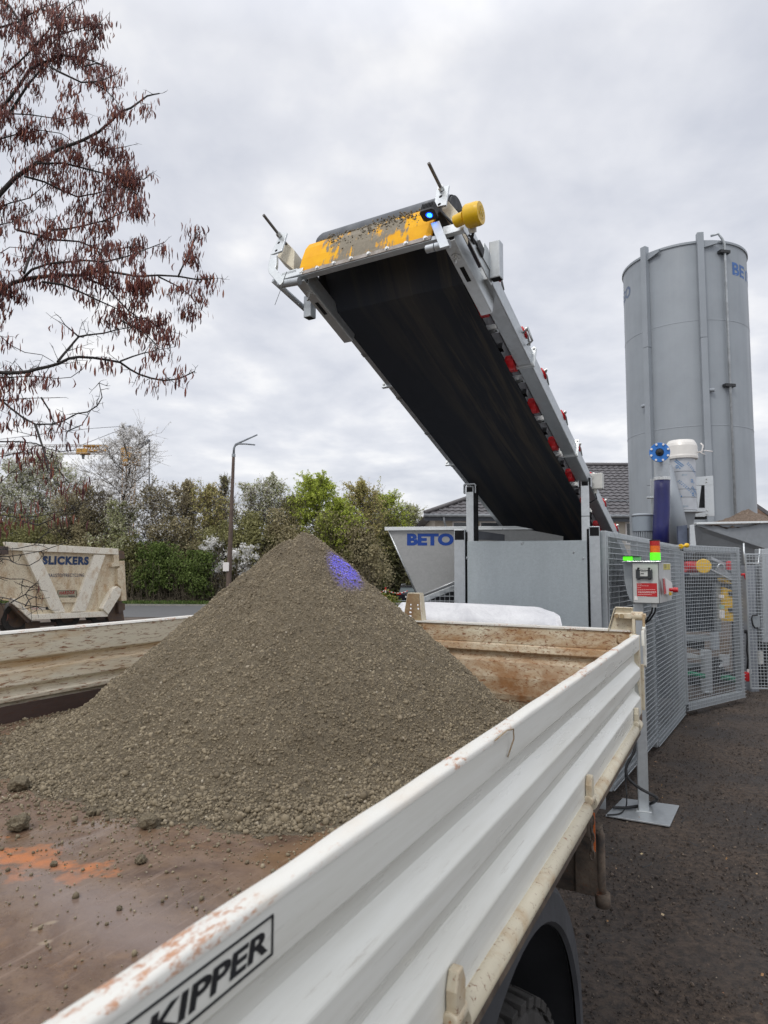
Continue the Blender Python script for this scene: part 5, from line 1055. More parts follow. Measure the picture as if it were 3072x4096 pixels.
def ang_at(sx, sy):   # azimuth on the silo surface for a photo pixel
    d = ray(sx, sy); d2 = V(d.x, d.y, 0).normalized(); o_ = V(0, 0, 0)-S0; b_ = o_.dot(d2); disc = max(0, b_*b_-(o_.dot(o_)-SR*SR)); P = V(0, 0, 0)+d2*(-b_-math.sqrt(disc)); q = P-S0; return math.atan2(q.dot(vr), q.dot(vdir)), CAM_H+ray(sx, sy).z*(P.length/V(d.x, d.y, 0).length)
for (sx, w_, top_) in ((2400+.588*345, .17, .42), (2400+.588*712, .17, .36)):
    an, _ = ang_at(sx, 1600); w2_ = .10
    r = MB(); c_ = [cyl(an, SR-.02, 0), cyl(an, SR+.13, 0)]; tg = vr*math.cos(an)-vdir*math.sin(an); rd = vdir*math.cos(an)+vr*math.sin(an)
    for zz0, zz1 in ((0, 3.9), (3.905, 7.4), (7.405, Ztop+.16)):
        r.hexa([S0+rd*(SR+a_)+tg*b_+V(0, 0, z_) for z_ in (zz0, zz1) for a_, b_ in ((.0, -.075), (.15, -.075), (.15, .075), (.0, .075))])
    lg = r.build('leg', M['silo'], silo, bevel=.01)
    r = MB(); r.prism([S0+rd*(SR+.02)+tg*s_+V(0, 0, z_) for s_, z_ in ((.076, Ztop-.02), (.42, Ztop-.06), (.40, Ztop-.12), (.076, Ztop-.20))] if sx > 2600 else [S0+rd*(SR+.02)+tg*s_+V(0, 0, z_) for s_, z_ in ((-.076, Ztop-.02), (-.076, Ztop-.20), (-.40, Ztop-.12), (-.42, Ztop-.06))], rd*.05); r.build('gusset', M['silo'], lg)
    zz = atY(sx, 900+.588*(1175 if sx < 2700 else 1128), SY-SR).z; sg = -1 if sx < 2700 else 1
    r = MB(); r.tube(S0+rd*(SR+.07)+tg*.07*sg+V(0, 0, zz), S0+rd*(SR+.07)+tg*.20*sg+V(0, 0, zz), .045, raw=True, n=16); r.build('lifting_pin', M['silo'], lg)
an, _ = ang_at(2400+.588*868, 1500); rd = vdir*math.cos(an)+vr*math.sin(an); tg = vr*math.cos(an)-vdir*math.sin(an)
r = MB(); B_ = S0+rd*(SR+.07); r.path([B_+V(0, 0, .5), B_+V(0, 0, Ztop-.1), B_+V(0, 0, Ztop+.02)-tg*.06, B_+V(0, 0, Ztop+.14)-tg*.16, B_+V(0, 0, Ztop+.12)-tg*.30-rd*.1], .03, 12)
fp_ = r.build('filling_pipe', simple('weathered_pipe', (.42, .45, .47), .5, .3, .25, 6), silo)
for y_ in (185, 1090):
    zz = atY(2400+.588*868, 900+.588*y_, SY-SR).z; r = MB(); r.hexa([B_+rd*a_+tg*b_+V(0, 0, zz+c_) for c_ in (-.05, .02) for a_, b_ in ((-.08, -.15), (.05, -.15), (.05, .12), (-.08, .12))]); r.build('pipe_clamp', M['dark'], silo)
M['silotext'] = simple('faded_blue_lettering', (0.045, 0.13, 0.36), .5)
def silo_text(txt, sx0, sy_bot, hh, wid, bold=.03, mtt=None):
    an0, z0_ = ang_at(sx0, sy_bot)
    bend = lambda x, y, z: cyl(an0+x/SR, SR+.004, z0_+y)
    r = text_mb(txt, ID, w=wid, h=hh, bold=bold, bend=bend); return r.build('lettering', mtt or M['silotext'], body)
silo_text('BETO', 2400+.588*901, 900+.588*338, .33, 1.20)
an1, zA = ang_at(2400+.588*208, 900+.588*480); anE = an1-1.20/SR
bend = lambda x, y, z: cyl(anE+x/SR, SR+.004, zA+y); text_mb('ARGO', ID, w=1.20, h=.31, bold=.03, bend=bend).build('lettering', simple('faded_grey_lettering', (.10, .14, .24), .5), body)
# ------------------------------------------------------------------ dust filter
FY = 12.2
fC = atY(2400+.588*560, 900+.588*1750, FY); fR = (atY(2400+.588*648, 900+.588*1700, FY)-atY(2400+.588*478, 900+.588*1700, FY)).length/2
fz1 = atY(2700, 900+.588*1575, FY-fR).z; fz0 = atY(2700, 900+.588*1942, FY-fR).z
filt = thing('dust_filter', (fC.x, FY, fz0), 'round dust filter with a white lid and film-wrapped steel body beside the silo', 'filter')
m, t, b = newmat('filmed_stainless'); v = coords(t); b.inputs['Metallic'].default_value = .35; b.inputs['Roughness'].default_value = .38; t.links.new(ramp(t, noise(t, v, 4, 4), [(.3, (.38, .40, .43)), (.7, (.50, .52, .55))]), b.inputs['Base Color'])
FC = V(fC.x, FY, 0); r = MB(); r.lathe(FC, (0, 0, 1), [(fz0, fR), (fz1, fR)], 48); fb = r.build('body', m, filt)
vf = V(-FC.x, -FC.y, 0).normalized(); vq = V(-vf.y, vf.x, 0); vq = vq if vq.x > 0 else -vq
H_ = fz1-fz0
def fcyl(x, y, e=.003): an = x/fR; return FC+vf*math.cos(an)*(fR+e)+vq*math.sin(an)*(fR+e)+V(0, 0, fz0+y)
M['bluemark'] = simple('blue_film_print', (.03, .17, .40), .5)
for f_ in (.27, .60, .75, .985):
    r = MB(); r.lathe(FC, (0, 0, 1), [(fz0+H_*(1-f_)-.004, fR+.0008), (fz0+H_*(1-f_), fR+.003), (fz0+H_*(1-f_)+.004, fR+.0008)], 48); r.build('film_seam', M['dark'], fb)
def patch(pts, mt=None):
    r = MB(); r.add([fcyl(x*fR, y*H_) for x, y in pts], [tuple(range(len(pts)))[::-1]], raw=True); return r
def ringmark(x, y, R0=.030):
    r = MB(); n_ = 18
    for k in range(n_):
        if k in (8, 9): continue
        a0_, a1_ = 2*math.pi*k/n_, 2*math.pi*(k+.95)/n_
        r.add([fcyl(x*fR+math.cos(q)*rr_, y*H_+math.sin(q)*rr_) for rr_, q in ((R0, a0_), (R0, a1_), (R0*.55, a1_), (R0*.55, a0_))], [(0, 1, 2, 3)], raw=True)
    r.add([fcyl(x*fR+R0*1.6+R0*.4*math.cos(q), y*H_-R0*1.1+R0*.4*math.sin(q)) for q in np.linspace(0, 5.7, 9)], [tuple(range(9))], raw=True); r.build('film_mark', M['bluemark'], fb)
for x, y in ((-.35, .82), (.75, .55), (-.30, .30), (.82, .30)): ringmark(x, y)
for x, y, s_ in ((.35, .86, 1), (-.35, .54, 1), (-.55, .93, .5), (.65, .42, .6)):
    r = MB()
    for row in (0, 1):
        for k in range(9):
            a_ = k*.030*s_; x0 = x*fR+a_+row*.022; y0 = y*H_-a_*.95-row*-.022
            r.add([fcyl(x0+dx_, y0+dy_) for dx_, dy_ in ((0, 0), (.013, -.013), (.024, -.002), (.011, .011))], [(0, 1, 2, 3)], raw=True)
    r.build('film_text', M['bluemark'], fb)
for y in (.66, .02+.06):
    r = MB(); r.add([fcyl(x_*fR, y*H_+dy_) for x_, dy_ in ((-.05, 0), (.08, .03), (.08, .012), (.38, .012), (.38, -.012), (.08, -.012), (.08, -.03))], [tuple(range(7))], raw=True); r.build('film_arrow', simple('pale_film_print', (.30, .36, .42), .5), fb)
r = MB(); lid = fR*1.20; zl = fz1; r.lathe(FC, (0, 0, 1), [(zl-.02, fR), (zl-.02, lid), (zl+.02, lid*1.02), (zl+.05, lid), (zl+.22, lid*.985), (zl+.27, lid*.93), (zl+.33, lid*.80), (zl+.355, .001)], 56)
r.build('lid', simple('lid_white', (.72, .70, .66), .4, .1, .05), filt)
r = MB(); E_ = FC+vq*lid+V(0, 0, zl+.10); r.path([E_, E_+vq*.07+V(0, 0, .02), E_+vq*.09+V(0, 0, .12), E_+vq*.05+V(0, 0, .17)], .014, 8); r.path([E_+vq*.04, E_+vq*.12+V(0, 0, -.05), E_+vq*.10+V(0, 0, .03), E_+vq*.25], .010, 8); r.build('lid_clasp', M['whitetext'], filt)
r = MB(); r.tube(E_-vq*.10+V(0, 0, -.14), E_-vq*.09+V(0, 0, -.24), .03, .02, raw=True); r.build('air_plug', M['black'], filt)
r = MB(); r.box((fC.x-fR*1.05, FY-fR*1.1, fz0-.025), (fC.x+fR*1.25, FY+fR, fz0)); r.build('base_flange', M['galv'], filt, bevel=.004)
r = MB(); r.lathe(FC, (0, 0, 1), [(fz0-.026, fR*.95), (fz0-.7, fR*.28), (fz0-1.6, fR*.28)], 4, smooth=False); r.build('cone', M['silo'], filt)
# bracket frame beside the filter
BY = 12.6; bp = lambda x, y: atY(2400+.588*x, 900+.588*y, BY)
br = thing('filter_bracket', bp(735, 1900), 'pale galvanised bracket frame with a long slot, right of the dust filter', 'bracket')
r = MB()
for q in ([(655, 1715), (770, 1705), (772, 1768), (655, 1772)], [(712, 1769), (772, 1769), (780, 1980), (716, 1980)], [(650, 1925), (715, 1925), (716, 1985), (650, 1985)], [(655, 1773), (690, 1773), (672, 1924), (664, 1924)], [(662, 1925), (712, 1925), (700, 1926)]):
    if len(q) == 4: r.prism([bp(*p) for p in q][::-1], V(0, .03, 0))
r.build('bracket_plate', M['galv_light'], br, bevel=.003)
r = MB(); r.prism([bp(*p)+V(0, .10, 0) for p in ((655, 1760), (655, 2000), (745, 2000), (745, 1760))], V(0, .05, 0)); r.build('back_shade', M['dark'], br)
for x, y in ((725, 1728), (725, 1748), (730, 1942), (730, 1968)):
    P = bp(x, y); r = MB(); r.tube(P-V(0, .03, 0), P, .016, n=6, raw=True); r.build('bolt', M['bolt'], br)
r = MB(); r.prism([atY(2400+.588*x, 900+.588*y, 12.9) for x, y in ((345, 1725), (400, 1725), (400, 2020), (352, 2020))][::-1], V(0, .03, 0)); P = atY(2400+.588*318, 900+.588*1855, 12.85); r.tube(P, P+V(.25, 0, 0), .02, raw=True); r.build('side_plate', M['galv_light'], br)
# ------------------------------------------------------------------ pipe with blue flange, blue hose, screw tube, gear motor
PY = 11.3; pp = lambda x, y, Y=PY: atY(2400+.588*x, 900+.588*y, Y)
pipe = thing('cement_feed_pipe', pp(420, 2000), 'feed pipe with a round blue flange on top and a dark blue hose sleeve', 'pipe')
pr0 = (pp(470, 1650)-pp(370, 1650)).length/2; c1, c2 = pp(420, 1615), pp(422, 1735); ax_ = pp(420, 1725)
r = MB(); r.tube(V(c1.x, PY, pp(420, 1560).z), V(c2.x, PY, c2.z), pr0, n=32, raw=True); r.build('bend', M['galv'], pipe)
fo = pp(406, 1548, PY-.35); fn = (O-fo); fn.z *= .2; fn.normalize(); fR2 = (pp(472, 1548, PY-.35)-pp(340, 1548, PY-.35)).length/2
r = MB(); r.lathe(fo, -fn, [(.0, pr0*.98), (.45, pr0*.98)], 32); r.build('stub', M['galv'], pipe)
r = MB(); r.lathe(fo, fn, [(0, fR2*.98), (.03, fR2), (.035, fR2*.98), (.035, fR2*.42), (.02, fR2*.40), (.02, .001)], 40); r.lathe(fo, -fn, [(0, fR2*.98), (.01, pr0)], 40); fl_ = r.build('flange', M['blue'], pipe)
r = MB(); r.lathe(fo, fn, [(.022, fR2*.38), (.05, fR2*.36), (.06, fR2*.15), (.10, fR2*.13), (.105, .001)], 24); r.build('bearing', M['black'], fl_)
fa = fn.orthogonal().normalized(); fb_ = fn.cross(fa)
for k in range(8):
    q = 2*math.pi*(k+.5)/8; P = fo+(fa*math.cos(q)+fb_*math.sin(q))*fR2*.86; r = MB(); r.tube(P+fn*.034, P+fn*.055, .02, n=6, raw=True); r.build('bolt', M['whitetext'], fl_)
hw = [pp(x, y) for x, y in ((422, 1722), (422, 1800), (420, 1920), (415, 2050), (412, 2230))]; rd_ = [pr0*1.02, pr0*1.02, pr0*1.04, pr0*1.03, pr0*1.1]
r = MB(); r.path(hw, rd_, 32); r.build('hose', M['hose'], pipe)
r = MB(); r.lathe(pp(422, 1730), (0, 0, 1), [(-.02, pr0*1.03), (-.018, pr0*1.06), (.03, pr0*1.06), (.035, pr0*1.03)], 32); r.build('hose_clamp', M['bolt'], pipe)
r = MB(); r.path([pp(445, 1640, 12.0), pp(505, 1960, 12.0), pp(560, 2250, 12.0)], [.12, .17, .20], 28); r.build('screw_tube', M['silo'], pipe)
mt_ = thing('gear_motor', pp(290, 2100, 11.6), 'grey finned electric motor standing upright left of the blue hose', 'motor')
mr2 = (pp(362, 2000, 11.6)-pp(217, 2000, 11.6)).length/2; mc = pp(291, 2000, 11.6); z = lambda y: pp(291, y, 11.6).z-mc.z
r = MB(); r.lathe(mc, (0, 0, 1), [(z(2085), mr2*.98), (z(1992), mr2), (z(1985), mr2*1.01)], 40); r.build('fan_cover', simple('motor_grey', (.25, .29, .33), .4, .1, .05), mt_)
r = MB(); r.lathe(mc, (0, 0, 1), [(z(1984), mr2*.9), (z(1980), mr2*1.02), (z(1974), mr2*1.03), (z(1965), mr2*.8), (z(1962), .001)], 40); r.build('cap', M['silo'], mt_)
r = MB(); r.lathe(mc, (0, 0, 1), [(z(2300), mr2*.74), (z(2086), mr2*.74)], 32)
for k in range(30):
    q = 2*math.pi*k/30; d_ = V(math.cos(q), math.sin(q), 0); tg_ = V(-d_.y, d_.x, 0); r.hexa([mc+d_*a_+tg_*b_+V(0, 0, c_) for c_ in (z(2300), z(2088)) for a_, b_ in ((mr2*.74, -.008), (mr2*.93, -.008), (mr2*.93, .008), (mr2*.74, .008))])
r.build('finned_body', M['silo'], mt_)
# ------------------------------------------------------------------ right-hand aggregate hopper with sand on top
HY = 11.0; ap = lambda x, y, Y=HY: atY(2300+.4654*x, 2000+.4654*y, Y)
ah = thing('aggregate_hopper', ap(1300, 300), 'grey sheet metal aggregate hopper with a bright rim at the right edge', 'hopper')
M['hopgrey'] = galv('weathered_grey_sheet', (.28, .30, .32), .5, 20, .4)
r = MB(); q = [ap(1035, 215), ap(2100, 195), ap(2100, 560), ap(1660, 425), ]; r.prism(q[::-1], V(0, .02, 0)); r.prism([ap(1038, 218)+V(0, .021, 0), ap(1660, 426)+V(0, .021, 0), ap(1900, 900)+V(0, .6, 0), ap(1060, 900)+V(0, .6, 0)][::-1], V(0, .02, 0)); r.build('wall', M['hopgrey'], ah)
r = MB(); e0, e1 = ap(1030, 212), ap(2150, 190); r.prism([e0+V(0, -.06, 0), e0+V(0, .04, 0), e1+V(0, .04, 0), e1+V(0, -.06, 0)], V(0, 0, .035)); r.build('top_rim', bpy.data.materials['bright_rim'], ah, bevel=.005)
r = MB(); q = [ap(965, 220), ap(1000, 214), ap(1045, 650), ap(970, 650)]; r.prism([p+V(0, -.1, 0) for p in q][::-1], V(0, .05, 0)); r.build('corner_post', M['galv_light'], ah, bevel=.004)
r = MB(); q = [ap(885, 225), ap(964, 214), ap(970, 650), ap(900, 650)]; r.prism([p for p in q][::-1], V(0, .05, 0)); r.build('end_wall', simple('blue_grey_wall', (.10, .12, .17), .4, .2), ah)
r = MB(); q = [ap(1045, 225), ap(1400, 420), ap(1400, 700), ap(1060, 700)]; 
heap_c = ap(1480, 185, 11.7); n_ = 60; gx, gyy = np.meshgrid(np.linspace(-1.1, 1.6, n_), np.linspace(-.8, .8, 36)); hz = .30*np.clip(1-np.hypot((gx-.05)/.85, gyy/.9), 0, 1)+.14*(fbm(gx*4+9, gyy*4, 4, 4)-.5)+.05*(fbm(gx*25, gyy*25, 8, 2)-.5)
hz = hz+.30*np.clip(1-np.hypot((gx-1.3)/.8, gyy/.9), 0, 1)*0.3
vt = np.stack([heap_c.x+gx, 11.75+gyy, heap_c.z-.12+hz], -1).reshape(-1, 3); i, j = np.meshgrid(np.arange(n_-1), np.arange(35)); a_ = (j*n_+i).ravel()
m, t, b = newmat('brown_gravel'); v = coords(t); t.links.new(ramp(t, noise(t, v, 30, 5, .8), [(.35, (.07, .05, .035)), (.6, (.21, .155, .115)), (.7, (.34, .28, .22))]), b.inputs['Base Color']); b.inputs['Roughness'].default_value = .9; bump(t, b, noise(t, v, 30, 5, .8), .8, .03)
tag(npmesh('gravel_heap', vt, np.stack([a_, a_+1, a_+1+n_, a_+n_], 1), m, smooth=True), 'brown gravel heaped up behind the rim of the grey aggregate hopper', 'gravel heap')
M['trib'] = simple('slate_rib', (.07, .085, .105), .5, .2)
# ------------------------------------------------------------------ machinery seen through the open gate
gp = lambda x, y, Y=10.6: atY(2700+.3616*x, 2100+.3616*y, Y)
mach = thing('mixer_unit', gp(400, 1500), 'mixer machinery with yellow cover, grey posts and red motor behind the open mesh gate', 'machine')
def slab(pts, Y, th, name, mat, bevel=.003): r = MB(); r.prism([gp(x, y, Y) for x, y in pts][::-1], V(0, th, 0)); return r.build(name, mat, mach, bevel=bevel)
slab([(100, 650), (460, 650), (460, 1180), (100, 1180)], 10.9, .1, 'grey_curtain', simple('grey_panelling', (.028, .034, .045), .5, .2, .3, 5, scl=(30, 1, 1)))
for k in range(14): slab([(110+k*25, 690), (118+k*25, 690), (118+k*25, 1175), (110+k*25, 1175)], 10.86, .03, 'curtain_rib', M['trib'], 0)
slab([(100, 560), (540, 590), (650, 720), (650, 850), (460, 700), (100, 680)], 10.8, .1, 'dark_chute', M['black'])
slab([(545, 690), (650, 730), (655, 1070), (550, 1060)], 10.5, .25, 'yellow_cover', M['yellow'], .006); slab([(540, 590), (560, 588), (640, 650), (600, 650), (545, 620)], 10.45, .2, 'yellow_lid', M['yellow']); slab([(742, 665), (760, 665), (765, 1015), (745, 1010)], 10.45, .1, 'yellow_edge', M['yellow'])
for y in (735, 915): slab([(590, y), (640, y), (645, y+50), (598, y+50)], 10.48, .015, 'cover_grille', M['dark'])
slab([(380, 470), (640, 600), (640, 620), (400, 500)], 10.4, .12, 'tilted_beam', M['galv_light']); slab([(400, 350), (560, 420), (560, 450), (400, 385)], 10.4, .12, 'tilted_beam', M['galv']); slab([(470, 480), (530, 470), (560, 500), (640, 560), (640, 600), (480, 520)], 10.42, .10, 'lever_plate', M['galv'])
r = MB(); r.tube(gp(112, 465, 10.3), gp(250, 465, 10.3), .082, n=28, raw=True); 
for k in range(9): r.tube(gp(125+k*14, 465, 10.3), gp(130+k*14, 465, 10.3), .09, n=28, raw=True)
r.build('red_motor', M['red'], mach)
P = gp(315, 455, 10.2); r = MB(); r.lathe(P, (-.35, -.9, 0), [(-.10, .0), (-.10, .105), (.02, .112), (.03, .10), (.035, .001)], 36); r.build('yellow_motor', M['yellow'], mach)
r = MB(); r.tube(P+V(0, .15, .10), P+V(-.05, .35, .12), .13, n=30, raw=True); r.build('motor_drum', M['dark'], mach)
P = gp(600, 450, 10.3); r = MB(); r.lathe(P, (0, 0, 1), [(-.07, .001), (-.07, .045), (.05, .05), (.07, .025), (.075, .001)], 20); r.build('red_cap', M['red'], mach)
P = gp(510, 470, 10.3); r = MB(); r.path([P+V(math.cos(q)*.055, 0, math.sin(q)*.055) for q in np.linspace(-.6, 3.8, 12)], .012, 8); r.build('shackle', M['galv_light'], mach)
slab([(145, 280), (240, 285), (240, 405), (145, 405)], 10.6, .15, 'terminal_cover', M['cabinet'], .01)
slab([(455, 650), (500, 650), (515, 1180), (470, 1180)], 10.6, .12, 'post', M['galv_dark']); slab([(320, 1385), (410, 1385), (425, 1900), (335, 1890)], 10.0, .12, 'post', M['galv'], .006)
slab([(130, 1230), (430, 1235), (440, 1275), (130, 1290)], 10.4, .3, 'cross_beam', M['galv_dark']); slab([(130, 1415), (320, 1455), (320, 1480), (135, 1475)], 10.1, .2, 'cross_beam', M['galv_light']); slab([(140, 1540), (320, 1545), (320, 1570), (140, 1575)], 10.2, .2, 'cross_beam', M['galv_dark'])
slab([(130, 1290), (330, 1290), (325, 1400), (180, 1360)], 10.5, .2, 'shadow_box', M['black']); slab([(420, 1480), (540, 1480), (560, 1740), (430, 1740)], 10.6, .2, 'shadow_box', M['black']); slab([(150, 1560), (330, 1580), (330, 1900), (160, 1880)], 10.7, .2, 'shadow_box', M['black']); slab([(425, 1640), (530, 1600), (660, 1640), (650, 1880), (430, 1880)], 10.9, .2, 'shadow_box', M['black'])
slab([(505, 1430), (605, 1440), (600, 1560), (500, 1575), (520, 1540), (545, 1510), (505, 1490)], 10.0, .05, 'feed_slide', M['galv_light']); slab([(520, 1240), (610, 1245), (605, 1435), (510, 1425)], 10.3, .05, 'brown_board', simple('raw_board', (.20, .15, .11), .8, 0, .3, 12))
slab([(500, 770), (545, 775), (548, 810), (502, 808)], 10.3, .05, 'small_label', M['whitetext']); slab([(505, 940), (548, 945), (550, 1030), (508, 1030)], 10.3, .05, 'small_label', M['whitetext']); slab([(505, 880), (545, 885), (545, 930), (507, 925)], 10.3, .05, 'green_label', simple('pale_green_label', (.30, .42, .34), .6))
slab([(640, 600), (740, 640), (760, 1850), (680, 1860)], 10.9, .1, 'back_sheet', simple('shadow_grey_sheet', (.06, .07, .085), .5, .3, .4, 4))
r = MB(); r.path([gp(145, 1640, 10.0), gp(240, 1655, 10.0), gp(325, 1675, 10.0)], .035, 10); M['ghose'] = simple('green_hose_rubber', (.005, .22, .11), .5); r.build('green_hose', M['ghose'], mach)
r = MB(); r.path([gp(520, 1685, 9.9), gp(600, 1695, 9.9), gp(680, 1715, 9.9)], .04, 10); r.build('green_hose', M['ghose'], mach)
slab([(340, 1848), (412, 1850), (412, 1866), (342, 1864)], 9.9, .1, 'foot', M['galv_light'])
# grey column assembly right of the open gate
colm = thing('column_frame', gp(850, 1800, 10.2), 'grey steel column frame with hanging black leads behind the farther gate', 'frame')
def slab2(pts, Y, th, name, mat, bevel=.003): r = MB(); r.prism([gp(x, y, Y) for x, y in pts][::-1], V(0, th, 0)); return r.build(name, mat, colm, bevel=bevel)
M['colgrey'] = simple('column_grey', (.26, .28, .31), .45, .2, .1)
slab2([(800, 450), (890, 450), (935, 1890), (850, 1890)], 10.2, .2, 'column', M['colgrey'], .006); slab2([(958, 265), (1060, 260), (1080, 1300), (980, 1300)], 10.1, .2, 'column', M['galv'], .006); slab2([(870, 1900), (945, 1900), (950, 1992), (865, 1985)], 10.1, .2, 'column_foot', M['colgrey']); slab2([(930, 1910), (1100, 1905), (1100, 1960), (935, 1965)], 10.3, .2, 'sill_beam', M['colgrey'])
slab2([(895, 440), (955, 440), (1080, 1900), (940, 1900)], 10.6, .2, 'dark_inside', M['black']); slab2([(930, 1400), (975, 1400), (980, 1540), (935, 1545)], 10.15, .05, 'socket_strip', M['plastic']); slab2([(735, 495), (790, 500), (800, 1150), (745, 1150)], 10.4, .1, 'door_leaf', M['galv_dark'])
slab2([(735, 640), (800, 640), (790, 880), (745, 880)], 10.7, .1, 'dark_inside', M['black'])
r = MB(); r.path([gp(795, 1160, 9.9), gp(800, 1250, 9.9), gp(795, 1390, 9.9), gp(808, 1480, 9.9), gp(800, 1600, 9.9)], .014, 6); r.path([gp(795, 1160, 9.9), gp(795, 1200, 9.9)], .04, 8); r.build('hanging_lead', M['black'], colm)
r = MB(); r.path([gp(735, 550, 10), gp(765, 545, 10), gp(780, 580, 10), gp(790, 600, 10)], .02, 6); r.build('red_lead', M['red'], colm)
can = MB(); 
q0, q1 = gp(785, 1735, 9.7), gp(835, 1632, 9.7); can.box((q0.x, 9.7, q0.z), (q1.x, 9.85, q1.z)); ctn = can.build('canister', M['red'], bevel=.02); tag(ctn, 'small red canister hanging low between the open gate and the column', 'canister')
r = MB(); ORG[ctn.name] = (0, 0, 0); q = gp(822, 1620, 9.75); r.tube(q-V(0, 0, .03), q+V(0, 0, .03), .03, raw=True); r.build('canister_cap', M['whitetext'], ctn)

# ------------------------------------------------------------------ houses behind the plant
def house(name, label, x0, x1, y0, y1, ze, zr, hipL, hipR, ov=.5, windows=(), gutter=True):
    root = thing(name, (x0, y0, gzf(y0)), label, 'house'); ym = (y0+y1)/2
    w = MB(); w.box((x0, y0, gzf(y0)-.5), (x1, y1, ze)); w.build('wall', M['housewall'], root)
    A = [V(x0-ov, y0-ov, ze-.1), V(x1+ov, y0-ov, ze-.1), V(x1+ov, y1+ov, ze-.1), V(x0-ov, y1+ov, ze-.1), V(x0-ov+hipL, ym, zr), V(x1+ov-hipR, ym, zr)]
    r = MB(); r.add(A, [(0, 1, 5, 4), (1, 2, 5), (2, 3, 4, 5), (3, 0, 4), (0, 3, 2, 1)], raw=True)
    # pantile courses on the front slope: rolls run up the slope, courses across it
    rf = r.build('roof', M['rooftile'], root)
    t_ = MB(); nC = int((A[4]-A[0]).length/.0+0) if False else 17
    U = (A[1]-A[0]); Lr = U.length; U.normalize(); e_mid = V(0, ym-(y0-ov), zr-(ze-.1)); S_ = e_mid.normalized(); SL = e_mid.length; nrm = U.cross(S_).normalized()
    if nrm.z < 0: nrm = -nrm
    vs = []; fs = []; step = SL/nC; nx = int(Lr/.10)
    for c in range(nC):
        s0 = c*step; s1 = (c+1)*step+.02
        xa = hipL*((s0+s1)/2/SL); xb = Lr-hipR*((s0+s1)/2/SL); base = len(vs); k_ = int((xb-xa)/.075)
        for k in range(k_+1):
            xx = xa+(xb-xa)*k/k_; bumpz = .022*math.sin(2*math.pi*xx/.30)
            vs.append(A[0]+U*xx+S_*s0+nrm*(.075+bumpz)); vs.append(A[0]+U*xx+S_*s1+nrm*(.030+bumpz)); vs.append(A[0]+U*xx+S_*s0+nrm*(.02+bumpz))
        for k in range(k_):
            a_ = base+k*3; fs.append((a_, a_+3, a_+4, a_+1)); fs.append((a_+2, a_+5, a_+3, a_))
    t_.add(vs, fs, raw=True); t_.build('tile_courses', M['rooftile'], rf)
    if hipL > .5:
        r = MB(); r.path([A[0]+V(0, 0, .1), A[4]+V(0, 0, .1)], .10, 8); r.path([A[4]+V(0, 0, .1), A[5]+V(0, 0, .1)], .10, 8); r.build('ridge', M['rooftile'], rf)
    r = MB(); r.box((x0-ov, y0-ov-.02, ze-.36), (x1+ov, y0-ov+.04, ze-.12)); r.box((x0-ov, y0-ov+.05, ze-.30), (x1+ov, y0, ze-.26)); r.build('fascia', simple('slate_fascia', (.055, .062, .075), .5), root)
    g = MB(); g.path([(x0-ov-.05, y0-ov-.10, ze-.12), (x1+ov+.05, y0-ov-.10, ze-.12)], .075, 10); g.path([(x0+.35, y0-ov-.08, ze-.15), (x0+.40, y0-ov-.02, ze-.45), (x0+.60, y0-.10, ze-.9), (x0+.62, y0-.10, gzf(y0))], .05, 8)
    if gutter: g.build('gutter', simple('grey_gutter', (.22, .235, .25), .45, .3), root)
    g = MB(); 
    for zz, yy in ((.55, .62), (.68, .66)):
        P0 = A[0]+U*(hipL*.25+.3)+S_*(SL*.17)+nrm*(.18+zz*.18); g.path([P0, P0+U*(Lr-hipR*.3-hipL*.25-1)], .012, 5)
    k = 0
    while k*.9 < Lr-hipR*.3-hipL*.25-1: P0 = A[0]+U*(hipL*.25+.3+k*.9)+S_*(SL*.17)+nrm*.06; g.path([P0, P0+nrm*.25], .012, 4); k += 1
    g.build('snow_guard', M['galv_dark'], rf)
    for (wx, wz, ww, wh) in windows:
        f = MB(); f.box((wx, y0-.05, wz), (wx+ww, y0-.005, wz+.06)); f.box((wx, y0-.05, wz+wh-.06), (wx+ww, y0-.005, wz+wh)); f.box((wx, y0-.05, wz+.061), (wx+.06, y0-.005, wz+wh-.061)); f.box((wx+ww-.06, y0-.05, wz+.061), (wx+ww, y0-.005, wz+wh-.061)); wf_ = f.build('window', M['whitetext'], root)
        f = MB(); f.box((wx+.061, y0-.03, wz+.061), (wx+ww-.061, y0-.02, wz+wh-.061)); f.build('pane', M['glass'], wf_)
    return root
m, t, b = newmat('dark_glass'); b.inputs['Base Color'].default_value = (.02, .025, .03, 1); b.inputs['Roughness'].default_value = .06; b.inputs['Specular IOR Level'].default_value = .8; M['glass'] = m
M['rooftile'] = simple('dark_roof_tile', (.105, .10, .105), .55, 0, .2, 3); M['housewall'] = simple('cream_boarding', (.50, .45, .38), .8, 0, .08, 3)
hx0 = atY(917*1.85172, 1110*1.85172, 29.5).x; hze = atY(1500+.6631*310, 1100+.6631*1450, 29.5).z+.12; hzr = atY(1500+.6631*1420, 1100+.6631*1155, 34).z
wz = hze-1.35
house('bungalow', 'long house with a dark pantile hip roof and cream walls, seen behind the conveyor', hx0+.5, 15.5, 30, 38, hze, hzr, 7.6, 1.5, .5, [(hx0+1.3, wz, 1.15, 1.0), (hx0+2.55, wz, 1.0, 1.0), (hx0+5.6, wz, 1.2, 1.0), (hx0+9.2, wz, 1.2, 1.0)])
for bx in np.arange(hx0+.9, 15.4, 1.15):
    pass
h2 = thing('brown_roof_house', (18.5, 30, gzf(30)), 'house with a brown tiled gable roof at the far right edge behind the silo', 'house')
q = [atY(1638*1.85172, 1088*1.85172, 28), atY(1700*1.85172, 1145*1.85172, 28)]
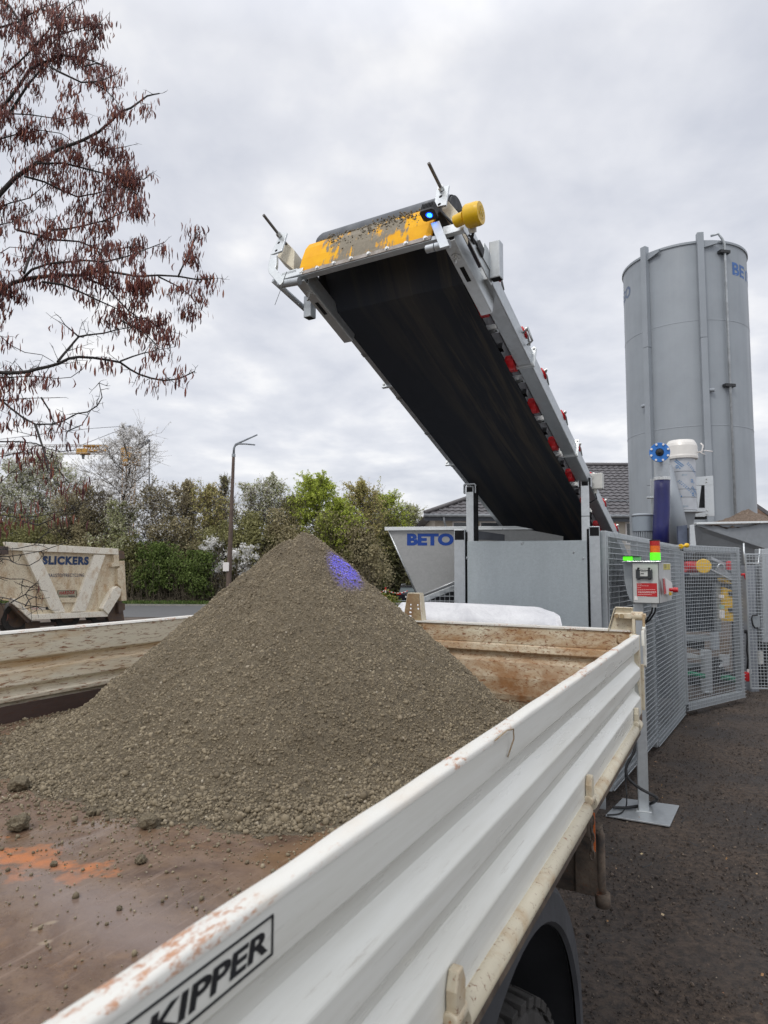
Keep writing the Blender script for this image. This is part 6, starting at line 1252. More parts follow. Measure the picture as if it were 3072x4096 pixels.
r = MB(); r.prism([q[0]+V(-.2, 0, .1), q[1]+V(2, 0, -2*.6+.1), q[1]+V(2, 0, -2*.6-.08), q[0]+V(-.2, 0, -.08)], V(0, 8, 0)); r.build('roof', M['rooftile'], h2)
r = MB(); r.prism([q[0]+V(-.15, .6, -.1), q[1]+V(0, .6, -.1), V(q[1].x, 28.6, gzf(28)), V(q[0].x-.15, 28.6, gzf(28))][::-1], V(0, 7, 0)); r.build('wall', simple('red_brick_wall', (.20, .10, .07), .8, 0, .2, 5), h2)
r = MB(); r.prism([q[0]+V(-.2, -.01, -.09), q[1]+V(.5, -.01, -.09-.5*.6), q[1]+V(.5, -.01, -.30-.5*.6), q[0]+V(-.2, -.01, -.30)], V(0, .05, 0)); r.build('verge_board', simple('wood_verge', (.20, .13, .09), .7), h2)

# ------------------------------------------------------------------ street lamp with small sign
LY = 38.0; lb_ = atY(498*1.85172, 1300*1.85172, LY); lt_ = atY(900+.4822*77, 1800+.4822*40, LY)
lampo = thing('street_lamp', (lb_.x, LY, gzf(LY)), 'old brown street lamp post with a thin grey twin arm', 'street lamp')
lx_ = lt_.x-.04
r = MB(); r.tube(V(lx_-.12, LY, gzf(LY)-.1), V(lx_, LY, lt_.z), .165, .085, n=16, raw=True); r.build('post', simple('weathered_brown_post', (.105, .075, .060), .8, 0, .25, 3), lampo)
r = MB(); T0 = V(lx_, LY, lt_.z); px_ = lambda x, y: atY(x*1.85172, y*1.85172, LY); r.path([T0, px_(505.5, 968), px_(509, 960), px_(520, 955), px_(556, 939)], [.07, .065, .06, .055, .04], 8); r.path([px_(507, 963), px_(515, 959), px_(530, 959), px_(551, 961)], [.05, .05, .045, .04], 8); r.build('arm', simple('grey_arm', (.20, .22, .24), .5, .4), lampo)
r = MB(); r.tube(T0-V(0, 0, .12), T0+V(0, 0, .05), .11, raw=True); r.build('collar', M['galv_dark'], lampo)
r = MB(); q0, q1 = px_(483, 1234), px_(496.5, 1215); r.box((q0.x, LY-.2, q0.z), (q1.x, LY-.17, q1.z)); tag(r.build('road_sign', M['whitetext'], bevel=.02), 'blank pale square sign plate fixed to the street lamp post', 'sign')
# ------------------------------------------------------------------ tower crane far away
KY = 120.0; kp = lambda x, y: atY(x*.4822, 1300+y*.4822, KY)
crane = thing('tower_crane', (kp(1075, 1500).x, KY, 0), 'yellow tower crane far behind the blossoming trees', 'crane')
M['craney'] = simple('crane_yellow', (.48, .26, .05), .6); M['cranew'] = simple('crane_pale_grey', (.42, .40, .38), .6); M['craned'] = simple('crane_dark_grey', (.14, .15, .17), .6)
def lattice(P0, P1, w, nseg, rad, mb):
    d = (P1-P0); L = d.length; d.normalize(); a = V(0, 1, 0) if abs(d.y) < .9 else V(1, 0, 0); b_ = d.cross(a).normalized(); C_ = [(a*i+b_*j)*w/2 for i, j in ((-1, -1), (1, -1), (1, 1), (-1, 1))]
    for c in C_: mb.tube(P0+c, P1+c, rad, n=5, raw=True)
    for k in range(nseg):
        for s_ in range(4): mb.tube(P0+d*L*k/nseg+C_[s_], P0+d*L*(k+1)/nseg+C_[(s_+1) % 4], rad*.6, n=4, raw=True)
r = MB(); mb0 = kp(1078, 1050); lattice(V(mb0.x, KY, -1), mb0, 1.7, 16, .10, r); r.build('mast', M['craney'], crane)
r = MB(); jl = kp(-200, 1033); lattice(kp(1060, 1033), jl, 1.5, 34, .07, r); r.build('jib', M['cranew'], crane)
r = MB(); lattice(kp(700, 1026), kp(890, 1028), .9, 8, .16, r); r.build('name_board', M['craney'], crane)
r = MB(); q = kp(1085, 1070); r.box((q.x-1.6, KY-1, q.z-2.2), (q.x+1.6, KY+1, q.z+1.2)); r.build('cab', M['craney'], crane, bevel=.2)
r = MB(); pk = kp(1085, 835)
for dx_ in (-.5, .5): r.tube(kp(1035, 1000)+V(dx_, 0, 0), pk+V(dx_*.2, 0, 0), .20, n=5, raw=True)
r.tube(kp(1090, 1030), kp(1238, 955), .25, n=5, raw=True); r.tube(kp(1130, 1040), kp(1240, 965), .2, n=5, raw=True); r.tube(pk, kp(1240, 955), .07, n=5, raw=True); r.tube(pk, kp(730, 860), .05, n=5, raw=True); r.tube(pk, kp(650, 1005), .05, n=5, raw=True); r.tube(kp(730, 860), kp(-100, 960), .05, n=5, raw=True); r.tube(kp(1240, 950), kp(1237, 1420), .14, n=5, raw=True); r.build('tower_head', M['craned'], crane)
r = MB(); q = kp(692, 1052); r.box((q.x-1.0, KY-.8, q.z-.5), (q.x+1.0, KY+.8, q.z+.5)); tr_ = r.build('trolley', M['craney'], crane, bevel=.1); r = MB(); r.tube(q, kp(690, 1110), .08, n=5, raw=True); r.tube(kp(690, 1075), kp(690, 1112), .35, .2, n=8, raw=True); r.build('hook_block', M['craned'], crane)

# ------------------------------------------------------------------ parked estate car
CY_ = 45.5; cp = lambda x, y: atY(1560+x*.1206, 2320+y*.1206, CY_)
g0_ = cp(190, 860); sc_ = 1.0
car = thing('parked_car', (g0_.x+.9, CY_, gzf(CY_)), 'black estate car seen from behind, parked half behind the feed hopper', 'car')
cX0 = g0_.x; W_ = 1.80; gzc = g0_.z-.02; yaw = R_(-12)
CFm = Fr(V(cX0+.02, CY_, gzc), V(math.cos(yaw), math.sin(yaw), 0), V(-math.sin(yaw), math.cos(yaw), 0), (0, 0, 1))
M['carblack'] = simple('black_car_paint', (.014, .015, .022), .18, .2, .1, 3, rv=.05)
def loft(secs, mat, name, par, bevel=.02):      # secs: list of (y, [(x,z)...]) closed outlines
    r = MB(CFm); n_ = len(secs[0][1])
    vs = [(x, y, z) for y, pts in secs for x, z in pts]; fs = [(k*n_+i, k*n_+(i+1) % n_, (k+1)*n_+(i+1) % n_, (k+1)*n_+i) for k in range(len(secs)-1) for i in range(n_)]
    fs += [tuple(range(n_))[::-1], tuple(range((len(secs)-1)*n_, len(secs)*n_))]; r.add(vs, fs); return r.build(name, mat, par, bevel=bevel)
def sec(i, zb, zt, zm): return [(i, zb), (W_-i, zb), (W_-i*.4, zm), (W_-i-.05, zt), (i+.05, zt), (i*.4, zm)]
bodyc = loft([(0.0, sec(.06, .28, .86, .55)), (.10, sec(.02, .20, .92, .55)), (1.2, sec(.0, .18, .94, .55)), (3.2, sec(.0, .18, .92, .55)), (4.3, sec(.06, .20, .72, .5)), (4.5, sec(.16, .30, .62, .5))], M['carblack'], 'body', car, .05)
loft([(.22, [(.12, .90), (W_-.12, .90), (W_-.26, 1.34), (.26, 1.34)]), (.55, [(.10, .91), (W_-.10, .91), (W_-.25, 1.43), (.25, 1.43)]), (2.4, [(.10, .91), (W_-.10, .91), (W_-.27, 1.42), (.27, 1.42)]), (3.3, [(.14, .90), (W_-.14, .90), (W_-.24, .96), (.24, .96)])], M['carblack'], 'cabin', car, .04)
r = MB(CFm); r.add([(.19, .175, .93), (W_-.19, .175, .93), (W_-.30, .215, 1.29), (.30, .215, 1.29)], [(0, 1, 2, 3)]); r.build('rear_window', simple('car_glass_painted_sky', (.15, .19, .20), .12, 0, .1), car)  # reflected sky is put into the pale base colour of the pane
r = MB(CFm); r.box((.24, .10, 1.345), (W_-.24, .45, 1.385)); r.build('spoiler', M['carblack'], car, bevel=.01)
for xx in (.02, W_-.36):
    r = MB(CFm); r.box((xx, -.03, .77), (xx+.34, .12, .93)); r.build('tail_light', M['redlamp'], car, bevel=.04)
r = MB(CFm); r.box((W_/2-.26, -.022, .60), (W_/2+.26, -.005, .71)); npz = r.build('number_plate', M['whitetext'], car)
r = MB(CFm)
for k in range(7):
    if k != 2: r.box((W_/2-.22+k*.063, -.026, .625), (W_/2-.18+k*.063, -.0225, .69))
r.build('plate_text', M['dark'], npz)
r = MB(CFm); r.lathe((W_/2, -.02, .82), (0, -1, 0), [(0, .055), (.01, .055), (.01, .045), (0, .045)], 20, raw=False); r.tube((W_/2-.03, -.03, .85), (W_/2, -.03, .79), .007, n=5); r.tube((W_/2+.03, -.03, .85), (W_/2, -.03, .79), .007, n=5); r.build('badge', M['bolt'], car)
r = MB(CFm); r.box((.04, -.045, .36), (W_-.04, -.01, .40)); r.build('bumper_strip', M['galv_dark'], car, bevel=.01)
r = MB(CFm); r.path([(.28, .5, 1.43), (.28, .6, 1.48), (.28, 2.2, 1.48), (.28, 2.3, 1.42)], .018, 6, raw=False); r.path([(W_-.28, .5, 1.43), (W_-.28, .6, 1.48), (W_-.28, 2.2, 1.48), (W_-.28, 2.3, 1.42)], .018, 6, raw=False); r.build('roof_rail', M['bolt'], car)
for xx in (0.02, W_-.22):
    for yy in (.85, 3.5):
        r = MB(CFm); r.lathe((xx, yy, .32), (1, 0, 0), [(0, .20), (0, .30), (.03, .33), (.17, .33), (.20, .30), (.20, .20)], 32, raw=False); wl = r.build('wheel', M['tyre'], car); r = MB(CFm); r.lathe((xx+.02, yy, .32), (1, 0, 0), [(0, .001), (.0, .20), (.16, .20), (.16, .001)], 24, raw=False); r.build('rim', M['galv_dark'], wl)
r = MB(CFm); r.path([(W_*.45, .165, .99), (W_*.70, .17, .985)], .012, 5, raw=False); r.build('wiper', M['dark'], car)
# chain barrier posts and the chain, a low shrub and stone edging
BYY = 42.8; bpx = lambda x, y: atY(900+x*.4822, 1800+y*.4822, BYY)
for i, x in enumerate((1332, 1180)):
    P = bpx(x, 1230); P.z = gzf(BYY); h = bpx(x, 1138).z-P.z; ro = thing('barrier_post', P, ('red and white barrier post just left of the black car' if i == 0 else 'red and white barrier post beside the foot of the heap, farther left'), 'post', 'chain barrier posts')
    for k in range(7):
        r = MB(); r.tube(P+V(0, 0, h*k/7), P+V(0, 0, h*(k+1)/7-.001), .045, n=12, raw=True); r.build('red_band' if k % 2 == 0 else 'white_band', M['red'] if k % 2 == 0 else M['whitetext'], ro)
ch = MB(); cr_ = MB()
def cat(A, B, sag):
    n_ = 26
    for k in range(n_):
        f0, f1 = k/n_, (k+1)/n_; p = [A.lerp(B, f)-V(0, 0, sag*4*f*(1-f)) for f in (f0, f1)]; (ch if (k//2) % 2 else cr_).tube(p[0], p[1], .028, n=6, raw=True)
pA, pB, pC = bpx(1180, 1175), bpx(1332, 1157), bpx(1440, 1180); cat(pA, pB, .22); cat(pB, pC+V(.6, 0, .1), .2)
cho = thing('barrier_chain', pB, 'sagging red and white plastic chain strung between the barrier posts', 'chain'); ch.build('white_links', M['whitetext'], cho); cr_.build('red_links', M['red'], cho)
P = bpx(1350, 1300); sh = thing('low_shrub', (P.x, 42, gzf(42)), 'small yellow-green shrub by the kerb left of the black car', 'shrub')
n = 900; c_ = np.array([P.x, 42.0, gzf(42)+.45])+RNG.normal(size=(n, 3))*np.array([.33, .3, .28]); c_[:, 2] = np.maximum(c_[:, 2], gzf(42)+.05); ux = rvec(n)*.045; uy = np.cross(ux, rvec(n)); uy = uy/np.linalg.norm(uy, axis=1)[:, None]*.03
m, t, b = newmat('shrub_leaf'); gi = N(t, 'ShaderNodeNewGeometry'); t.links.new(ramp(t, gi.outputs['Random Per Island'], [(0, (.06, .09, .01)), (.6, (.16, .19, .02)), (1, (.26, .20, .03))]), b.inputs['Base Color'])
npmesh('foliage', *quads(c_, ux, uy), m, sh)
r = MB()
for k in range(9): q = 2*math.pi*k/9; r.path([V(P.x, 42, gzf(42)), V(P.x+.25*math.cos(q), 42+.25*math.sin(q), gzf(42)+.6)], [.02, .008], 5)
r.build('stem', M['dark'], sh)
r = MB()
for k in range(7): x = P.x-2.0+k*.62; r.box((x, 43.0, gzf(43)-.1), (x+.5, 43.25, gzf(43)+.32))
tag(r.build('low_wall', M['paving'], bevel=.03), 'low broken stone edging wall behind the shrub', 'wall')

# ------------------------------------------------------------------ worn cream tipper body on its chassis at the left
KA = atY(60*.3376, 2100+.3376*200, 18.0); KB = atY(1405*.3376, 2100+.3376*280, 21.4)
kd_ = V(KB.x-KA.x, KB.y-KA.y, 0); LW = kd_.length; kd_.normalize(); kn = V(-kd_.y, kd_.x, 0); kn = kn if kn.y > 0 else -kn
K0 = V(KA.x, KA.y, 0)
def sk(x, y, off=0.0): P = hit(x*.3376, 2100+y*.3376, K0+kn*off, kn)-K0; return (P.dot(kd_), off, P.z)
KFm = Fr(K0, kd_, kn, (0, 0, 1))
M['skip'] = rusty('worn_cream_tipper', (.78, .69, .51), .36, 4.0, (1, 1, .62), 0, .5, (.50, .34, .19), (.26, .10, .035), .46, .7)
M['skiprib_lit'] = rusty('cream_rib_lit', (.92, .87, .74), .15, 4.0, (1, 1, .62), 0, .5, (.55, .40, .24), (.26, .10, .035), .30, .4)  # paler base colour stands for the light on the upward-facing ribs
M['skipdark'] = rusty('rusty_dark_chassis', (.10, .075, .065), .4, 3.0, dirt=(.16, .11, .07), dirtamt=.5, rough=.7)
sk_t = thing('tipper_trailer', K0+V(1.5, 1.5, 0), 'worn cream tipper trailer with blue lettering on a rusty chassis at the left', 'tipper trailer')
def kprism(pts, off, th, name, mat, par=None, bevel=.005): r = MB(KFm); r.prism([sk(x, y, off) for x, y in pts], (0, th, 0), raw=False); return r.build(name, mat, par or sk_t, bevel=bevel)
wl_ = kprism([(-260, 260), (1400, 330), (1420, 560), (1400, 720), (1290, 1030), (370, 1090), (130, 880), (-260, 860)], .10, .05, 'side_wall', M['skip'])
bx_ = [(-260, 290), (1385, 345), (1385, 740), (1260, 1060), (370, 1110), (150, 900), (-260, 870)]; kprism(bx_, 1.9, .06, 'far_wall', M['skip'])
for nm_, q in (('front_wall', [(1385, 345), (1410, 340), (1410, 740), (1385, 740)]),): kprism(q, .16, 1.75, nm_, M['skip'])
kprism([(1385, 741), (1410, 741), (1285, 1060), (1262, 1060)], .16, 1.75, 'sloping_floor', M['skip']); kprism([(372, 1096), (1262, 1048), (1262, 1062), (372, 1112)], .16, 1.75, 'floor_plate', M['skip'])
kprism([(60, 200), (1405, 282), (1405, 352), (1345, 348), (100, 298)], -.02, .12, 'top_rail', M['skiprib_lit'], bevel=.008)
kprism([(1350, 352), (1412, 355), (1412, 430), (1478, 425), (1480, 480), (1415, 488), (1322, 497), (1322, 470), (1352, 440)], -.02, .13, 'corner_frame', M['skip'], bevel=.008)
kprism([(1418, 490), (1480, 482), (1502, 895), (1440, 900), (1436, 740), (1398, 700), (1393, 520), (1418, 510)], -.02, .14, 'corner_frame', M['skip'], bevel=.008)
kprism([(200, 305), (285, 305), (320, 420), (620, 1010), (680, 1045), (600, 1045), (560, 1000), (240, 420)], .0, .10, 'diagonal_rib', M['skiprib_lit'], bevel=.008) if False else None
kprism([(270, 310), (455, 318), (780, 1035), (655, 1042), (605, 1000)], -.005, .105, 'diagonal_rib', M['skiprib_lit'], bevel=.008)
kprism([(1120, 350), (1250, 355), (1015, 1025), (865, 1030)], -.005, .105, 'diagonal_rib', M['skiprib_lit'], bevel=.008)
kprism([(1340, 760), (1395, 725), (1438, 760), (1430, 830), (1285, 1060), (1215, 990)], -.09, .19, 'corner_rib', M['skiprib_lit'], bevel=.008)
kprism([(130, 880), (175, 870), (390, 1060), (1275, 1022), (1280, 1085), (370, 1125), (150, 930)], -.04, .14, 'bottom_rail', M['skiprib_lit'], bevel=.008)
kprism([(-260, 300), (-60, 300), (-60, 940), (-260, 960)], -.03, .12, 'tailgate_end', M['skip'], bevel=.008)
kprism([(-60, 250), (100, 255), (105, 350), (-60, 350)], -.05, .06, 'hinge_block', M['skipdark'], bevel=.008); kprism([(1412, 300), (1470, 310), (1482, 395), (1412, 410)], .12, .4, 'hinge_block', M['skipdark'], bevel=.008)
kprism([(735, 905), (925, 905), (930, 918), (730, 920)], .05, .05, 'rib_step', M['skip']); kprism([(690, 860), (905, 860), (925, 905), (735, 905)], .06, .04, 'rib_plate', M['skip'])
# lettering
def ktext(txt, x0, y0, x1, yt, off, name, mat, bold=.0, shear=0.):
    a_ = V(*sk(x0, y0, off)); b_ = V(*sk(x1, y0+(x1-x0)*.0, off)); top = sk(x0, yt, off)[2]; F = Fr(KFm(*a_), kd_, (0, 0, 1), -kn); 
    dz = sk(x1, y0, off)[0]-a_.x; r = text_mb(txt, F, w=dz, h=top-a_.z, bold=bold, ext=.003, shear=shear, space=1.16); return r.build(name, mat, sk_t)
M['skipblue'] = simple('faded_navy_lettering', (.022, .05, .13), .6, 0, .3, 4); M['skipgrey'] = simple('faded_grey_blue_lettering', (.07, .08, .13), .6, 0, .3, 4)
ktext('SLICKERS', 500, 470, 1050, 364, .097, 'lettering', M['skipblue'], .065)
ktext('BAUSTOFFRECYCLING', 572, 618, 996, 576, .097, 'lettering', M['skipgrey'], .015)
kprism([(684, 774), (908, 774), (910, 860), (686, 860)], .085, .012, 'sign_plate', simple('sign_frame_dark', (.05, .06, .04), .5), bevel=0); kprism([(690, 780), (902, 780), (904, 854), (692, 854)], .078, .006, 'sign_face', simple('sign_face_beige', (.36, .33, .24), .5), bevel=0)
ktext('HARDOX', 700, 826, 888, 786, .076, 'lettering', simple('sign_red', (.33, .02, .02), .5), .03, .25)
kprism([(812, 838), (888, 838), (888, 848), (812, 848)], .0755, .002, 'sign_text', M['dark'], bevel=0); kprism([(700, 840), (800, 840), (800, 846), (700, 846)], .0755, .002, 'sign_text', simple('sign_green', (.10, .16, .07), .6), bevel=0)
kprism([(370, 978), (540, 972), (540, 1004), (372, 1004)], .092, .006, 'sticker', simple('sticker_white', (.60, .55, .48), .5), bevel=0); kprism([(542, 970), (580, 968), (580, 1004), (542, 1004)], .092, .006, 'sticker', M['dark'], bevel=0)
ktext('Stark', 380, 1000, 455, 978, .090, 'lettering', simple('sticker_red', (.42, .06, .03), .5), .0, .3)
# chassis
kprism([(-260, 985), (120, 985), (300, 1170), (1470, 1100), (1475, 1135), (300, 1215), (-260, 1160)], .35, .12, 'chassis_beam', M['skipdark'], bevel=.008); kprism([(140, 860), (190, 900), (370, 1130), (330, 1165), (130, 960)], .02, .10, 'hoist_arm', M['skipdark'], bevel=.008)
kprism([(1400, 900), (1445, 900), (1475, 1130), (1290, 1140), (1270, 1060)], .25, .15, 'front_frame', M['skipdark'], bevel=.008); kprism([(1405, 920), (1480, 930), (1485, 1000), (1408, 1050)], .1, .2, 'spring_box', M['skipdark'], bevel=.008)
kprism([(300, 1150), (480, 1140), (470, 1240), (340, 1290), (300, 1290)], .30, .2, 'outrigger', M['skipdark'], bevel=.008); kprism([(1120, 1120), (1215, 1115), (1205, 1180), (1140, 1190)], .35, .4, 'outrigger', M['skipdark'], bevel=.008); kprism([(1310, 1110), (1420, 1105), (1400, 1165), (1320, 1165)], .35, .4, 'outrigger', M['skipdark'], bevel=.008)
kprism([(-40, 930), (140, 930), (260, 1160), (300, 1230), (60, 1230), (-40, 1080)], .5, .1, 'brown_panel', M['skipdark'])
kprism([(-260, 940), (60, 945), (40, 1060), (-60, 1250), (-260, 1250)], .0, .10, 'rear_frame', M['skipdark'], bevel=.008)
for (wx, wy) in ((150, 1470), (760, 1440), (1160, 1400)):
    c_ = V(*sk(wx, wy, .45)); r = MB(KFm); c_.z = gzf(19)+.46; r.lathe(tuple(c_), (0, 1, 0), [(-.13, .28), (-.13, .44), (-.08, .46), (.10, .46), (.14, .44), (.14, .28)], 36, raw=False); w_o = r.build('wheel', M['tyre'], sk_t); r = MB(KFm); r.lathe(tuple(c_), (0, 1, 0), [(-.10, .001), (-.10, .28), (.10, .28), (.10, .001)], 24, raw=False); r.build('rim', M['skipdark'], w_o)

# ------------------------------------------------------------------ trees: fast array-built tubes and leaves
class TB:
    def __init__(s): s.V = []; s.F = []; s.n = 0
    def seg(s, P0, P1, r0, r1, n=4):
        """many straight tapered tubes at once: arrays (m,3),(m,3),(m,),(m,)"""
        P0 = np.atleast_2d(P0); P1 = np.atleast_2d(P1); m_ = len(P0); d = P1-P0; L = np.linalg.norm(d, axis=1)[:, None]+1e-9; d = d/L
        ref = np.where(np.abs(d[:, 2:3]) < .9, np.array([[0, 0, 1.]]), np.array([[1., 0, 0]])); a = np.cross(d, ref); a /= np.linalg.norm(a, axis=1)[:, None]+1e-9; b = np.cross(d, a)
        q = np.arange(n)*2*np.pi/n; ring = a[:, None]*np.cos(q)[None, :, None]+b[:, None]*np.sin(q)[None, :, None]
        A = P0[:, None]+ring*np.reshape(r0, (-1, 1, 1)); B = P1[:, None]+ring*np.reshape(r1, (-1, 1, 1)); s.V.append(np.concatenate([A, B], 1).reshape(-1, 3))
        k = np.arange(n); base = np.stack([k, (k+1) % n, n+(k+1) % n, n+k], 1)
        s.F.append((base[None]+(np.arange(m_)*2*n)[:, None, None]+s.n).reshape(-1, 4)); s.n += m_*2*n
    def build(s, name, mat, par=None): return npmesh(name, np.concatenate(s.V), np.concatenate(s.F), mat, par, smooth=True)
def leafmat(name, stops, rough=.75, transl=.38):
    m, t, b = newmat(name); gi = N(t, 'ShaderNodeNewGeometry'); c = ramp(t, gi.outputs['Random Per Island'], stops)
    v = coords(t); t.links.new(c, b.inputs['Base Color']); b.inputs['Roughness'].default_value = rough
    tr = N(t, 'ShaderNodeBsdfTranslucent'); ms = N(t, 'ShaderNodeMixShader'); ms.inputs[0].default_value = transl; t.links.new(c, tr.inputs[0]); out = t.nodes['Material Output']; t.links.new(b.outputs[0], ms.inputs[1]); t.links.new(tr.outputs[0], ms.inputs[2]); t.links.new(ms.outputs[0], out.inputs[0]); return m
LM = {
 'blossom': leafmat('white_blossom', [(0, (0.650, 0.634, 0.567)), (.45, (0.920, 0.915, 0.918)), (1, (0.920, 0.920, 0.920))]),
 'palegreen': leafmat('pale_spring_leaf', [(0, (0.254, 0.293, 0.119)), (.5, (0.476, 0.498, 0.254)), (1, (0.825, 0.791, 0.641))]),
 'green': leafmat('fresh_green_leaf', [(0, (.065, .095, .025)), (.5, (.125, .18, .04)), (1, (.22, .29, .08))]),
 'yellow': leafmat('yellow_green_leaf', [(0, (0.260, 0.329, 0.041)), (.5, (0.468, 0.561, 0.081)), (1, (0.676, 0.732, 0.162))]),
 'brown': leafmat('budding_brown_twig_tips', [(0, (0.207, 0.180, 0.106)), (.5, (0.354, 0.306, 0.175)), (1, (0.512, 0.456, 0.275))]),
 'orange': leafmat('orange_buds', [(0, (0.317, 0.312, 0.100)), (.5, (0.512, 0.480, 0.175)), (1, (0.683, 0.552, 0.300))]),
 'olive': leafmat('olive_leaf', [(0, (0.143, 0.139, 0.059)), (.6, (0.270, 0.264, 0.101)), (1, (0.428, 0.410, 0.203))]),
}
M['bark'] = simple('grey_brown_bark', (.075, .062, .050), .9, 0, .3, 8); M['twig'] = simple('dark_twig', (.16, .135, .11), .9, 0, .3, 8); M['brush'] = simple('dry_bramble', (.12, .10, .07), .9, 0, .4, 3)
def far_tree(name, label, x, y, ztop, rad, mat, nleaf, lsz=.056, crown0=.25, upright=.5, nl=26, group='trees of the hedge belt', bare=.0, cat='tree', tw=1.0, mat2=None, frac2=0.0):
    zb = gzf(y); H = ztop-zb; root = thing(name, (x, y, zb), label, cat, group); T_ = TB(); T2 = TB(); tips = []
    base = np.array([x, y, zb]); nst = 9; tr = [base+np.array([.15*rad*math.sin(k*1.3+x)*k/nst, 0, H*.93*k/nst]) for k in range(nst+1)]
    for k in range(nst): T_.seg(tr[k], tr[k+1], .13*(1-k/nst*.92)*H/9, .13*(1-(k+1)/nst*.92)*H/9, 6)
    for i in range(nl):
        f = crown0+(1-crown0)*(i+RNG.random())/nl; p = base+np.array([0, 0, H*.90*f]); az = RNG.uniform(0, 2*np.pi); prof = math.sin(math.pi*min(1, (f-crown0)/(1-crown0)*.75+.25))**.7; L = rad*prof*RNG.uniform(.75, 1.15)+.25
        up = upright*RNG.uniform(.6, 1.4)+.35*f; d = np.array([math.cos(az), math.sin(az), up]); d /= np.linalg.norm(d); nseg = 5; q = p; r0 = .045*(1-f*.6)*H/9
        for s_ in range(nseg):
            d = d+RNG.normal(0, .13, 3)+np.array([0, 0, .05]); d /= np.linalg.norm(d); q2 = q+d*L/nseg; q2[2] = min(q2[2], ztop); T_.seg(q, q2, r0*(1-s_/nseg*.8), r0*(1-(s_+1)/nseg*.8), 4)
            ns = 5; dd = d[None]*.6+rvec(ns)*.8; dd[:, 2] += .25; dd /= np.linalg.norm(dd, axis=1)[:, None]; l_ = L*RNG.uniform(.15, .42, (ns, 1)); st = q+(q2-q)*RNG.random((ns, 1)); en = st+dd*l_; en[:, 2] = np.minimum(en[:, 2], ztop+.15)
            T2.seg(st, en, np.full(ns, .014*tw), np.full(ns, .006*tw), 3); 
            for e0, e1 in zip(st, en):
                k2 = 4; d3 = (e1-e0)[None]*.5+rvec(k2)*np.linalg.norm(e1-e0)*.55; s3 = e0+(e1-e0)*RNG.uniform(.3, 1, (k2, 1)); T2.seg(s3, s3+d3, np.full(k2, .008*tw), np.full(k2, .004*tw), 3); tips.append(np.concatenate([s3, s3+d3], 1))
            q = q2
    T_.build('trunk', M['bark'], root); T2.build('twigs', M['twig'], root); tips = np.concatenate(tips)
    if nleaf:
        k = RNG.integers(0, len(tips), nleaf); f = RNG.random((nleaf, 1))**.7; c = tips[k, :3]*(1-f)+tips[k, 3:]*f+RNG.normal(0, .05, (nleaf, 3))
        if bare: c = c[c[:, 2] < zb+H*(1-bare*RNG.random(len(c)))]
        nn_ = len(c); ux = rvec(nn_)*(lsz*RNG.uniform(.5, 1.2, (nn_, 1))); uy = np.cross(ux, rvec(nn_)); uy = uy/(np.linalg.norm(uy, axis=1)[:, None]+1e-9)*lsz*RNG.uniform(.35, .8, (nn_, 1))
        if mat2: s_ = RNG.random(nn_) < frac2; npmesh('blossom', *quads(c[s_], ux[s_], uy[s_]), LM[mat2], root); c, ux, uy = c[~s_], ux[~s_], uy[~s_]
        npmesh('crown', *quads(c, ux, uy), LM[mat], root)
    return root
def far_bush(label, x, y, ztop, rad, mat, n, lsz=.07, stems=40, zlo=0.0, depth=.7, name='hedge_bush', group='bushes at the foot of the hedge'):
    zb = gzf(y)+.1; root = thing(name, (x, y, zb), label, 'bush', group); H = ztop-zb; T_ = TB()
    a = RNG.uniform(0, 2*np.pi, stems); st = np.array([x, y, zb])+np.stack([np.cos(a)*rad*.4, np.sin(a)*rad*.3*depth, np.zeros(stems)], 1)*RNG.random((stems, 1)); mid = st+np.stack([np.cos(a)*rad*.4, np.sin(a)*rad*.4*depth, H*RNG.uniform(.4, .7, stems)], 1); en = mid+np.stack([np.cos(a)*rad*.5, np.sin(a)*rad*.4, H*RNG.uniform(-.25, .35, stems)], 1)+RNG.normal(0, .2, (stems, 3)); en[:, 2] = np.clip(en[:, 2], zb, ztop)
    T_.seg(st, mid, np.full(stems, .03), np.full(stems, .02), 3); T_.seg(mid, en, np.full(stems, .02), np.full(stems, .008), 3); T_.build('stems', M['brush'], root)
    nc = 46; cc = rvec(nc)*RNG.random((nc, 1))**.4; cc = cc*np.array([rad, rad*depth, (H*(1-zlo))/2])+np.array([x, y, zb+H*zlo+H*(1-zlo)/2]); nc_ = 1; rs = RNG.uniform(.25, .75, nc)*min(rad, H)*.8; cc = cc if mat != 'blossom' else cc+rvec(nc)*.35
    k = RNG.integers(0, nc, n); c = cc[k]+rvec(n)*(rs[k][:, None]*RNG.random((n, 1))**.45); c[:, 2] = np.clip(c[:, 2], zb, ztop+.1); ux = rvec(n)*(lsz*RNG.uniform(.5, 1.2, (n, 1))); uy = np.cross(ux, rvec(n)); uy = uy/(np.linalg.norm(uy, axis=1)[:, None]+1e-9)*lsz*RNG.uniform(.4, .8, (n, 1))
    npmesh('foliage', *quads(c, ux, uy), LM[mat], root); return root
def tx(xd, Y): return atY(xd*1.85172, 1229*1.85172, Y).x            # overview x -> world x
def tz(yd, Y): return atY(1536, yd*1.85172, Y).z
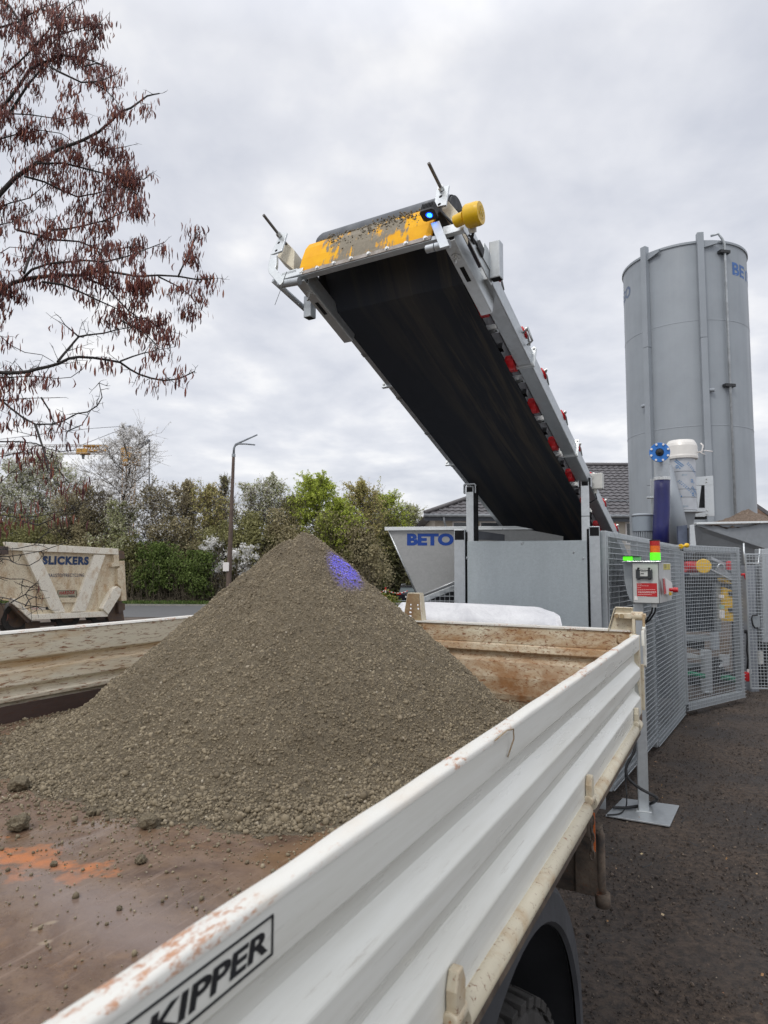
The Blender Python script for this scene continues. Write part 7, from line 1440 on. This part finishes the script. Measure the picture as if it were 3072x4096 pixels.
TREES = [  # x, top y (overview pixels), Y, radius, leaf, count, label, extra
 (20, 985, 50, 3.2, 'palegreen', 15000, 'white blossoming tree farthest left in the hedge belt', dict(mat2='blossom', frac2=.5)),
 (105, 968, 51, 3.0, 'palegreen', 14000, 'broad pale tree with white blossom behind the middle of the tipper trailer', dict(mat2='blossom', frac2=.5)),
 (165, 1045, 47.5, 2.4, 'brown', 9000, 'brown budding tree just right of the left blossoming trees', {}),
 (262, 893, 49, 3.6, 'blossom', 8500, 'tallest wild cherry with sparse white blossom in front of the crane', dict(upright=.38, nl=34, crown0=.16, lsz=.05)),
 (205, 1050, 48, 2.0, 'brown', 8000, 'rusty brown tree left of the tall wild cherry', {}),
 (252, 1075, 46.6, 1.7, 'palegreen', 8500, 'pale green sapling standing before the tall wild cherry', {}),
 (330, 1040, 48.5, 2.4, 'brown', 9000, 'brownish tree with some blossom right of the tall wild cherry', dict(mat2='blossom', frac2=.35)),
 (395, 1030, 50, 2.4, 'brown', 7000, 'light brown twiggy tree left of the street lamp', dict(upright=1.2)),
 (448, 1040, 49, 2.2, 'orange', 5500, 'ochre twiggy tree directly left of the street lamp post', dict(upright=1.5)),
 (478, 1015, 52, 2.0, 'olive', 1800, 'bare upright tree behind the street lamp', dict(upright=1.8, tw=1.5)),
 (540, 1030, 49, 2.2, 'palegreen', 6500, 'pale tree with white blossom right of the street lamp', dict(mat2='blossom', frac2=.45, upright=1.0)),
 (585, 1008, 50, 2.3, 'palegreen', 6000, 'loose twiggy tree with pale leaves above the left slope of the heap', dict(mat2='blossom', frac2=.3, upright=.9)),
 (628, 1060, 49, 1.9, 'olive', 3800, 'sparse grey twiggy tree behind the tip of the heap', dict(upright=1.0)),
 (683, 1022, 48, 2.7, 'yellow', 17000, 'bright yellow-green tree right above the tip of the heap', dict(upright=.8)),
 (728, 1068, 47.5, 2.0, 'yellow', 9500, 'lower yellow-green tree right of the bright one', dict(upright=.8)),
 (785, 1030, 49, 2.5, 'orange', 8500, 'orange-tinged budding tree left of the feed hopper', dict(upright=1.0)),
 (835, 1058, 48.5, 2.4, 'yellow', 8000, 'light green tree rising behind the left corner of the feed hopper', dict(upright=.9)),
 (888, 1085, 50, 2.2, 'palegreen', 6500, 'thin pale tree beside the corner of the long house', dict(upright=.9)),
 (-60, 1000, 49, 3.0, 'palegreen', 8000, 'pale tree beyond the left edge of the hedge belt', {}),
]
for (xd, yt, Y, rad, lf, cnt, lab, kw) in TREES:
    if xd > 810: Y += 4.5
    kw.setdefault('tw', 1.35)
    far_tree('hedge_tree', lab, tx(xd, Y), Y, tz(yt, Y), rad, lf, int(cnt*1.35), **kw)
# dark bulk of brush behind and between
BUSH = [
 (-10, 1120, 47.5, 3.0, 'olive', 9000, 'dark olive bush at the far left behind the tipper trailer'), (95, 1110, 47.5, 2.8, 'olive', 9000, 'dark olive bush behind the raised end of the tipper trailer'), (190, 1130, 47, 2.6, 'brown', 9000, 'brown bush behind the top rail of the tipper trailer'),
 (265, 1165, 46.4, 2.2, 'olive', 8000, 'dull olive bush at the right end of the tipper trailer'), (338, 1175, 45.8, 1.5, 'green', 7500, 'bright green round bush right beside the tipper trailer'), (420, 1195, 45.7, 1.6, 'green', 7000, 'bright green bush between the tipper trailer and the street lamp'),
 (385, 1120, 47.8, 2.4, 'brown', 8500, 'brown bush above the two bright green bushes'), (470, 1130, 47.4, 1.9, 'olive', 7500, 'olive bush behind the street lamp post'), (462, 1135, 46.3, 1.0, 'blossom', 1700, 'blackthorn covered with pure white blossom left of the street lamp'),
 (545, 1110, 47.5, 2.3, 'olive', 8500, 'olive bush behind the left slope of the heap'), (530, 1165, 46.0, .9, 'blossom', 1200, 'small white blossoming bush between lamp post and heap'), (615, 1105, 47.6, 2.3, 'brown', 8500, 'brown bush hidden by the tip of the heap'),
 (700, 1110, 47.2, 2.2, 'olive', 8500, 'dark olive bush right of the tip of the heap'), (770, 1120, 47.2, 2.2, 'brown', 8500, 'brown bush above the right slope of the heap'), (845, 1110, 47.5, 2.4, 'olive', 8500, 'olive bush beside the left edge of the feed hopper'),
 (800, 1200, 46.2, 1.4, 'green', 5500, 'low bright green bush behind the barrier chain'), (905, 1120, 48.5, 2.2, 'olive', 6000, 'olive bush behind the feed hopper'),
]
for (xd, yt, Y, rad, lf, cnt, lab) in BUSH:
    if xd > 790: Y += 5
    far_bush(lab, tx(xd, Y), Y, tz(yt, Y), rad, lf, int(cnt*(1.2 if lf == 'green' else 1.6)), lsz=.066 if lf != 'blossom' else .07, zlo=.12 if lf in ('green', 'blossom') else 0.0)
# bramble thicket along the foot of the hedge: nobody could count its shoots
T_ = TB(); n = 5200; x0 = RNG.uniform(-32, 3.5, n); y0 = RNG.uniform(45.0, 48.5, n); P0 = np.stack([x0, y0, gz(y0)+.05], 1); y0 = np.where(x0 > -.8, y0+6.2, y0); P0 = np.stack([x0, y0, gz(y0)+.05], 1); hh = RNG.random(n)**2*2.6+.3; P1 = P0+np.stack([RNG.normal(0, .75, n), RNG.normal(0, .3, n), hh], 1); P2 = P1+np.stack([RNG.normal(0, .5, n), RNG.normal(-.2, .3, n), RNG.normal(-.1, .5, n)], 1); P2[:, 2] = np.maximum(P2[:, 2], gz(P2[:, 1]))
T_.seg(P0, P1, np.full(n, .018), np.full(n, .012), 3); T_.seg(P1, P2, np.full(n, .012), np.full(n, .005), 3); th = T_.build('bramble_thicket', M['brush']); tag(th, 'dense dry bramble and underbrush along the foot of the hedge', 'thicket', kind='stuff')
n = 52000; c = np.stack([RNG.uniform(-33, 3.5, n), RNG.uniform(46.6, 52.5, n), RNG.random(n)**1.25*4.3-.7], 1); c[:, 1] = np.where(c[:, 0] > -.8, c[:, 1]*.5+27.5, c[:, 1]); ux = rvec(n)*.11; uy = np.cross(ux, rvec(n)); uy = uy/np.linalg.norm(uy, axis=1)[:, None]*.06
tag(npmesh('undergrowth', *quads(c, ux, uy), leafmat('dark_undergrowth', [(0, (.06, .06, .03)), (.6, (.125, .125, .06)), (1, (.21, .21, .10))], transl=.1)), 'dark mass of undergrowth filling the hedge belt', 'undergrowth', kind='stuff')

# ------------------------------------------------------------------ near tree with hanging brown pods at the upper left
def A6(p): return (p[0]*.6028, p[1]*.6028)
def A7(p): return (p[0]*.4822, 1300+p[1]*.4822)
def A5(p): return (p[0]*.3376, 2100+p[1]*.3376)
LIMBS = [ # (map, points, start radius px(src), pod density, depth)
 (A6, [(0,1290),(100,1180),(240,1085),(400,990),(560,930),(660,880),(740,810),(800,745),(870,720),(980,640),(1060,625)], 12, 1.0, 7.2),
 (A6, [(240,1085),(420,1080),(560,1115),(700,1150),(830,1180),(960,1190),(1000,1150)], 5, 1.0, 7.0),
 (A6, [(0,1945),(80,1880),(200,1850),(400,1830),(560,1830),(680,1800),(800,1820),(900,1840),(1050,1835),(1180,1840),(1300,1862),(1420,1855)], 12, 1.35, 6.6),
 (A6, [(150,1850),(210,1790),(330,1750),(560,1730),(700,1740),(860,1700),(960,1660),(1100,1610)], 6, 1.3, 6.9),
 (A6, [(160,1810),(190,1720),(240,1600),(320,1520),(380,1430)], 6, .8, 6.8), (A6, [(340,1525),(450,1520),(560,1500),(680,1470),(800,1420),(915,1370)], 5, .9, 7.1),
 (A6, [(110,1525),(230,1555),(350,1590),(520,1600),(640,1650),(760,1660),(900,1620)], 5, .9, 7.4), (A6, [(560,1840),(700,1900),(850,2060),(950,2130),(1100,2140)], 5, .7, 6.4), (A6, [(280,1870),(420,1890),(560,1950),(760,2040),(950,2130)], 5, .7, 6.7),
 (A6, [(-60,760),(30,700),(120,580),(200,460),(280,420),(400,370),(540,380),(700,440)], 9, 1.3, 7.6), (A6, [(60,760),(110,680),(190,560),(300,430),(420,330),(560,300)], 6, 1.2, 8.0),
 (A6, [(-40,-40),(60,40),(160,190),(240,330),(330,420)], 8, 1.2, 7.9), (A6, [(240,300),(330,240),(440,215),(560,180),(680,155)], 5, 1.1, 7.3), (A6, [(330,440),(400,480),(540,545),(650,540),(780,490)], 5, 1.0, 7.0),
 (A6, [(-40,750),(100,755),(200,760),(420,790),(560,750)], 5, 1.2, 7.7), (A6, [(160,1170),(300,1210),(420,1270),(520,1310),(640,1290),(760,1250),(900,1190)], 5, 1.1, 7.1), (A6, [(-40,1390),(80,1350),(200,1320),(330,1210)], 6, .9, 7.5),
 (A6, [(-40,200),(120,150),(260,60),(380,20),(400,-60)], 6, 1.2, 7.8), (A6, [(280,60),(400,120),(500,110),(600,120)], 4, .8, 7.4), (A6, [(-40,560),(120,420),(240,300),(330,200),(430,60),(520,0)], 6, 1.3, 7.5), (A6, [(-40,930),(140,880),(260,860),(400,880),(520,960)], 5, .9, 7.8),
 (A6, [(540,930),(640,960),(760,990),(870,960)], 4, 1.2, 7.2), (A6, [(560,440),(640,420),(700,440)], 4, 1.2, 7.2), (A6, [(600,540),(700,600),(780,680),(800,720)], 4, .3, 7.1), (A6, [(690,1150),(800,1230),(860,1260),(900,1290)], 4, 1.4, 7.0),
 (A6, [(1050,1835),(1180,1900),(1260,1960),(1300,2010)], 4, 1.5, 6.6), (A6, [(1180,1840),(1240,1700),(1290,1600)], 4, .9, 6.6), (A6, [(-40,1500),(100,1470),(230,1400),(300,1330)], 5, 1.1, 7.5), (A6, [(-40,1700),(60,1640),(200,1650)], 5, .9, 7.5),
 (A7, [(-60,380),(100,392),(250,375),(420,335),(500,310),(580,270),(660,258),(780,265),(900,285),(1000,305),(1080,360),(1160,405),(1260,435),(1370,455),(1480,440),(1570,400),(1620,375)], 11, .28, 6.2),
 (A7, [(480,305),(540,220),(600,150),(650,95),(720,80),(860,65),(970,35),(1100,10)], 6, .35, 6.3), (A7, [(650,95),(600,50),(540,0),(500,-60)], 4, .4, 6.4), (A7, [(-60,60),(0,100),(80,170),(200,230),(340,250),(430,300)], 5, .5, 6.5),
 (A7, [(-60,560),(0,620),(80,690),(180,765),(290,825),(420,820),(520,795),(630,735),(720,720),(800,670),(840,600),(820,480)], 8, .25, 6.0), (A7, [(290,825),(330,930),(370,1060),(410,1200),(430,1230)], 6, .6, 5.9), (A7, [(-60,960),(150,960),(300,975),(400,1020),(500,1045),(620,1030)], 7, .25, 5.8),
 (A7, [(-60,1120),(150,1075),(300,1040)], 5, .3, 5.9), (A7, [(-60,1380),(100,1220),(220,1140),(330,1130)], 5, .8, 5.9), (A7, [(-60,1560),(150,1590),(300,1580),(450,1550),(600,1510),(740,1430)], 5, .55, 5.7), (A7, [(1000,300),(1100,265),(1200,235),(1400,200)], 4, .5, 6.2),
 (A7, [(-60,440),(120,440),(300,430),(480,450),(600,440),(700,370)], 5, .9, 6.3), (A7, [(-40,640),(120,620),(300,610),(480,610)], 4, .8, 6.4), (A7, [(340,600),(400,700),(440,800),(560,880)], 4, .6, 6.1), (A7, [(560,880),(680,830),(760,700)], 3, .3, 6.1), (A7, [(410,1200),(470,1180),(560,1290),(600,1340)], 3, .7, 5.9),
 (A7, [(1000,-40),(1200,60),(1300,150),(1330,230)], 4, 1.0, 6.5), (A7, [(1200,-60),(1350,40),(1450,60)], 4, 1.4, 6.6), (A7, [(160,1620),(320,1660),(450,1610),(600,1560)], 4, .5, 5.8),
 (A5, [(-40,270),(100,265),(200,260),(400,220),(500,120)], 4, .05, 5.2), (A5, [(-40,365),(100,360),(250,340),(480,300),(650,240),(800,190)], 4, .05, 5.2), (A5, [(-40,400),(100,430),(200,480),(330,500),(450,430)], 3, .5, 5.3), (A5, [(-40,840),(60,850),(150,870),(350,950),(460,960)], 4, .35, 5.1), (A5, [(130,920),(220,860),(300,820),(370,740)], 3, .2, 5.1), (A5, [(-40,560),(120,600),(280,600)], 3, .1, 5.3), (A5, [(300,960),(350,880),(430,840)], 3, .5, 5.2),
]
PXM = 4*FPX
near = thing('podded_tree', (-6.6, 8.2, 0), 'near leafless tree with hanging brown seed pods reaching in from the left', 'tree')
TK = TB(); TW = TB(); pods = []
trunk = [np.array([-6.6, 8.2, 0.0]), np.array([-6.55, 8.1, 1.5]), np.array([-6.4, 8.0, 3.2]), np.array([-6.2, 7.9, 5.0]), np.array([-6.0, 7.8, 7.0]), np.array([-5.9, 7.8, 9.0])]
for k in range(5): TK.seg(trunk[k], trunk[k+1], .20-.03*k, .20-.03*(k+1), 12)
def resample(P, step):
    P = np.array(P, float); out = [P[0]]
    for a, b in zip(P[:-1], P[1:]):
        n_ = max(1, int(np.linalg.norm(b-a)/step))
        for k in range(n_): out.append(a+(b-a)*(k+1)/n_)
    return np.array(out)
def pod_cluster(p, k):
    for _ in range(k): pods.append(p+RNG.normal(0, .036, 3)*np.array([1.4, 1.4, .8]))
def lush(p): return .42+1.2*float(np.clip((mnoise.noise((p[0]*1.7, p[1]*1.7, p[2]*1.7))+.45)/.9, 0, 1))**1.3
def twig(p, d, L, r, dens, lvl):
    """wiry zig-zag twig with side shoots and pods"""
    n_ = max(3, int(L/.07)); q = p.copy(); pts = [q.copy()]
    for i in range(n_):
        d = d+RNG.normal(0, .22, 3)+np.array([0, 0, .02]); d /= np.linalg.norm(d); q = q+d*L/n_; pts.append(q.copy())
    pts = np.array(pts); rr_ = np.linspace(r, max(.0012, r*.35), len(pts)); TW.seg(pts[:-1], pts[1:], rr_[:-1], rr_[1:], 3)
    if lvl < 2:
        for i in range(1, len(pts)-1):
            if RNG.random() < (.55 if lvl == 0 else .45):
                dd = d*.5+rvec(1)[0]*.9; dd /= np.linalg.norm(dd); twig(pts[i], dd, L*RNG.uniform(.25, .5), r*.6, dens, lvl+1)
    for i in range(1, len(pts)):
        if RNG.random() < dens*.62*lush(pts[i]): pod_cluster(pts[i]-np.array([0, 0, .02]), RNG.integers(2, 7))
for (mp, pts, rpx, dens, Yd) in LIMBS:
    dens *= 2.05 if mp is A6 else (.42 if Yd > 6.0 else .33) if mp is A7 else .12
    W = []
    ph = RNG.uniform(0, 6); npt = len(pts)
    for i, p in enumerate(pts):
        sx, sy = mp(p); Y = Yd+.35*math.sin(ph+i*.5); w = atY(sx, sy, Y); W.append(np.array(w))
    first = mp(pts[0])[0] <= 5
    if first:                                   # grows out of the trunk beyond the left edge
        tgt = W[0]; zt2 = max(.8, tgt[2]-.9); j = min(4, int(np.searchsorted([t_[2] for t_ in trunk], zt2))-1); j = max(0, j); f = min(1, max(0, (zt2-trunk[j][2])/(trunk[j+1][2]-trunk[j][2]))); root_p = trunk[j]*(1-f)+trunk[j+1]*f
        mid = root_p*.45+tgt*.55+np.array([0, 0, -.1]); W = [root_p, mid]+W
    R = resample(W, .10); r0 = rpx/2/PXM*Yd*1.9; L_all = len(R); wob = RNG.normal(0, .006, R.shape); wob[0] = 0; R = R+np.cumsum(wob, 0)*.25
    if first: rad_ = np.linspace(r0*1.5, max(.003, r0*.22), L_all)
    else: rad_ = np.linspace(r0, max(.0025, r0*.28), L_all)
    TK.seg(R[:-1], R[1:], rad_[:-1], rad_[1:], 7)
    for i in range(2, L_all):
        if R[i][0] < -6.0: continue
        d = R[i]-R[i-1]; d /= np.linalg.norm(d)
        for _ in range(1+(RNG.random() < .6)):
            if RNG.random() < ((.76 if mp is A6 else .92) if i < .9*L_all else .3):
                dd = d*.35+rvec(1)[0]*.8; dd[1] *= .8; dd /= np.linalg.norm(dd); twig(R[i], dd, RNG.uniform(.16, .42)*(1.0 if mp is A6 else .85)*(1.05-.62*i/L_all), .0042, dens, 0)
        if i < .86*L_all and RNG.random() < dens*.8*lush(R[i]): pod_cluster(R[i]-np.array([0, 0, .02]), RNG.integers(2, 7))
    twig(R[-1], d, .16, .003, 0.0, 1)
M['near_bark'] = simple('dark_branch_bark', (.026, .022, .020), .9, 0, .4, 30, .3)
TK.build('branches', M['near_bark'], near); TW.build('twigs', M['near_bark'], near)
P = np.array(pods); npd = len(P); ln = RNG.uniform(.05, .115, npd); wd = ln*RNG.uniform(.06, .105, npd)
dn = np.stack([RNG.normal(0, .16, npd), RNG.normal(0, .16, npd), -np.ones(npd)], 1); dn /= np.linalg.norm(dn, axis=1)[:, None]; sd_ = np.cross(dn, rvec(npd)); sd_ /= np.linalg.norm(sd_, axis=1)[:, None]; th_ = np.cross(dn, sd_); cv_ = RNG.normal(0, .16, npd)
rings = [(0.0, .05), (.22, .7), (.5, 1.0), (.8, .8), (1.0, .08)]; Vp = np.empty((npd, len(rings)*4, 3))
for k, (f, w) in enumerate(rings):
    c = P+dn*(ln*f)[:, None]+sd_*(cv_*ln*(4*f*(1-f)))[:, None]
    for s_, (a, b_) in enumerate(((1, 0), (0, .38), (-1, 0), (0, -.38))): Vp[:, k*4+s_] = c+sd_*(wd*w*a)[:, None]+th_*(wd*w*b_)[:, None]
bf = []; 
for k in range(len(rings)-1):
    for s_ in range(4): bf.append((k*4+s_, k*4+(s_+1) % 4, (k+1)*4+(s_+1) % 4, (k+1)*4+s_))
F_ = (np.array(bf)[None]+(np.arange(npd)*len(rings)*4)[:, None, None]).reshape(-1, 4)
podm = leafmat('seed_pod', [(0, (.07, .020, .022)), (.5, (.16, .042, .034)), (.8, (.24, .068, .044)), (1, (.34, .12, .06))], .55, .12)
npmesh('pods', Vp.reshape(-1, 3), F_, podm, near, smooth=True)
print('pods', npd)
